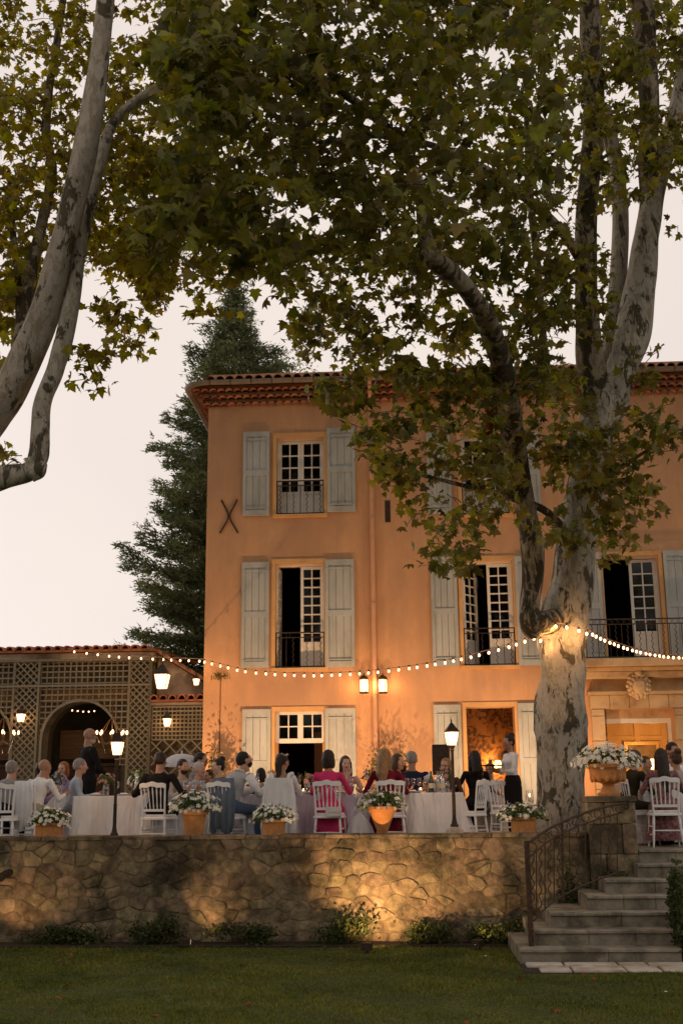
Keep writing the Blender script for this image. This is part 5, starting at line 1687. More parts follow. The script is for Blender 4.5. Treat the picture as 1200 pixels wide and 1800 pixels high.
bulb_me = MB().ell((0, 0, -0.05), (0.020, 0.020, 0.026), 10, 7).mesh('bulb', M_bulb, 'all')
sock_me = MB().lathe([(0.014, -0.02), (0.016, 0.012)], 6).mesh('socket', M_iron)
M_cord = mat('pale_cable', (0.32, 0.22, 0.16), 0.6, 0.1, 5)
def string(label, pts, spacing, energy=0.5, first=0.0):
    """pts: world points the cable passes through"""
    c3 = catmull([(p.x, p.y, p.z, 0) for p in pts], 14)
    C3 = [Vector(p[:3]) for p in c3]
    t = thing('string_lights', label, 'string lights', C3[0])
    obj('cable', MB().tube(C3, 0.007, 5), M_cord, t, world=True)
    acc = first; n = 0
    for i in range(len(C3) - 1):
        a_, b_ = C3[i], C3[i + 1]; L_ = (b_ - a_).length
        while acc < L_:
            q = a_ + (b_ - a_) * (acc / L_) - C3[0]
            rot = (random.uniform(-.2, .2), random.uniform(-.2, .2), 0)
            bu = link('bulb', bulb_me, t, q, rot)
            link('socket', sock_me, bu)
            lamp(t, q + Vector((0, 0, -0.13)), energy, WARM, 0.04)
            acc += spacing * random.uniform(0.86, 1.14); n += 1
        acc -= L_
    return t
string('string of warm bulbs along the outbuilding eaves to the house corner',
       [P(118, 1140, 25.1), P(200, 1150, 24.7), P(280, 1155, 24.1), P(354, 1158, 23.35)], 0.30, 0.4, 0.2)
string('long sagging string of warm bulbs from the house corner to the tree trunk',
       [P(354, 1158, 23.35), P(430, 1176, 22.7), P(500, 1182, 22.2), P(560, 1183, 21.7), P(640, 1179, 21.0), P(720, 1170, 20.2), P(800, 1156, 19.3), P(880, 1136, 18.4), P(945, 1114, 17.5)], 0.235, 0.55, 0.1)
string('string of warm bulbs wrapped round the burr of the big trunk',
       [P(948, 1122, 17.25), P(962, 1098, 17.02), P(988, 1096, 17.0), P(1012, 1102, 17.02), P(1036, 1110, 17.2)], 0.19, 3.0, 0.02)
string('string of warm bulbs running right from the tree to the balcony',
       [P(1036, 1108, 17.3), P(1070, 1124, 18.2), P(1110, 1138, 19.3), P(1150, 1147, 20.4), P(1200, 1152, 21.6), P(1260, 1150, 22.8)], 0.24, 0.5, 0.1)

# hanging street lantern in front of the lean-to, and small outbuilding lanterns
def hung_lantern(px, py, Y, s, label, energy, wire):
    p_ = P(px, py, Y)
    t = thing('hanging_lantern', label, 'lantern', (p_.x, Y, p_.z))
    lantern_parts(t, -0.1 * s, s, energy * 0.55)
    obj('wire', MB().tube([(0, 0, 0.2 * s), (0, 0, wire)], 0.006, 4), M_iron, t)
    return t
hung_lantern(285, 1196, 22.4, 1.55, 'large glowing street lantern hanging in front of the trellis gable', 16, 0.62)
hung_lantern(345, 1198, 25.0, 0.75, 'small lantern hanging at the house corner over the lean-to roof', 5, 0.4)
for px, py, lab in ((37, 1262, 'small lit lantern fixed to the left diagonal trellis panel'), (294, 1270, 'small lit lantern fixed to the lean-to trellis')):
    p_ = P(px, py, YO - 0.22)
    t = thing('wall_lantern', lab, 'lantern', (p_.x, YO - 0.22, p_.z))
    lantern_parts(t, -0.08, 0.95, 3)
    obj('bracket', MB().tube([(0, 0, -0.09), (0, 0.05, -0.13), (0, 0.2, -0.1)], 0.01, 5), M_iron, t)
M_bronze = mat('old_bronze', (0.10, 0.06, 0.03), 0.5, 0.3, 10, metal=0.5)
def chandelier(px, Y, label):
    p_ = P(px, 1292, Y)
    t = thing('chandelier', label, 'chandelier', (p_.x, Y, p_.z))
    obj('stem', MB().lathe([(0.02, -0.28), (0.05, -0.2), (0.02, -0.1), (0.03, 0), (0.012, 0.1), (0.01, 0.9)], 8), M_bronze, t)
    for k in range(8):
        th = 2 * PI * k / 8 + 0.3
        cx2, sy2 = math.cos(th), math.sin(th)
        arm = obj('arm', MB().tube([(0, 0, -0.12), (0.15 * cx2, 0.15 * sy2, -0.2), (0.28 * cx2, 0.28 * sy2, -0.1), (0.31 * cx2, 0.31 * sy2, 0.0)], 0.008, 5), M_bronze, t)
        obj('candle_bulb', MB().ell((0.31 * cx2, 0.31 * sy2, 0.05), (0.026, 0.026, 0.045), 8, 6), M_bulb, arm)
        obj('crystal_drops', MB().tube([(0.28 * cx2, 0.28 * sy2, -0.1), (0.16 * cx2, 0.16 * sy2, -0.38)], [0.01, 0.005], 4), M_crystal, arm)
        obj('crystal_chain', MB().tube([(0.03 * cx2, 0.03 * sy2, 0.35), (0.2 * cx2, 0.2 * sy2, 0.1), (0.3 * cx2, 0.3 * sy2, 0.02)], 0.006, 4), M_bronze, arm)
    lamp(t, (0, -0.15, 0.12), 7, WARM, 0.2)
chandelier(197, YO - 0.9, 'chandelier with candle bulbs hanging before the trellis arch')
chandelier(6, YO - 0.9, 'chandelier with candle bulbs cut by the left picture edge')
# dim bulb inside the arch
p_ = P(107, 1256, YO + 1.3)
t = thing('ceiling_bulb', 'tiny pendant lamp seen inside the dark arch', 'lamp', p_)
obj('bulb', MB().ell((0, 0, 0), (0.04, 0.04, 0.06), 8, 6), M_bulb, t); obj('wire', MB().tube([(0, 0, 0.05), (0, 0, 0.5)], 0.006, 4), M_iron, t)
lamp(t, (0, 0, -0.12), 5, WARM, 0.05)
p_ = P(137, 1250, YO + 3.5)
t = thing('bottle_rack_light', 'short row of tiny pinkish lights deep inside the arch', 'lights', p_)
for k in range(7):
    obj('bulb', MB().ell((-0.42 + k * 0.14, 0, 0.02 * math.sin(k)), (0.02, 0.02, 0.02), 6, 4), M_bulb, t)
obj('bar', MB().box(-0.5, 0.5, 0.02, 0.04, -0.01, 0.01), M_iron, t)

# spotlights: on the bed washing the wall, and behind the potted bushes washing the facade
def floodlight(loc, target, energy, spot, label, blend=0.6, s=1.0, col=WARM):
    t = thing('floodlight', label, 'floodlight', loc)
    d = (Vector(target) - Vector(loc)); az_ = math.atan2(d.x, d.y)
    obj('housing', MB().cbox(-0.06 * s, 0.06 * s, -0.09 * s, 0.02, 0.03, 0.12, 0.008), M_iron, t, rot=(0, 0, -az_))
    obj('lens', MB().box(-0.045 * s, 0.045 * s, 0.021, 0.026, 0.045, 0.105), glow('floodlight_lens', (1.0, 0.7, 0.4), 2.0), t, rot=(0, 0, -az_))
    obj('stake', MB().tube([(0, -0.03, -0.05), (0, -0.03, 0.035)], 0.012, 6), M_iron, t)
    lamp(t, Vector((0, 0.05, 0.08)), energy, col, 0.03, 'SPOT', target=Vector(target) - Vector(loc), spot=spot, blend=blend)
    return t
for px, E_, lab, dx_, yo in ((-15, 22, 'small floodlight at the foot of the wall under the drain spout', 0.35, 0.62),
                     (330, 24, 'small floodlight in the bed behind the leftmost round bush', 0.55, 0.5),
                     (645, 185, 'small black floodlight beside the tallest wall-foot bush', 0.25, 1.0),
                     (840, 20, 'small floodlight between the low bush and the railing bush', 0.55, 0.7)):
    p_ = P(px, 1605, YW - yo)
    floodlight((p_.x, YW - yo, LZ), (p_.x + dx_, YW, LZ + 1.0), E_, 100 if px != 645 else 112, lab, 0.7, col=(1.0, 0.56, 0.24))
UPL = [(350, 330, 'floodlight behind the potted bush at the house corner', 0.1), (600, 270, 'floodlight behind the potted bush under the wall lanterns', 0.0),
       (760, 230, 'floodlight at the wall foot left of the loudspeaker', 0.1), (950, 240, 'floodlight at the wall foot behind the big trunk', 0.2), (1060, 160, 'floodlight lighting the left portal pillar', 0.1)]
for px, E_, lab, dx_ in UPL:
    p_ = P(px, 1440, YF - 2.0)
    floodlight((p_.x, YF - 2.0, 0.0), (p_.x + dx_, YF, 3.4), E_, 125, lab, 0.9, col=(1.0, 0.58, 0.29))

# ================================================================ pots and flowers
def bouquet(t, rx, ry_, h, z0, nleaf, nflo, seed, mats=(None, None), fsize=0.027, nm='blossoms', lsize=0.055, indiv=True):
    r_ = np.random.default_rng(seed)
    def pts(n, shell):
        u = r_.normal(size=(n, 3)); u /= np.linalg.norm(u, axis=1)[:, None]; u[:, 2] = np.abs(u[:, 2]) * 1.0 - 0.15
        rad = shell if np.isscalar(shell) else r_.uniform(shell[0], shell[1], n)[:, None]
        return u * rad * [rx, ry_, h] + [0, 0, z0] + r_.normal(size=(n, 3)) * 0.012
    o = link('foliage', leaves_mesh('foliage', pts(nleaf, (0.35, 1.0)), lsize, mats[0] or M_leafpot, seed=seed, asp=0.5), t); o['kind'] = 'stuff'
    fl = MB(); q = pts(nflo, (0.86, 1.08))
    me_ = FLOWER.setdefault((mats[1] or M_flowerw).name, flower_mesh(mats[1] or M_flowerw))
    for k in range(nflo):
        d = Vector((q[k][0] / rx, q[k][1] / ry_ - 0.2, (q[k][2] - z0) / h + 0.3)).normalized()
        s_ = fsize * r_.uniform(0.75, 1.25)
        link('blossom', me_, t, q[k], d.to_track_quat('Z', 'Y').to_euler(), (s_,) * 3)
    return t
FLOWER = {}
def flower_mesh(m):
    mb = MB(); vs = [(0, 0, 0.10)]; fs = []
    for k in range(5):
        th = 2 * PI * k / 5
        for dth, r_, z in ((-0.5, 0.55, 0.12), (-0.32, 1.0, 0.2), (0, 0.92, 0.1), (0.32, 1.0, 0.2), (0.5, 0.55, 0.12)):
            vs.append((r_ * math.cos(th + dth), r_ * math.sin(th + dth), z))
        b_ = 1 + k * 5
        fs += [(0, b_, b_ + 1), (0, b_ + 1, b_ + 2), (0, b_ + 2, b_ + 3), (0, b_ + 3, b_ + 4)]
    mb.add(vs, fs); return mb.mesh('blossom', m)
def pot(px, ptop, label, kind, w_px, pbot=1468, Y=YW + 0.2, fl=(0.36, 0.2, 0.26, 60), zb=None, seed=1):
    s = FPX / Y / 1.0
    zb = zw + 0.013 if zb is None else zb
    p_ = P(px, 1455, Y); ht = (pbot - ptop) / s; r_ = w_px / s / 2
    t = thing('flower_pot', label, 'flower pot', (p_.x, Y, zb))
    ht = max(ht, 0.14)
    if kind == 'round':
        obj('pot', MB().lathe([(r_ * 0.62, 0), (r_ * 0.66, 0.02), (r_ * 0.86, ht * 0.72), (r_ * 0.88, ht * 0.78), (r_, ht * 0.79), (r_ * 1.02, ht * 0.97), (r_ * 0.98, ht), (r_ * 0.85, ht * 0.97), (r_ * 0.84, ht * 0.9)], 20), M_terra, t, smooth=True)
        obj('soil', MB().lathe([(r_ * 0.84, ht * 0.86), (r_ * 0.84, ht * 0.9)], 16), M_soil, t)
    elif kind == 'cone':
        obj('pot', MB().lathe([(r_ * 0.30, 0), (r_ * 0.34, 0.02), (r_ * 0.80, ht * 0.70), (r_ * 0.83, ht * 0.76), (r_ * 0.96, ht * 0.77), (r_ * 0.98, ht * 0.86), (r_ * 1.02, ht * 0.88), (r_ * 1.02, ht), (r_ * 0.86, ht * 0.98), (r_ * 0.84, ht * 0.9)], 20), M_terra, t, smooth=True)
    else:
        b_ = MB(); d_ = 0.085
        b_.cbox(-r_ * 0.93, r_ * 0.93, -d_, d_, 0, ht * 0.8, 0.008); b_.cbox(-r_, r_, -d_ - 0.008, d_ + 0.008, ht * 0.8 + 0.001, ht, 0.006)
        obj('pot', b_, M_terra, t)
        obj('soil', MB().box(-r_ * 0.9, r_ * 0.9, -d_ * 0.85, d_ * 0.85, ht + 0.001, ht + 0.006), M_soil, t)
        obj('saucer', MB().cbox(-r_ * 1.15, r_ * 1.15, -d_ - 0.03, d_ + 0.03, -0.008, -0.001, 0.003), M_terra, t)
    bouquet(t, fl[0], fl[1], fl[2], ht, 480, int(fl[3] * 2.3), seed)
    return t
pot(87, 1446, 'small rectangular terracotta planter of white flowers at the left end of the wall', 'box', 46, fl=(0.30, 0.16, 0.24, 38), seed=1)
pot(341, 1425, 'round terracotta pot of white flowers between the white chair and the man in the waistcoat', 'round', 47, fl=(0.38, 0.2, 0.28, 78), seed=2)
pot(481, 1443, 'box shaped terracotta planter of white flowers in front of the bride', 'box', 40, fl=(0.32, 0.17, 0.24, 52), seed=3)
pot(672, 1423, 'conical terracotta pot of white flowers between the pink guest and the burgundy guest', 'cone', 50, fl=(0.34, 0.2, 0.27, 34), seed=4)
pot(919, 1440, 'low terracotta planter of white flowers near the foot of the big trunk', 'box', 42, pbot=1465, fl=(0.36, 0.18, 0.24, 42), seed=5)
# urn on the pier
up = P(1070, 1398, YW + 0.1)
urn = thing('stone_urn', 'footed terracotta urn overflowing with white flowers on the stone pier', 'urn', (up.x, YW + 0.12, pz1))
obj('foot', MB().lathe([(0.15, 0), (0.155, 0.03), (0.11, 0.06), (0.075, 0.13), (0.085, 0.16)], 20), M_terra, urn, smooth=True)
obj('bowl', MB().lathe([(0.085, 0.161), (0.19, 0.19), (0.235, 0.24), (0.245, 0.32), (0.25, 0.36), (0.29, 0.37), (0.30, 0.41), (0.27, 0.42), (0.25, 0.40)], 24), M_terra, urn, smooth=True)
for k in range(14):
    th = 2 * PI * k / 14
    obj('gadroon', MB().ell((0.212 * math.cos(th), 0.212 * math.sin(th), 0.245), (0.032, 0.032, 0.07), 6, 5), M_terra, urn, smooth='all')
bouquet(urn, 0.46, 0.28, 0.30, 0.42, 700, 270, 8, fsize=0.031)

# potted shrubs by the facade
M_dryleaf = mat('small_olive_leaf', (0.13, 0.12, 0.035), 0.7, 0.3, 6, island=0.35, trans=0.3)
for px, hh, rr2, lab, sd_ in ((381, 1.55, 0.27, 'potted olive bush lit from behind at the house corner', 31), (671, 1.45, 0.22, 'potted bush left of a pair under the downpipe', 32), (704, 1.40, 0.22, 'potted bush right of a pair next to the navy suited man', 33)):
    p_ = P(px, 1440, YF - 0.55)
    t = shrub((p_.x, YF - 0.55, 0.0), rr2, 0.22, hh, 700, lab, 'potted_bush', 'potted bush', seed=sd_, size=0.06, m=M_dryleaf, base=0.55, lumps=12)
    obj('pot', MB().lathe([(0.15, 0), (0.21, 0.36), (0.24, 0.37), (0.24, 0.44), (0.2, 0.44)], 16), M_terra, t, smooth=True)
hp = P(388, 1188, YF - 0.08)
t = thing('wall_plant', 'small dry plant tuft growing from the facade above the thin cable', 'plant', (hp.x, YF - 0.05, hp.z))
o = link('foliage', leaves_mesh('foliage', rng.normal(size=(110, 3)) * [0.09, 0.03, 0.035], 0.05, M_dryleaf, seed=9), t); o['kind'] = 'stuff'

# ================================================================ chairs
CH = {}
def chair_meshes():
    h = 0.92; sh_ = 0.45
    CH['seat'] = MB().lathe([(0.19, sh_ - 0.035), (0.225, sh_ - 0.028), (0.235, sh_ - 0.012), (0.225, sh_), (0.20, sh_ + 0.008)], 4).mesh('seat', M_chair)
    CH['seat'] = MB().cbox(-0.205, 0.205, -0.19, 0.205, sh_ - 0.035, sh_, 0.014).mesh('seat', M_chair)
    CH['cushion'] = MB().cbox(-0.19, 0.19, -0.17, 0.19, sh_ + 0.001, sh_ + 0.035, 0.018).mesh('cushion', M_cloth)
    def leg(x, y, sx_, sy_):
        rings = [(0.010, 0), (0.014, 0.05), (0.017, 0.17), (0.021, 0.18), (0.017, 0.19), (0.018, 0.30), (0.022, 0.31), (0.018, 0.32), (0.017, sh_ - 0.036)]
        mb = MB(); mb.tube([(x + sx_ * (1 - z / sh_) * 0.035, y + sy_ * (1 - z / sh_) * 0.04, z) for _, z in rings], [r_ for r_, _ in rings], 8)
        return mb.mesh('leg', M_chair, True)
    CH['legs'] = [leg(x, y, x / abs(x), y / abs(y)) for x in (-0.17, 0.17) for y in (0.17,)] + [leg(x, -0.165, x / abs(x), -1.2) for x in (-0.165, 0.165)]
    CH['posts'] = []
    for s_ in (-1, 1):
        mb = MB(); mb.tube([(s_ * 0.168, -0.172, sh_ - 0.03), (s_ * 0.172, -0.19, 0.6), (s_ * 0.182, -0.215, 0.78), (s_ * 0.192, -0.235, h - 0.02)], [0.017, 0.014, 0.014, 0.012], 8)
        CH['posts'].append(mb.mesh('back_post', M_chair, True))
    mb = MB()
    n = 12
    for k in range(n):
        x0, x1 = -0.2 + 0.4 * k / n, -0.2 + 0.4 * (k + 1) / n
        f_ = lambda x: h - 0.02 + 0.03 * math.cos(x / 0.2 * PI / 2) + 0.008 * math.cos(x / 0.2 * PI * 2.5)
        y_ = lambda x: -0.237 - 0.02 * (1 - (x / 0.2) ** 2)
        mb.add([(x0, y_(x0) - 0.012, f_(x0) - 0.065), (x1, y_(x1) - 0.012, f_(x1) - 0.065), (x1, y_(x1) - 0.012, f_(x1)), (x0, y_(x0) - 0.012, f_(x0)),
                (x0, y_(x0) + 0.012, f_(x0) - 0.06), (x1, y_(x1) + 0.012, f_(x1) - 0.06), (x1, y_(x1) + 0.012, f_(x1)), (x0, y_(x0) + 0.012, f_(x0))],
               [(0, 1, 2, 3), (7, 6, 5, 4), (3, 2, 6, 7), (1, 0, 4, 5)] + ([(0, 3, 7, 4)] if k == 0 else []) + ([(1, 5, 6, 2)] if k == n - 1 else []))
    CH['crest'] = mb.mesh('crest_rail', M_chair)
    CH['rail'] = MB().box(-0.165, 0.165, -0.192, -0.172, 0.525, 0.56).mesh('back_rail', M_chair)
    CH['spindles'] = []
    for k in range(5):
        x = -0.11 + 0.055 * k
        prof_ = [(0.007, 0.56), (0.011, 0.6), (0.007, 0.66), (0.008, 0.72), (0.012, 0.79), (0.008, 0.85), (0.008, 0.88)]
        mb = MB(); mb.tube([(x * (1 + (z - 0.56) * 0.6), -0.182 - (z - 0.56) * 0.21, z) for _, z in prof_], [r_ for r_, _ in prof_], 6)
        CH['spindles'].append(mb.mesh('spindle', M_chair, True))
    CH['str'] = []
    for z in (0.16, 0.27):
        for a_, b_ in (((-0.19, -0.19, z), (-0.19, 0.19, z)), ((0.19, -0.19, z), (0.19, 0.19, z))):
            CH['str'].append(MB().tube([a_, ((a_[0] + b_[0]) / 2, 0, z), b_], [0.008, 0.012, 0.008], 6).mesh('stretcher', M_chair, True))
    for y, z in ((-0.19, 0.22), (0.185, 0.22), (0.18, 0.31)):
        CH['str'].append(MB().tube([(-0.185, y, z), (0, y, z), (0.185, y, z)], [0.008, 0.012, 0.008], 6).mesh('stretcher', M_chair, True))
chair_meshes()
def chair(px, Y, rz, label, z=0.0, pyg=1480):
    p_ = P(px, pyg, Y)
    t = thing('chair', label, 'chair', (p_.x, Y, z), rz, 'white spindle back banquet chairs')
    for nm, me in [('seat', CH['seat']), ('cushion', CH['cushion']), ('crest_rail', CH['crest']), ('back_rail', CH['rail'])]: link(nm, me, t)
    for nm, lst in (('leg', CH['legs']), ('back_post', CH['posts']), ('spindle', CH['spindles']), ('stretcher', CH['str'])):
        for me in lst: link(nm, me, t)
    return t
chair(279, 16.95, R(-14), 'white chair with open spindles carrying the man in the black suit')
chair(580, 16.95, R(-6), 'white chair of the woman in pink with a small white bag on it')
chair(494, 17.0, R(-4), 'white chair of the bride draped with her veil')
chair(687, 17.0, R(3), 'white chair of the woman in burgundy behind the conical pot')
chair(826, 17.55, R(62), 'empty white chair at the right end of the long table')
chair(1170, 16.75, R(-3), 'white chair of the long haired woman in a floral dress right of the steps')
chair(1122, 17.35, R(-70), 'white chair of the man in the olive shirt behind the pier')
chair(398, 17.0, R(-22), 'white chair under the man in the waistcoat with a jacket over it')
chair(3, 16.85, R(8), 'white chair cut by the left picture edge')
chair(62, 17.25, R(-30), 'white chair of the man in the white shirt behind the small planter')
chair(892, 18.9, R(200), 'white chair half hidden behind the low planter by the trunk')

# ================================================================ tables with cloths
def cloth_mesh(w, d, h, seed, nfold=26, amp=0.070, flare=0.13):
    r_ = random.Random(seed)
    per = []
    c_ = 0.06
    for (cx1, cy1, a0) in ((w / 2 - c_, d / 2 - c_, 0), (-w / 2 + c_, d / 2 - c_, PI / 2), (-w / 2 + c_, -d / 2 + c_, PI), (w / 2 - c_, -d / 2 + c_, 1.5 * PI)):
        for k in range(5):
            th = a0 + PI / 2 * k / 4
            per.append((cx1 + c_ * math.cos(th), cy1 + c_ * math.sin(th), math.cos(th), math.sin(th)))
    # resample
    pts = []
    n0 = len(per)
    for i in range(n0):
        a_, b_ = per[i], per[(i + 1) % n0]
        L_ = math.hypot(b_[0] - a_[0], b_[1] - a_[1]); m_ = max(1, int(L_ / 0.035))
        for k in range(m_):
            t = k / m_
            nx_, ny_ = a_[2] + (b_[2] - a_[2]) * t, a_[3] + (b_[3] - a_[3]) * t
            q = math.hypot(nx_, ny_) or 1
            pts.append((a_[0] + (b_[0] - a_[0]) * t, a_[1] + (b_[1] - a_[1]) * t, nx_ / q, ny_ / q))
    n = len(pts)
    ph = [r_.uniform(0, 6.28) for _ in range(6)]
    lv = [0, 0.02, 0.08, 0.2, 0.35, 0.5, 0.65, 0.8, 0.9, 1.0]
    vs, s_ = [], 0
    for li, l_ in enumerate(lv):
        s_ = 0
        for i, (x, y, nx_, ny_) in enumerate(pts):
            s_ = i * 0.035
            f_ = math.sin(s_ * 7.5 + ph[0] + 0.8 * math.sin(s_ * 2.1 + ph[1]) + l_ * 0.8) + 0.6 * math.sin(s_ * 15 + ph[2] + l_) + 0.5 * math.sin(s_ * 3.1 + ph[3] - 2.0 * l_)
            o_ = (amp * f_ + flare * 0.6) * l_ ** 0.8 if li else 0
            sag = 0.016 * math.sin(s_ * 3 + ph[4]) * l_
            vs.append((x + nx_ * o_, y + ny_ * o_, h - l_ * (h - 0.025) + sag))
    fs = [(li * n + i, (li + 1) * n + i, (li + 1) * n + (i + 1) % n, li * n + (i + 1) % n) for li in range(len(lv) - 1) for i in range(n)]
    vs.append((0, 0, h + 0.002)); c0 = len(vs) - 1
    fs += [(i, (i + 1) % n, c0) for i in range(n)]
    mb = MB(); mb.add(vs, fs); return mb
def table(x0px, x1px, y0, y1, label, m, seed, h=0.75, top=True):
    xa, xb = P(x0px, 1430, y0).x, P(x1px, 1430, y0).x
    t = thing('dining_table', label, 'table', ((xa + xb) / 2, (y0 + y1) / 2, 0))
    obj('tablecloth', cloth_mesh(xb - xa, y1 - y0, h, seed), m, t, smooth='all')
    return t
table(126, 392, 17.35, 18.25, 'left long table under a pale draped cloth behind the left lamp post', M_cloth, 1)
table(424, 626, 17.40, 18.30, 'middle long table under a bluish cloth behind the bride', M_cloth2, 2)
table(631, 815, 17.35, 18.25, 'right long table under a smooth white cloth ending at the empty chair', M_cloth, 3)
table(-110, 118, 18.3, 19.1, 'white clothed table of the guests at the far left', M_cloth, 4)
table(1128, 1290, 17.5, 18.5, 'white clothed table behind the pier and urn at right', M_cloth, 5)
table(846, 884, 20.2, 21.0, 'small table in a beige cloth left of the waitress', mat('beige_linen', (0.42, 0.33, 0.25), 0.9, 0.06, 5), 6, h=0.74)

# ================================================================ tableware
M_wine = mat('red_wine', (0.10, 0.008, 0.012), 0.2, 0.1, 3)
M_green = mat('green_bottle_glass', (0.015, 0.03, 0.012), 0.15, 0.2, 5, spec=0.6)
M_label = mat('paper_label', (0.55, 0.48, 0.36), 0.8, 0.1, 5)
M_pinkf = mat('pink_petals', (0.55, 0.24, 0.22), 0.7, 0.2, 20, trans=0.15, col2=(0.65, 0.42, 0.34))
M_lilf = mat('lilac_petals', (0.42, 0.34, 0.46), 0.7, 0.2, 20, trans=0.15)
M_flame = glow('candle_flame', (1.0, 0.6, 0.25), 9.0)
def at(px, Y): return P(px, 1398, Y).x
TZ = 0.755
def glass(px, Y, label, wine=False, z=TZ, group=None):
    t = thing('wine_glass', label, 'wine glass', (at(px, Y), Y, z), 0, group)
    obj('bowl', MB().lathe([(0.008, 0.09), (0.036, 0.115), (0.043, 0.15), (0.036, 0.205)], 10, cap=False), M_crystal, t, smooth='all')
    obj('stem', MB().lathe([(0.034, 0), (0.03, 0.004), (0.005, 0.012), (0.0045, 0.09)], 8), M_crystal, t)
    if wine: obj('wine', MB().lathe([(0.008, 0.093), (0.033, 0.115), (0.039, 0.14)], 10), M_wine, t)
    return t
def bottle(px, Y, label, clear=False, z=TZ):
    t = thing('bottle', label, 'bottle', (at(px, Y), Y, z))
    obj('body', MB().lathe([(0.036, 0), (0.038, 0.01), (0.038, 0.17), (0.030, 0.20), (0.014, 0.25), (0.013, 0.29), (0.016, 0.295), (0.015, 0.305)], 12), M_crystal if clear else M_green, t, smooth=True)
    obj('bottle_label', MB().lathe([(0.0395, 0.06), (0.0395, 0.13)], 12, cap=False), M_label, t)
    if clear: obj('water', MB().lathe([(0.034, 0.005), (0.034, 0.16), (0.026, 0.19)], 10), mat('pale_water', (0.55, 0.58, 0.58), 0.2, 0.05, 5), t)
    return t
def candle(px, Y, label, z=TZ):
    t = thing('candle', label, 'candle', (at(px, Y), Y, z))
    obj('holder', MB().lathe([(0.035, 0), (0.04, 0.06)], 10, cap=False), M_crystal, t)
    obj('wax', MB().lathe([(0.028, 0.001), (0.028, 0.035)], 10), M_flowerw, t)
    obj('flame', MB().ell((0, 0, 0.052), (0.008, 0.008, 0.018), 6, 5), M_flame, t)
    lamp(t, (0, 0, 0.10), 0.5, WARM, 0.01)
def vase(px, Y, label, m, rx, h, n=24, z=TZ, seed=1, leafm=None, fs=0.035, name='flower_vase'):
    t = thing(name, label, 'flower vase', (at(px, Y), Y, z))
    obj('vase', MB().lathe([(0.04, 0), (0.05, 0.02), (0.055, 0.10), (0.04, 0.15), (0.05, 0.17)], 12), M_crystal, t, smooth=True)
    sb = MB()
    for k in range(7):
        th = k * 0.9; sb.tube([(0, 0, 0.02), (0.3 * rx * math.cos(th), 0.3 * rx * math.sin(th), 0.2), (0.7 * rx * math.cos(th), 0.7 * rx * math.sin(th), 0.17 + h * 0.5)], 0.003, 4)
    obj('stems', sb, M_leafpot, t)['kind'] = 'stuff'
    bouquet(t, rx, rx, h, 0.2, 110, n, seed, (leafm, m), fs, lsize=0.05)
vase(243, 17.9, 'tall vase of white flowers and greenery behind the left lamp post', M_flowerw, 0.16, 0.26, 16, seed=41)
vase(186, 17.8, 'low vase of pink and white flowers beside the standing man', M_pinkf, 0.13, 0.14, 16, seed=42)
vase(540, 17.75, 'low bowl of pink roses between the bride and the pink dress', M_pinkf, 0.11, 0.11, 20, seed=43)
vase(651, 17.9, 'bouquet of grey green leaves and pale flowers left of the blonde guest', M_lilf, 0.16, 0.20, 14, seed=44)
vase(785, 18.0, 'tall bouquet of cream and pink flowers behind the right lamp post', M_pinkf, 0.12, 0.26, 20, seed=45)
vase(103, 18.6, 'vase of lilac flowers on the far left table', M_lilf, 0.13, 0.2, 18, seed=46)
vase(478, 18.1, 'small vase of red flowers left of the bride', M_pinkf, 0.07, 0.2, 8, seed=47)
bottle(240, 17.6, 'clear water bottle on the left table next to the black suited man', True)
bottle(453, 17.6, 'clear water bottle right of the man in the waistcoat', True)
bottle(444, 17.8, 'dark wine bottle between the waistcoat man and the bride')
bottle(525, 17.7, 'dark wine bottle at the right shoulder of the bride')
bottle(758, 17.65, 'dark wine bottle nearest the wine glasses on the right table')
bottle(769, 17.8, 'clear water bottle at the right end of the table', True)
bottle(778, 17.6, 'clear bottle at the corner in front of the tall bouquet', True)
for px, Y, lab, wn in ((326, 17.7, 'wine glass leftmost behind the round pot', 0), (341, 17.6, 'wine glass second from left behind the round pot', 0), (356, 17.7, 'wine glass rightmost behind the round pot', 0),
                       (437, 17.6, 'glass of red wine left of the clear bottle', 1), (538, 17.9, 'tall wine glass just right of the bride', 0), (552, 18.0, 'wine glass in front of the dark doorway', 0), (562, 17.9, 'wine glass touching the pink shoulder', 0),
                       (716, 17.6, 'leftmost glass of red wine on the right table', 1), (726, 17.75, 'second glass of red wine on the right table', 1), (737, 17.6, 'third glass of red wine on the right table', 1), (749, 17.7, 'rightmost glass of red wine on the right table', 1),
                       (618, 17.8, 'wine glass in front of the smiling woman', 0), (205, 17.7, 'wine glass behind the left lamp post', 0), (262, 17.65, 'wine glass at the elbow of the black suited man', 0), (85, 18.5, 'wine glass on the far left table', 0)):
    glass(px, Y, lab, bool(wn))
for px, Y, lab in ((256, 17.5, 'small lit candle on the left table beside the white chair'), (739, 17.45, 'small lit candle in front of the red wine glasses'), (640, 17.5, 'small lit candle at the joint of the middle and right tables'), (533, 17.5, 'small lit candle right of the bride')):
    candle(px, Y, lab)
M_plate = mat('white_china', (0.68, 0.66, 0.64), 0.3, 0.04, 8)
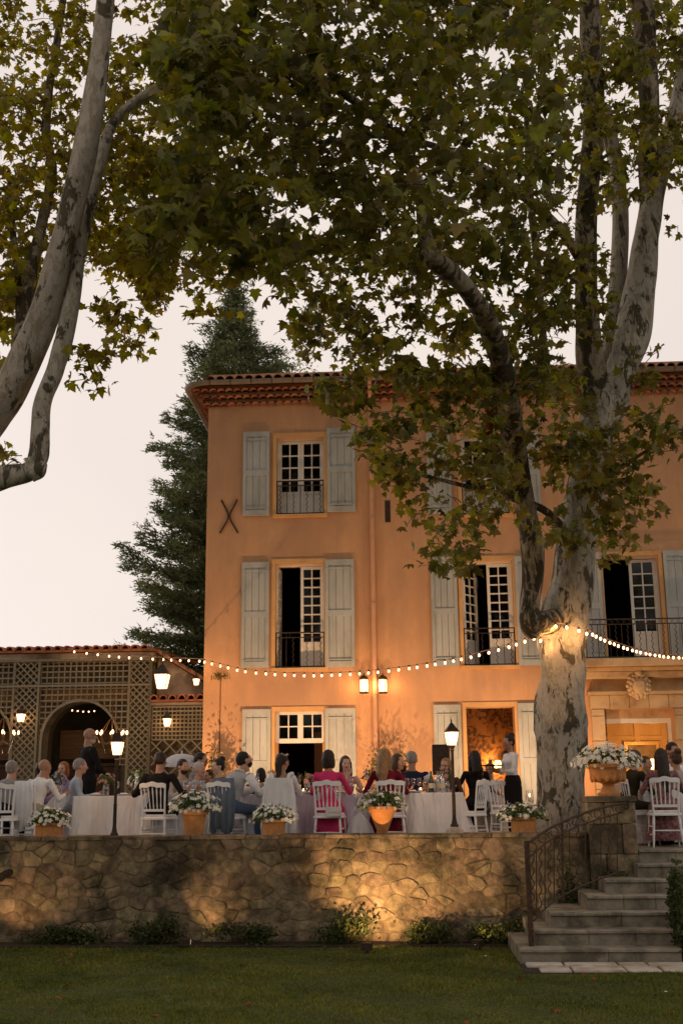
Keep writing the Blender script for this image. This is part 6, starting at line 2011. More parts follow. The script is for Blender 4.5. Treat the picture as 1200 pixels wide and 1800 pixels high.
for px, Y, lab in ((170, 17.55, 'white plate on the left table behind the lamp post'), (218, 17.55, 'white plate nearest the water bottle on the left table'), (600, 17.6, 'white plate at the pink dress'), (725, 17.45, 'white plate before the red wine glasses'), (548, 17.5, 'white plate with napkin left of the pink dress')):
    t = thing('plate', lab, 'plate', (at(px, Y), Y, TZ))
    obj('dish', MB().lathe([(0.07, 0), (0.12, 0.012), (0.135, 0.018), (0.13, 0.019), (0.08, 0.008)], 20), M_plate, t, smooth=True)
    obj('napkin', MB().cbox(-0.05, 0.05, -0.04, 0.04, 0.012, 0.035, 0.008), M_cloth, t)
# frosted hurricane lantern by the waitress' feet, white bag on the chair, tulle bundle on the ground
hl = P(930, 1398, 20.6)
t = thing('hurricane_candle', 'glass hurricane candle glowing between the waitress and the trunk', 'candle', (hl.x, 20.6, 0.55))
obj('glass', MB().lathe([(0.06, 0), (0.07, 0.1), (0.055, 0.24)], 12, cap=False), M_crystal, t, smooth='all'); obj('wax', MB().lathe([(0.035, 0), (0.035, 0.12)], 10), M_flowerw, t)
obj('flame', MB().ell((0, 0, 0.15), (0.012, 0.012, 0.03), 6, 5), M_flame, t); lamp(t, (0, -0.1, 0.3), 3, WARM, 0.03)
obj('stand', MB().lathe([(0.14, -0.55), (0.14, -0.53), (0.02, -0.5), (0.02, -0.05), (0.11, -0.02), (0.11, 0)], 12), M_chair, t)
bgp = P(586, 1425, 16.72)
t = thing('handbag', 'small white handbag hanging on the pink guest\'s chair back', 'handbag', (bgp.x, 16.70, bgp.z), R(12))
M_bag = mat('white_leather', (0.66, 0.63, 0.60), 0.5, 0.05, 5)
obj('body', MB().cbox(-0.11, 0.11, -0.03, 0.03, -0.075, 0.05, 0.012), M_bag, t)
obj('flap', MB().cbox(-0.108, 0.108, -0.038, -0.031, -0.02, 0.052, 0.003), M_bag, t)
obj('strap', MB().tube([(-0.10, 0, 0.05), (-0.07, 0.0, 0.3), (-0.03, 0.02, 0.34), (0.0, 0.0, 0.3), (0.10, 0, 0.05)], 0.006, 5), M_bag, t)
M_tulle = mat('white_tulle', (0.80, 0.80, 0.80), 0.9, 0.06, 9, trans=0.35, bump=0.3, bscale=18)
def bundle(loc, rx, ry_, h, seed, label, name, cat, m, fold=9, zpow=0.7):
    r_ = random.Random(seed); n = 40; lv = 9; vs = []
    ph = [r_.uniform(0, 6) for _ in range(4)]
    for j in range(lv):
        t = j / (lv - 1)
        for i in range(n):
            th = 2 * PI * i / n
            k = (1 - t ** 2.2) ** zpow * (1 + 0.09 * math.sin(fold * th + ph[0] + t * 2) + 0.07 * math.sin(4 * th + ph[1]) + 0.03 * math.sin(17 * th + ph[2]))
            vs.append((rx * k * math.cos(th), ry_ * k * math.sin(th), h * t * (1 + 0.06 * math.sin(3 * th + ph[3]))))
    mb = MB(); mb.add(vs, [(j * n + i, j * n + (i + 1) % n, (j + 1) * n + (i + 1) % n, (j + 1) * n + i) for j in range(lv - 1) for i in range(n)] + [tuple((lv - 1) * n + i for i in range(n)), tuple(range(n - 1, -1, -1))])
    o = obj(name, mb, m, smooth='all'); o.location = loc
    return tag(o, label, cat)
q_ = P(633, 1480, 17.0)
bundle((q_.x, 17.0, 0), 0.21, 0.17, 0.47, 3, 'heap of white tulle fabric on the ground between pink and burgundy guests', 'tulle_bundle', 'fabric', M_tulle)

# white parasol, loudspeaker on its stand, jacket on chair
pp_ = P(318, 1400, 19.2)
par = thing('parasol', 'small white parasol standing open behind the bearded man', 'parasol', (pp_.x, 19.2, 0))
M_par = mat('white_parasol_cloth', (0.64, 0.64, 0.68), 0.8, 0.05, 4, trans=0.25)
zc0, zc1 = PZ(1348, 19.2, 318), PZ(1325, 19.2, 318)
cb_ = MB(); vs = []; n = 16; rr3 = 0.31
for j in range(7):
    t = j / 6
    for i in range(n):
        th = 2 * PI * i / n
        k = math.sin(t * PI / 2) * rr3 * (1 - (0.05 * t if i % 2 else 0)) + 0.003
        vs.append((k * math.cos(th), k * math.sin(th), zc1 - (zc1 - zc0) * (1 - math.cos(t * PI / 2)) - (0.0 if i % 2 == 0 else -0.01 * t)))
cb_.add(vs, [(j * n + i, j * n + (i + 1) % n, (j + 1) * n + (i + 1) % n, (j + 1) * n + i) for j in range(6) for i in range(n)])
obj('canopy', cb_, M_par, par)
obj('pole', MB().tube([(0, 0, 0.0), (0, 0, zc1 + 0.05)], 0.012, 6), M_chair, par)
obj('stand', MB().lathe([(0.2, 0), (0.2, 0.03), (0.05, 0.06), (0.03, 0.15)], 14), M_chair, par)
for k in range(8):
    th = PI / 4 * k
    obj('rib', MB().tube([(0, 0, zc1 - 0.005), (rr3 * 0.7 * math.cos(th), rr3 * 0.7 * math.sin(th), zc1 - 0.07), (rr3 * math.cos(th), rr3 * math.sin(th), zc0)], 0.004, 4), M_iron, par)
sp = P(777, 1400, 21.8)
spk = thing('loudspeaker', 'black loudspeaker on a tripod stand behind the right lamp post', 'loudspeaker', (sp.x, 21.8, 0), R(-8))
M_blk = mat('black_speaker_shell', (0.012, 0.011, 0.011), 0.6, 0.2, 20, bump=0.1)
z0_, z1_ = PZ(1362, 21.8, 777), PZ(1309, 21.8, 777)
obj('cabinet', MB().cbox(-0.15, 0.15, -0.15, 0.15, z0_, z1_, 0.02), M_blk, spk)
obj('grille', MB().box(-0.125, 0.125, -0.158, -0.151, z0_ + 0.03, z1_ - 0.03), M_iron, spk)
obj('pole', MB().tube([(0, 0, 0.25), (0, 0, z0_)], 0.018, 8), M_iron, spk)
for k in range(3):
    th = 2 * PI * k / 3 + 0.4
    obj('leg', MB().tube([(0, 0, 0.55), (0.38 * math.cos(th), 0.38 * math.sin(th), 0.01)], 0.012, 6), M_iron, spk)
# ================================================================ people
# bodies are one implicit surface per person (limbs, torso, head, hands blended), meshed by surface nets
def surface_nets(fn, lo, hi, h):
    lo, hi = np.array(lo), np.array(hi)
    n = np.maximum(4, np.ceil((hi - lo) / h).astype(int) + 1)
    ax = [lo[i] + h * np.arange(n[i]) for i in range(3)]
    X, Y, Z = np.meshgrid(*ax, indexing='ij')
    D = fn(np.stack([X, Y, Z], -1).reshape(-1, 3)).reshape(n)
    S = D < 0
    c = S[:-1, :-1, :-1].astype(int)
    for dx in (0, 1):
        for dy in (0, 1):
            for dz in (0, 1):
                if dx + dy + dz: c = c + S[dx:n[0] - 1 + dx, dy:n[1] - 1 + dy, dz:n[2] - 1 + dz]
    act = (c > 0) & (c < 8)
    idx = -np.ones(act.shape, int); idx[act] = np.arange(act.sum())
    cells = np.argwhere(act)
    acc = np.zeros((len(cells), 3)); cnt = np.zeros(len(cells))
    for a_ in range(3):
        o1, o2 = [(1, 2), (0, 2), (0, 1)][a_]
        for u in (0, 1):
            for v in (0, 1):
                off = np.zeros(3, int); off[o1] = u; off[o2] = v
                p = cells + off; q = p.copy(); q[:, a_] += 1
                d0 = D[p[:, 0], p[:, 1], p[:, 2]]; d1 = D[q[:, 0], q[:, 1], q[:, 2]]
                m_ = (d0 < 0) != (d1 < 0)
                t = np.where(m_, d0 / np.where(np.abs(d0 - d1) < 1e-12, 1, d0 - d1), 0)
                pos = p.astype(float); pos[:, a_] += t
                acc[m_] += pos[m_]; cnt[m_] += 1
    V = lo + h * acc / np.maximum(cnt, 1)[:, None]
    F = []
    for a_ in range(3):
        sl0 = [slice(1, -1)] * 3; 
        A = [slice(1, n[i] - 1) for i in range(3)]; A[a_] = slice(0, n[a_] - 1)
        B = list(A); B[a_] = slice(1, n[a_])
        s0, s1 = S[tuple(A)], S[tuple(B)]
        e = np.argwhere(s0 != s1)
        if not len(e): continue
        st = np.array([A[i].start for i in range(3)])
        g_ = e + st
        o1, o2 = [(1, 2), (2, 0), (0, 1)][a_]
        def cell(u, v):
            q = g_.copy(); q[:, o1] -= u; q[:, o2] -= v
            return idx[q[:, 0], q[:, 1], q[:, 2]]
        quad = np.stack([cell(1, 1), cell(0, 1), cell(0, 0), cell(1, 0)], 1)
        fl = ~s0[e[:, 0], e[:, 1], e[:, 2]]
        quad[fl] = quad[fl][:, ::-1]
        F.append(quad)
    F = np.concatenate(F); F = F[(F >= 0).all(1)]
    return V, F
def smin(a_, b_, k):
    h_ = np.clip(0.5 + 0.5 * (b_ - a_) / k, 0, 1)
    return b_ * (1 - h_) + a_ * h_ - k * h_ * (1 - h_)
def sd(prim, p):
    if prim[0] == 'c':
        _, a_, b_, ra, rb = prim[:5]
        a_, b_ = np.array(a_), np.array(b_); ba = b_ - a_
        t = np.clip(((p - a_) @ ba) / max(1e-9, ba @ ba), 0, 1)
        return np.linalg.norm(p - a_ - t[:, None] * ba, axis=1) - (ra + (rb - ra) * t)
    _, c_, r_ = prim[:3]
    c_, r_ = np.array(c_), np.array(r_)
    q = (p - c_)
    if len(prim) > 3 and prim[3] is not None: q = q @ prim[3]
    k0 = np.linalg.norm(q / r_, axis=1); k1 = np.linalg.norm(q / (r_ * r_), axis=1)
    return k0 * (k0 - 1) / np.maximum(k1, 1e-9)
def blend(prims, k):
    def fn(p):
        d = None
        for q in prims:
            s_ = sd(q[0], p)
            d = s_ if d is None else smin(d, s_, k)
        return d
    return fn
def classify(prims, V, F):
    c = V[F].mean(1)
    D = np.stack([sd(q[0], c) for q in prims], 1)
    return np.array([q[1] for q in prims])[D.argmin(1)]
SKINS = {}
def skin_mat(tone):
    cols = {'light': (0.50, 0.29, 0.20), 'tan': (0.36, 0.20, 0.125), 'brown': (0.20, 0.105, 0.062), 'pale': (0.56, 0.36, 0.27)}
    return mat('skin_' + tone, cols[tone], 0.55, 0.06, 12, spec=0.35)
FAB = {'white': (0.76, 0.76, 0.77), 'black': (0.016, 0.015, 0.016), 'navy': (0.022, 0.026, 0.055), 'grey': (0.26, 0.26, 0.28), 'greyvest': (0.40, 0.41, 0.42),
       'pink': (0.62, 0.045, 0.16), 'rose': (0.52, 0.22, 0.25), 'burgundy': (0.13, 0.012, 0.022), 'beige': (0.36, 0.32, 0.27), 'lightblue': (0.36, 0.42, 0.50),
       'denim': (0.085, 0.12, 0.18), 'olive': (0.035, 0.030, 0.018), 'lilac': (0.30, 0.24, 0.36), 'green': (0.06, 0.12, 0.06), 'red': (0.3, 0.03, 0.03), 'floral': (0.2, 0.03, 0.04), 'brown': (0.08, 0.04, 0.025)}
def fab(n_):
    if n_ == 'floral': return mat('floral_dress_cloth', (0.03, 0.008, 0.010), 0.8, 0.3, 26, col2=(0.42, 0.20, 0.20))
    return mat('cloth_' + n_, FAB[n_], 0.9, 0.12, 8, bump=0.5, bscale=14, spec=0.08)
HAIR = {'black': (0.012, 0.009, 0.008), 'brown': (0.055, 0.028, 0.015), 'dark': (0.025, 0.015, 0.010), 'grey': (0.26, 0.24, 0.22), 'white': (0.50, 0.47, 0.43), 'blond': (0.26, 0.155, 0.07), 'red': (0.26, 0.09, 0.03)}
def hair_mat(n_): return mat('hair_' + n_, HAIR[n_], 0.5, 0.35, 5, stretch=(9, 9, 1.2), bump=0.7, bscale=14)
M_eye = mat('eye_white', (0.5, 0.47, 0.44), 0.3, 0.03, 5)
M_pupil = mat('dark_pupil', (0.02, 0.012, 0.01), 0.2, 0.1, 5)
M_lip = mat('lips', (0.34, 0.10, 0.085), 0.5, 0.08, 10)

def rotm(yaw, pitch=0, roll=0):
    cy, sy = math.cos(yaw), math.sin(yaw); cp, sp_ = math.cos(pitch), math.sin(pitch); cr2, sr = math.cos(roll), math.sin(roll)
    Rz = np.array([[cy, -sy, 0], [sy, cy, 0], [0, 0, 1]]); Rx = np.array([[1, 0, 0], [0, cp, -sp_], [0, sp_, cp]]); Ry = np.array([[cr2, 0, sr], [0, 1, 0], [-sr, 0, cr2]])
    return Rz @ Rx @ Ry
def ik(a_, b_, l1, l2, hint):
    a_, b_ = np.array(a_, float), np.array(b_, float)
    d = b_ - a_; L_ = np.linalg.norm(d)
    if L_ > (l1 + l2) * 0.985: b_ = a_ + d / L_ * (l1 + l2) * 0.985; d = b_ - a_; L_ = np.linalg.norm(d)
    x = (l1 * l1 - l2 * l2 + L_ * L_) / (2 * L_)
    hgt = math.sqrt(max(0, l1 * l1 - x * x)); u = d / L_
    h_ = np.array(hint, float); h_ -= u * (h_ @ u); h_ /= np.linalg.norm(h_)
    return a_ + u * x + h_ * hgt, b_

def person(label, px, Y, facing, sit=True, z=0.0, s=1.0, female=False, skin='light', top='white', bottom='black', hair='brown', style='short',
           lean=0.06, turn=0.0, nod=0.0, hl=None, hr=None, bare_arms=False, bare_back=False, beard=None, glasses=False, skirt=None, shoes='black',
           fine=True, sleeves=True, twist=0.0, hairflow=0.35, pyg=1480, side_lean=0.0):
    p_ = P(px, pyg, Y)
    t = thing('person', label, 'person', (p_.x, Y, z), facing)
    if s != 1.0: t.scale = (s, s, s)
    sk, tp_, bt_ = 0, 1, 2
    mats_ = [skin_mat(skin), fab(top), fab(bottom), fab(shoes), M_eye, M_pupil, M_lip]
    sw = 0.165 if female else 0.195
    hw = 0.10 if female else 0.095
    if sit:
        pel = np.array([0, -0.02, 0.56]); kneez = 0.50
        knees = [np.array([q * 0.12, 0.40, 0.50]) for q in (-1, 1)]
        ank = [np.array([q * 0.12, 0.40, 0.09]) for q in (-1, 1)]
        up_len = 0.50
    else:
        pel = np.array([0, 0, 0.96]); knees = [np.array([q * 0.095, 0.02, 0.50]) for q in (-1, 1)]; ank = [np.array([q * 0.10, -0.01, 0.085]) for q in (-1, 1)]
        up_len = 0.50
    neck = pel + np.array([side_lean, lean * 1.0, up_len - 0.01 - abs(lean) * 0.25])
    chest = pel * 0.38 + neck * 0.62 + np.array([0, -0.015 if lean > 0.12 else 0.0, 0])
    waist = pel * 0.72 + neck * 0.28
    head = neck + np.array([side_lean * 0.3, 0.025 + lean * 0.35, 0.155 - max(0, nod) * 0.05])
    tw = rotm(twist)
    sh = [neck + tw @ np.array([q * sw, -0.01, -0.065]) for q in (-1, 1)]
    arm_m = sk if (bare_arms or not sleeves) else tp_
    tm = sk if bare_back else tp_
    pr = []
    cap = lambda a_, b_, ra, rb, m_: pr.append((('c', a_, b_, ra, rb), m_))
    eli = lambda c_, r_, m_, R_=None: pr.append((('e', c_, r_, R_), m_))
    wr = 0.128 if female else 0.15
    eli(chest, (wr + 0.005, 0.105, 0.17), tm)
    eli(neck + np.array([0, -0.005, -0.085]), (sw * 0.92, 0.085, 0.075), tm)
    eli(waist, (wr - (0.025 if female else 0.008), 0.10, 0.14), tp_)
    eli(pel + np.array([0, 0, 0.0]), (0.165 if female else 0.16, 0.13 if sit else 0.115, 0.12), bt_)
    if sit: eli(pel + np.array([0, -0.03, -0.02]), (0.165, 0.12, 0.09), bt_)
    if female:
        for q in (-1, 1): eli(chest + np.array([q * 0.065, 0.085, 0.02]), (0.06, 0.055, 0.06), tm if not bare_back else tp_)
    cap(neck + np.array([0, 0.0, -0.05]), head + np.array([0, -0.02, -0.06]), 0.052, 0.048, sk)
    for i, q in enumerate((-1, 1)):
        hip = pel + np.array([q * hw, 0.0, -0.03])
        cap(hip, knees[i], 0.088, 0.062, bt_)
        cap(knees[i], ank[i], 0.060, 0.043, sk if skirt or bottom == 'skin' else bt_)
        cap(ank[i] + np.array([0, -0.03, -0.045]), ank[i] + np.array([0, 0.13, -0.055]), 0.036, 0.030, 3)
    tgt = [hl, hr]
    hands = []
    for i, q in enumerate((-1, 1)):
        if tgt[i] is None:
            w_ = sh[i] + (np.array([q * 0.03, 0.30, -0.33]) if sit else np.array([q * 0.04, 0.05, -0.52]))
            if sit: w_[2] = max(w_[2], 0.78) if Y < 30 else w_[2]
        else: w_ = np.array(tgt[i], float)
        el_, w_ = ik(sh[i], w_, 0.285, 0.25, (q * 0.55, -0.35, -0.8))
        cap(sh[i], el_, 0.052 if not female else 0.043, 0.040 if not female else 0.034, arm_m)
        cap(el_, el_ + (w_ - el_) * 0.93, 0.038 if not female else 0.032, 0.027 if not female else 0.023, arm_m if arm_m == sk or sleeves is True else sk)
        hands.append((el_, w_, q))
    # body without hands and head
    lo = np.min([np.minimum(x[0][1], x[0][2]) if x[0][0] == 'c' else np.array(x[0][1]) - x[0][2] for x in pr], 0) - 0.11
    hi = np.max([np.maximum(x[0][1], x[0][2]) if x[0][0] == 'c' else np.array(x[0][1]) + x[0][2] for x in pr], 0) + 0.11
    lo[2] = 0.0 - 0.02
    V, F = surface_nets(blend(pr, 0.035), lo, hi, 0.022 if fine else 0.03)
    mi = classify(pr, V, F)
    # cloth folds: small ripples on clothed parts
    # head
    RH = rotm(turn, -nod)
    hp = []
    def hadd(prim, m_): hp.append((prim, m_))
    H = lambda v: np.array(v, float)
    hadd(('e', H((0, -0.008, 0.022)), H((0.073, 0.092, 0.090))), sk)
    hadd(('e', H((0, 0.028, -0.045)), H((0.055, 0.058, 0.065))), sk)
    hadd(('e', H((0, 0.052, -0.088)), H((0.026, 0.026, 0.022))), sk)
    hadd(('c', H((0, 0.086, 0.005)), H((0, 0.106, -0.030)), 0.009, 0.014), sk)
    for q in (-1, 1):
        hadd(('e', H((q * 0.076, -0.005, -0.012)), H((0.010, 0.020, 0.030))), sk)
        hadd(('e', H((q * 0.040, 0.062, -0.030)), H((0.026, 0.022, 0.022))), sk)
        hadd(('c', H((q * 0.014, 0.086, 0.026)), H((q * 0.046, 0.074, 0.024)), 0.008, 0.007), sk)
        hadd(('e', H((q * 0.031, 0.080, 0.005)), H((0.014, 0.010, 0.008))), 4)
        hadd(('e', H((q * 0.031, 0.087, 0.005)), H((0.007, 0.005, 0.007))), 5)
    hadd(('c', H((-0.018, 0.084, -0.057)), H((0.018, 0.084, -0.057)), 0.008, 0.008), 6)
    hadd(('c', H((0, -0.02, -0.06)), H((0, -0.03, -0.15)), 0.050, 0.052), sk)
    V2, F2 = surface_nets(blend(hp, 0.014), (-0.10, -0.12, -0.165), (0.10, 0.135, 0.13), 0.0095 if fine else 0.014)
    m2 = classify(hp, V2, F2)
    V2 = V2 @ RH.T + head
    Vs, Fs, Ms = [V, V2], [F, F2 + len(V)], [mi, m2]
    off = len(V) + len(V2)
    for (el_, w_, q) in hands:
        d = w_ - el_; d /= np.linalg.norm(d)
        dn = np.array([0, 0, -1.0]); sdv = np.cross(d, dn); nl = np.linalg.norm(sdv)
        sdv = np.array([q * 1.0, 0, 0]) if nl < 0.2 else sdv / nl
        up_ = np.cross(sdv, d)
        def W(a_, b_, c_): return w_ + sdv * a_ + d * b_ + up_ * c_
        hq = [(('c', W(0, -0.03, 0), W(0, 0.01, 0), 0.026, 0.026), 0), (('c', W(-0.018, 0.02, 0), W(-0.020, 0.07, 0.002), 0.020, 0.015), 0), (('c', W(0.018, 0.02, 0), W(0.020, 0.07, 0.002), 0.020, 0.015), 0)]
        for fi, ln in enumerate((0.062, 0.075, 0.07, 0.052)):
            xx = -0.032 + 0.0215 * fi
            k1 = W(xx * 1.05, 0.08, 0); k2 = W(xx * 1.1, 0.08 + ln * 0.55, -0.012); k3 = W(xx * 1.1, 0.08 + ln * 0.85, -0.036)
            hq.append((('c', k1, k2, 0.0095, 0.0085), 0)); hq.append((('c', k2, k3, 0.0085, 0.0075), 0))
        s4 = -q if True else q
        t1 = W(0.030 * s4, 0.015, -0.004); t2 = W(0.055 * s4, 0.05, -0.018); t3 = W(0.052 * s4, 0.08, -0.028)
        hq.append((('c', t1, t2, 0.013, 0.011), 0)); hq.append((('c', t2, t3, 0.011, 0.009), 0))
        allp = np.array([x[0][1] for x in hq] + [x[0][2] for x in hq])
        V3, F3 = surface_nets(blend(hq, 0.007), allp.min(0) - 0.035, allp.max(0) + 0.035, 0.0075 if fine else 0.010)
        Vs.append(V3); Fs.append(F3 + off); Ms.append(np.zeros(len(F3), int)); off += len(V3)
    body = np_mesh('body', np.concatenate(Vs), np.concatenate(Fs), mats_, True, np.concatenate(Ms))
    link('body', body, t)
    # hair
    if style != 'bald':
        hh = []
        hh.append(('e', H((0, -0.020, 0.036)), H((0.083, 0.098, 0.092))))
        if style in ('short', 'bob', 'long', 'bun', 'pony', 'fringe', 'curly'):
            hh.append(('e', H((0, -0.055, -0.005)), H((0.074, 0.062, 0.070))))
        if style == 'bob':
            for q in (-1, 1): hh.append(('e', H((q * 0.066, -0.02, -0.055)), H((0.030, 0.06, 0.085))))
            hh.append(('e', H((0, -0.065, -0.055)), H((0.075, 0.045, 0.09))))
        if style == 'long':
            hh.append(('c', H((0, -0.07, -0.02)), H((0.0, -0.115, -0.02 - hairflow * 0.55)), 0.080, 0.078))
            hh.append(('c', H((0.02, -0.115, -0.02 - hairflow * 0.55)), H((0.03, -0.12, -0.02 - hairflow)), 0.075, 0.045))
            for q in (-1, 1): hh.append(('c', H((q * 0.066, -0.01, 0.01)), H((q * 0.078, -0.02, -0.16)), 0.030, 0.028))
        if style in ('bun',): hh.append(('e', H((0, -0.075, 0.118)), H((0.056, 0.054, 0.050))))
        if style == 'pony': hh.append(('c', H((0, -0.10, 0.02)), H((0, -0.14, -0.18)), 0.036, 0.018))
        if style == 'curly':
            for k in range(16):
                th = k * 2.4; hh.append(('e', H((0.07 * math.cos(th), -0.035 + 0.07 * math.sin(th), 0.04 + 0.05 * math.sin(k * 1.7))), H((0.032, 0.032, 0.032))))
        if style == 'updo':
            hh.append(('e', H((0, -0.07, 0.0)), H((0.07, 0.05, 0.06)))); hh.append(('c', H((0, -0.09, -0.03)), H((0.02, -0.11, -0.24)), 0.055, 0.03))
        def hfn(p):
            d = None
            for q in hh:
                s_ = sd(q, p); d = s_ if d is None else smin(d, s_, 0.018)
            wob = 0.0035 * np.sin(p[:, 0] * 95 + 3 * np.sin(p[:, 2] * 30)) * np.sin(p[:, 1] * 70 + p[:, 2] * 20)
            face = -(p[:, 1] - 0.052 + 0.35 * (p[:, 2] - 0.055))       # <0 in front of the hairline
            cut = np.where(p[:, 2] < 0.068, -face, -1.0)
            low = (-0.045 if style in ('short', 'fringe', 'curly') else -9) - p[:, 2]
            ear = np.where((p[:, 2] < -0.005), p[:, 1] + 0.012, -1.0) if style in ('short', 'bun', 'pony', 'curly', 'updo') else -1.0
            return np.maximum.reduce([d + wob, cut, low + np.zeros(len(p)), ear + np.zeros(len(p))])
        zlo = -0.10 if style in ('short', 'fringe', 'curly', 'bun') else (-0.30 if style in ('pony', 'bob', 'updo') else -0.12 - hairflow - 0.03)
        if style == 'bun': zlo = -0.12
        V4, F4 = surface_nets(hfn, (-0.135, -0.22, zlo), (0.135, 0.10, 0.16), 0.0105 if fine else 0.015)
        V4 = V4 @ RH.T + head
        link('hair', np_mesh('hair', V4, F4, hair_mat(hair), True), t)
    if beard:
        bfn = lambda p: np.maximum(sd(('e', H((0, 0.030, -0.060)), H((0.0585, 0.0615, 0.062))), p), np.maximum(p[:, 2] + 0.040 + 0.25 * np.abs(p[:, 1] - 0.07), -(p[:, 1] + 0.01)))
        V5, F5 = surface_nets(bfn, (-0.08, -0.03, -0.14), (0.08, 0.12, 0.0), 0.009)
        link('beard', np_mesh('beard', V5 @ RH.T + head, F5, hair_mat(beard), True), t)
    if glasses:
        gb = MB()
        for q in (-1, 1):
            gb.tube([Vector(RH @ H((q * 0.032 + 0.021 * math.cos(a_), 0.102, 0.004 + 0.017 * math.sin(a_))) + head) for a_ in np.linspace(0, 2 * PI, 11)], 0.0022, 4)
            gb.tube([Vector(RH @ H((q * 0.053, 0.10, 0.008)) + head), Vector(RH @ H((q * 0.078, 0.0, 0.008)) + head)], 0.002, 4)
        obj('glasses', gb, M_iron, t)
    if skirt:
        sm_ = fab(skirt) if skirt in FAB else M_tulle
        mb = MB(); n = 28; lv = 7; vs = []
        for j in range(lv):
            tt = j / (lv - 1)
            for i in range(n):
                th = 2 * PI * i / n
                fo = 1 + 0.05 * math.sin(7 * th + j * 0.3) * tt + 0.03 * math.sin(11 * th + 1)
                if sit:
                    rx_ = (0.17 + 0.09 * tt) * fo; ry2 = (0.135 + 0.12 * min(1, tt * 1.6)) * fo
                    cy_ = 0.0 + 0.17 * min(1, tt * 1.6); zz_ = 0.64 - 0.56 * tt ** 1.1
                else:
                    rx_ = (0.135 + 0.10 * tt) * fo; ry2 = (0.115 + 0.10 * tt) * fo; cy_ = 0; zz_ = 1.06 - 0.62 * tt
                vs.append((rx_ * math.cos(th), cy_ + ry2 * math.sin(th), zz_))
        mb.add(vs, [(j * n + i, (j + 1) * n + i, (j + 1) * n + (i + 1) % n, j * n + (i + 1) % n) for j in range(lv - 1) for i in range(n)])
        obj('skirt', mb, sm_, t, smooth='all')
    t['head'] = list(head)
    info = {'head': head, 'neck': neck, 'chest': chest, 'pel': pel, 'waist': waist, 'sh': sh, 'hands': hands, 't': t}
    del t['head']
    return info

def col_extra(info, kind):
    """small garments built over the body"""
    t = info['t']; n_ = info['neck']; c_ = info['chest']
    if kind == 'collar':
        mb = MB(); mb.tube([(0.055 * math.cos(a_) + n_[0], n_[1] + 0.055 * math.sin(a_), n_[2] + 0.01 - 0.02 * math.sin(a_)) for a_ in np.linspace(0, 2 * PI, 15)], 0.013, 5)
        obj('collar', mb, fab('white'), t, smooth='all')
    if kind == 'bowtie':
        y = n_[1] + 0.078; z = n_[2] - 0.005
        mb = MB()
        for q in (-1, 1): mb.add([(0, y, z - 0.008), (0, y, z + 0.008), (q * 0.05, y + 0.004, z + 0.02), (q * 0.05, y + 0.004, z - 0.02), (0, y + 0.02, z - 0.006), (0, y + 0.02, z + 0.006), (q * 0.05, y + 0.014, z + 0.018), (q * 0.05, y + 0.014, z - 0.018)],
                                 [(0, 1, 2, 3), (7, 6, 5, 4), (1, 5, 6, 2), (0, 3, 7, 4), (3, 2, 6, 7)])
        mb.box(-0.009, 0.009, y - 0.002, y + 0.024, z - 0.011, z + 0.011)
        obj('bow_tie', mb, fab('black'), t)

A0 = 0.0
B_ = math.pi
# --- front row seen from behind, left to right
person('man in a grey shirt cut by the left picture edge, seen from behind', 1, 17.1, R(-8), top='grey', hair='grey', style='short', lean=0.18, nod=-0.35)
i_ = person('man with dark hair bowing his head at the left edge table', 38, 17.6, R(-60), top='lilac', hair='dark', lean=0.20, nod=-0.55, turn=0.3, skin='light', hl=(-0.1, 0.4, 0.80), hr=(0.12, 0.42, 0.8))
person('bald man in a white shirt seated behind the small planter', 58, 17.3, R(-28), top='white', bottom='beige', style='bald', skin='tan', lean=0.12, nod=-0.2)
person('grey haired man behind the bowed dark head at far left', 14, 19.6, B_ + 0.4, top='lightblue', hair='white', style='short', skin='light', fine=False)
person('red haired woman facing us between the bald man and the standing man', 110, 19.5, B_ - 0.2, female=True, top='lilac', hair='red', style='bob', fine=False)
person('grey haired guest in a patterned shirt left of the standing man', 128, 18.0, R(-75), top='lightblue', hair='grey', style='short', lean=0.05, bottom='grey', skin='light', fine=False)
st = person('bald bearded man in a black suit standing and looking right', 150, 18.55, R(-50), sit=False, s=1.05, top='black', bottom='black', hair='white', style='bald', beard='white', glasses=True, lean=-0.01, turn=-0.45, nod=0.06, hl=(-0.05, 0.30, 1.02), hr=(0.12, 0.28, 1.0), skin='tan')
bs = person('man in a black suit seated with his back to us on the leftmost chair', 277, 17.0, R(-10), top='black', bottom='black', hair='dark', style='short', lean=0.03, turn=-0.1, skin='tan', hl=(-0.3, 0.22, 0.78), hr=(0.3, 0.25, 0.78), s=1.03)
bd = person('bearded man in a beige jacket facing right behind the round pot', 317, 18.25, B_ + 0.75, top='beige', bottom='beige', hair='dark', beard='dark', lean=0.02, turn=0.1, skin='light', s=0.98, hl=(-0.12, 0.3, 0.85), hr=(0.12, 0.3, 0.85))
person('white haired guest in grey in front of the parasol edge', 342, 18.3, B_ + 1.1, top='lightblue', hair='white', style='curly', lean=0.05, female=True, s=0.95, skin='light')
person('dark haired man looking left behind the parasol edge', 351, 19.0, B_ + 1.2, top='grey', hair='black', style='short', s=1.07, lean=0, skin='tan')
person('child with reddish face behind the white haired guest', 364, 18.7, B_ - 0.5, top='red', hair='brown', style='short', s=0.86, lean=0.0, fine=False)
person('dark haired woman in green turning left behind the waistcoat man', 384, 18.35, B_ - 0.95, female=True, top='green', hair='black', style='bun', s=0.98, lean=0.02, skin='pale')
wv = person('man in a grey waistcoat and white shirt leaning right over the table', 404, 17.05, R(-38), top='greyvest', bottom='denim', hair='black', style='short', lean=0.16, nod=-0.35, turn=-0.45, s=1.06, hl=(0.02, 0.50, 0.80), hr=(0.30, 0.40, 0.80), beard='black', side_lean=0.03, shoes='brown', skin='light')
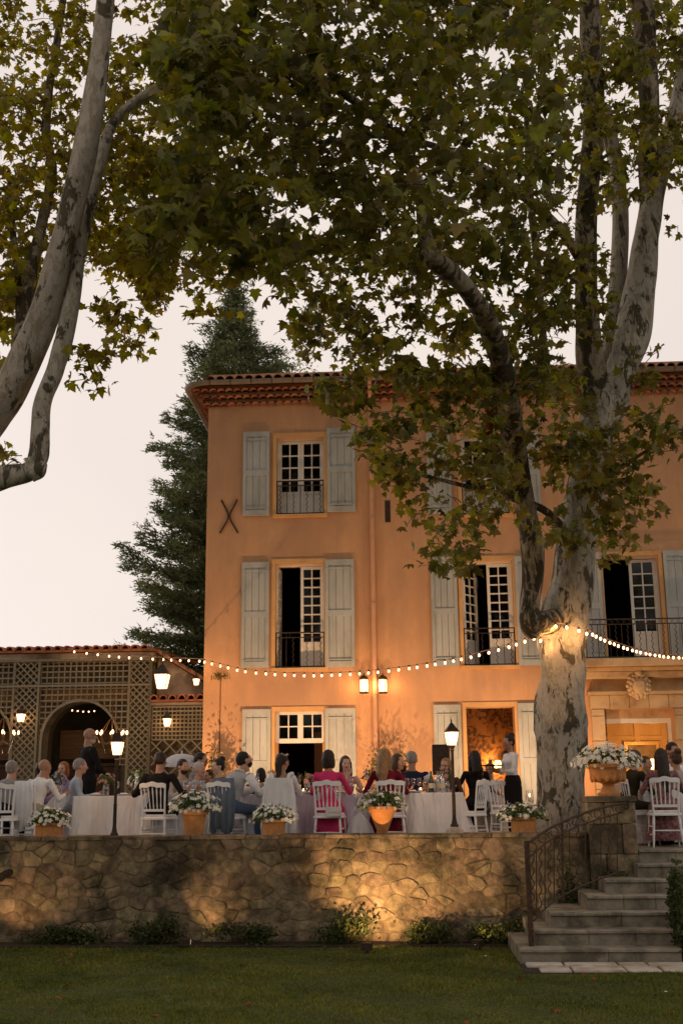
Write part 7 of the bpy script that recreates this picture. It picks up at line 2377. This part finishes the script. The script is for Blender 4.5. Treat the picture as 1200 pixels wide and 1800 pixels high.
br = person('bride in a white low backed dress seated with her back to us', 495, 17.05, R(-6), female=True, top='white', bottom='white', hair='dark', style='updo', bare_back=True, skin='tan', lean=0.03, turn=-0.5, skirt='tulle', hl=(-0.12, 0.32, 0.80), hr=(0.14, 0.35, 0.80))
person('guest with round black hair seen between the waistcoat man and the bride', 457, 18.5, A0, female=True, top='green', hair='black', style='bob', s=0.88, fine=False)
pk = person('woman in a bright pink short sleeved top seated with her back to us', 578, 17.05, R(-4), female=True, top='pink', bottom='pink', hair='dark', style='bob', lean=0.02, turn=-0.2, bare_arms=False, sleeves='short', skin='tan', skirt='pink', s=1.03, hl=(-0.14, 0.34, 0.80), hr=(0.2, 0.32, 0.80))
person('smiling long haired woman in rose facing us across the table', 608, 18.35, B_ + 0.15, female=True, top='rose', bottom='rose', hair='brown', style='long', lean=0.04, bare_arms=True, skin='pale', hairflow=0.28, hr=(-0.02, 0.22, 1.0), turn=0.1)
bu = person('long haired blonde woman in a burgundy dress seen from behind', 680, 17.1, R(6), female=True, top='burgundy', bottom='burgundy', hair='blond', style='long', lean=0.03, turn=-0.6, skin='light', hairflow=0.36, skirt='burgundy', s=1.04)
person('woman in burgundy sitting close behind the blonde guest', 700, 17.9, B_ + 0.9, female=True, top='burgundy', bottom='burgundy', hair='brown', style='bob', s=1.0, lean=0.02, skin='light')
nv_ = person('grey haired man in a navy waistcoat with his back to us', 727, 18.3, R(3), top='navy', bottom='navy', hair='grey', style='short', lean=0.02, turn=-0.2, skin='tan', s=1.04)
person('guest in black beside the navy suited man', 707, 18.6, R(-10), top='black', bottom='black', hair='dark', style='short', s=0.93, lean=0.05, fine=False)
person('woman with ash blond hair behind the tall bouquet', 789, 18.8, B_ - 0.4, female=True, top='brown', bottom='brown', hair='blond', style='bob', s=0.97, lean=0.03, skin='light')
person('tall guest in black seated before the wallpapered doorway', 838, 19.6, R(20), top='black', bottom='black', hair='black', style='long', female=True, hairflow=0.3, s=1.07, lean=0.0)
person('young guest in white facing left beside the waitress', 866, 20.1, B_ - 0.3, top='white', bottom='beige', hair='brown', style='short', s=0.93, lean=0.02, skin='tan')
wt = person('waitress in a white shirt and bow tie holding a black tray', 905, 19.2, R(118), sit=False, female=True, top='white', bottom='black', hair='black', style='bun', lean=0.02, turn=0.15, skirt=None, skin='tan', s=0.955, hl=(-0.02, 0.30, 1.14), hr=(0.08, 0.26, 1.12))
col_extra(wt, 'bowtie')
ap = MB(); ap.lathe([(0.165, 0.42), (0.17, 0.6), (0.172, 0.85), (0.145, 1.02), (0.13, 1.06)], 20, sq=0.82, cap=False)
obj('apron', ap, fab('black'), wt['t'], smooth='all')
# tray with a glass of orange drink, held by the waitress
tw_ = wt['t']; off_ = Matrix.Rotation(tw_.rotation_euler.z, 3, 'Z') @ Vector((0.03, 0.36, 1.155))
tray = thing('tray', 'flat black tray with a drink held by the waitress', 'tray', Vector(tw_.location) + off_)
obj('plate', MB().lathe([(0.17, 0), (0.185, 0.006), (0.19, 0.018), (0.183, 0.018), (0.178, 0.008)], 24), M_blk, tray)
dg = thing('drink_glass', 'glass of orange drink standing on the black tray', 'glass', Vector(tray.location) + Vector((-0.02, -0.03, 0.010)))
obj('glass', MB().lathe([(0.028, 0), (0.036, 0.12)], 10, cap=False), M_crystal, dg, smooth='all'); obj('drink', MB().lathe([(0.026, 0.003), (0.032, 0.09)], 10), mat('orange_drink', (0.6, 0.2, 0.05), 0.3, 0.1, 5), dg)
# --- right group
ol = person('man in an olive shirt seated in profile behind the urn', 1109, 17.3, R(-62), top='olive', bottom='olive', hair='brown', style='short', lean=0.12, skin='tan', sleeves='short', s=1.02, hl=(-0.15, 0.40, 0.80), hr=(0.1, 0.42, 0.80))
person('guest in a light blue shirt behind the olive shirted man', 1134, 18.9, R(-150), top='lightblue', hair='brown', style='short', lean=0.10, skin='tan', s=0.98)
fl_ = person('woman with very long dark hair in a floral dress seen from behind', 1172, 16.85, R(-3), female=True, top='floral', bottom='floral', hair='dark', style='long', hairflow=0.42, lean=0.02, skirt='floral', skin='tan', s=1.0)
person('dark haired man in a white shirt behind the long haired woman', 1188, 18.9, B_ + 0.3, sit=True, top='white', hair='black', style='short', s=1.13, skin='tan')
person('brunette guest cut by the right picture edge', 1203, 17.8, R(30), female=True, top='beige', hair='brown', style='bun', skin='tan')

# collars
for q in (wv,): col_extra(q, 'collar')
# white sleeves of the waistcoat man are a shell of their own
for who in (wv, nv_):
    for i in range(2):
        el_, w_, q = who['hands'][i]; s_ = who['sh'][i]
        mb = MB(); mb.tube([Vector(s_), Vector(s_ * 0.5 + el_ * 0.5), Vector(el_), Vector(el_ + (w_ - el_) * 0.5), Vector(el_ + (w_ - el_) * 0.9)], [0.066, 0.062, 0.052, 0.048, 0.036], 12)
        obj('sleeve', mb, fab('white'), who['t'], smooth='all')
# blue jacket hung over the waistcoat man's chair, bride's veil, white shawl on the bald man's chair
def drape(label, name, cat, px, Y, rz, m, w_, d_, ztop_, zbot, seed, back=-0.245):
    r_ = random.Random(seed); n, lv = 26, 10; vs = []
    ph = [r_.uniform(0, 6) for _ in range(4)]
    for side in (0, 1):
        for j in range(lv):
            t = j / (lv - 1)
            for i in range(n):
                u = i / (n - 1) - 0.5
                z = ztop_ - (ztop_ - zbot) * t * (1 + 0.06 * math.sin(u * 9 + ph[0]))
                wv_ = w_ * (0.55 + 0.45 * min(1, (1 - t) * 3.0 + 0.55 + 0.1 * math.sin(t * 9 + ph[2]))) * (0.86 + 0.30 * min(1, t * 4)) * (1 + d_ * t)
                y = back - 0.012 - 0.03 * t - 0.018 * math.sin(u * 26 + ph[1] + t) * (0.3 + t) - 0.010 * math.sin(u * 55 + ph[2]) * t
                if j == 0: y = back + 0.035
                if j == 1: y = back - 0.030; z = ztop_ - 0.004
                vs.append((u * wv_, y - 0.006 * side * 1.0, z + (0.006 if side else 0)))
    fs = []
    K = n * lv
    for j in range(lv - 1):
        for i in range(n - 1):
            a_ = j * n + i
            fs.append((a_, a_ + 1, a_ + n + 1, a_ + n)); fs.append((K + a_, K + a_ + n, K + a_ + n + 1, K + a_ + 1))
    for j in range(lv - 1):
        for e in (0, n - 1): fs.append((j * n + e, (j + 1) * n + e, K + (j + 1) * n + e, K + j * n + e))
    for i in range(n - 1):
        for jj in (0, lv - 1): fs.append((jj * n + i, jj * n + i + 1, K + jj * n + i + 1, K + jj * n + i))
    mb = MB(); mb.add(vs, fs)
    o = obj(name, mb, m, smooth='all'); p_ = P(px, 1480, Y); o.location = (p_.x, Y, 0); o.rotation_euler = (0, 0, rz)
    return tag(o, label, cat)
M_jack = mat('blue_grey_jacket', (0.12, 0.155, 0.20), 0.85, 0.15, 6, bump=0.3, bscale=20)
drape('blue grey suit jacket hanging over the waistcoat man\'s chair', 'jacket', 'jacket', 408, 17.0, R(-22), M_jack, 0.36, 0.0, 0.97, 0.24, 2)
drape('white bridal veil hanging over the bride\'s chair back to the ground', 'veil', 'veil', 496, 17.0, R(-4), M_tulle, 0.38, 0.25, 0.965, 0.10, 3)
drape('white shawl hanging over the chair of the bald man', 'shawl', 'shawl', 62, 17.25, R(-30), M_tulle, 0.36, 0.1, 0.965, 0.30, 4)
drape('black jacket hanging from the chair at the left picture edge', 'jacket', 'jacket', 24, 16.95, R(-50), fab('black'), 0.22, 0.2, 0.90, 0.12, 5)
# small crown of leaves in the bride's hair, coloured sash of her veil
bh = br['head']
hpce = MB()
for k in range(9):
    th = PI * k / 8
    hpce.ell((bh[0] + 0.08 * math.cos(th), bh[1] - 0.02 - 0.04 * math.sin(th), bh[2] + 0.10 + 0.01 * math.sin(k * 2)), (0.014, 0.014, 0.010), 6, 4)
obj('hair_flowers', hpce, M_flowerw, br['t'], smooth='all')
# straps of the bride's dress
for q in (-1, 1):
    s_ = br['sh'][0 if q < 0 else 1]
    obj('dress_strap', MB().tube([(q * 0.10, -0.105 + 0.0, 0.90), (q * 0.125, -0.08, 1.02), (s_[0] * 0.95, s_[1] - 0.02, s_[2] + 0.055), (q * 0.11, 0.09, 0.98)], 0.028, 6), fab('white'), br['t'], smooth='all')
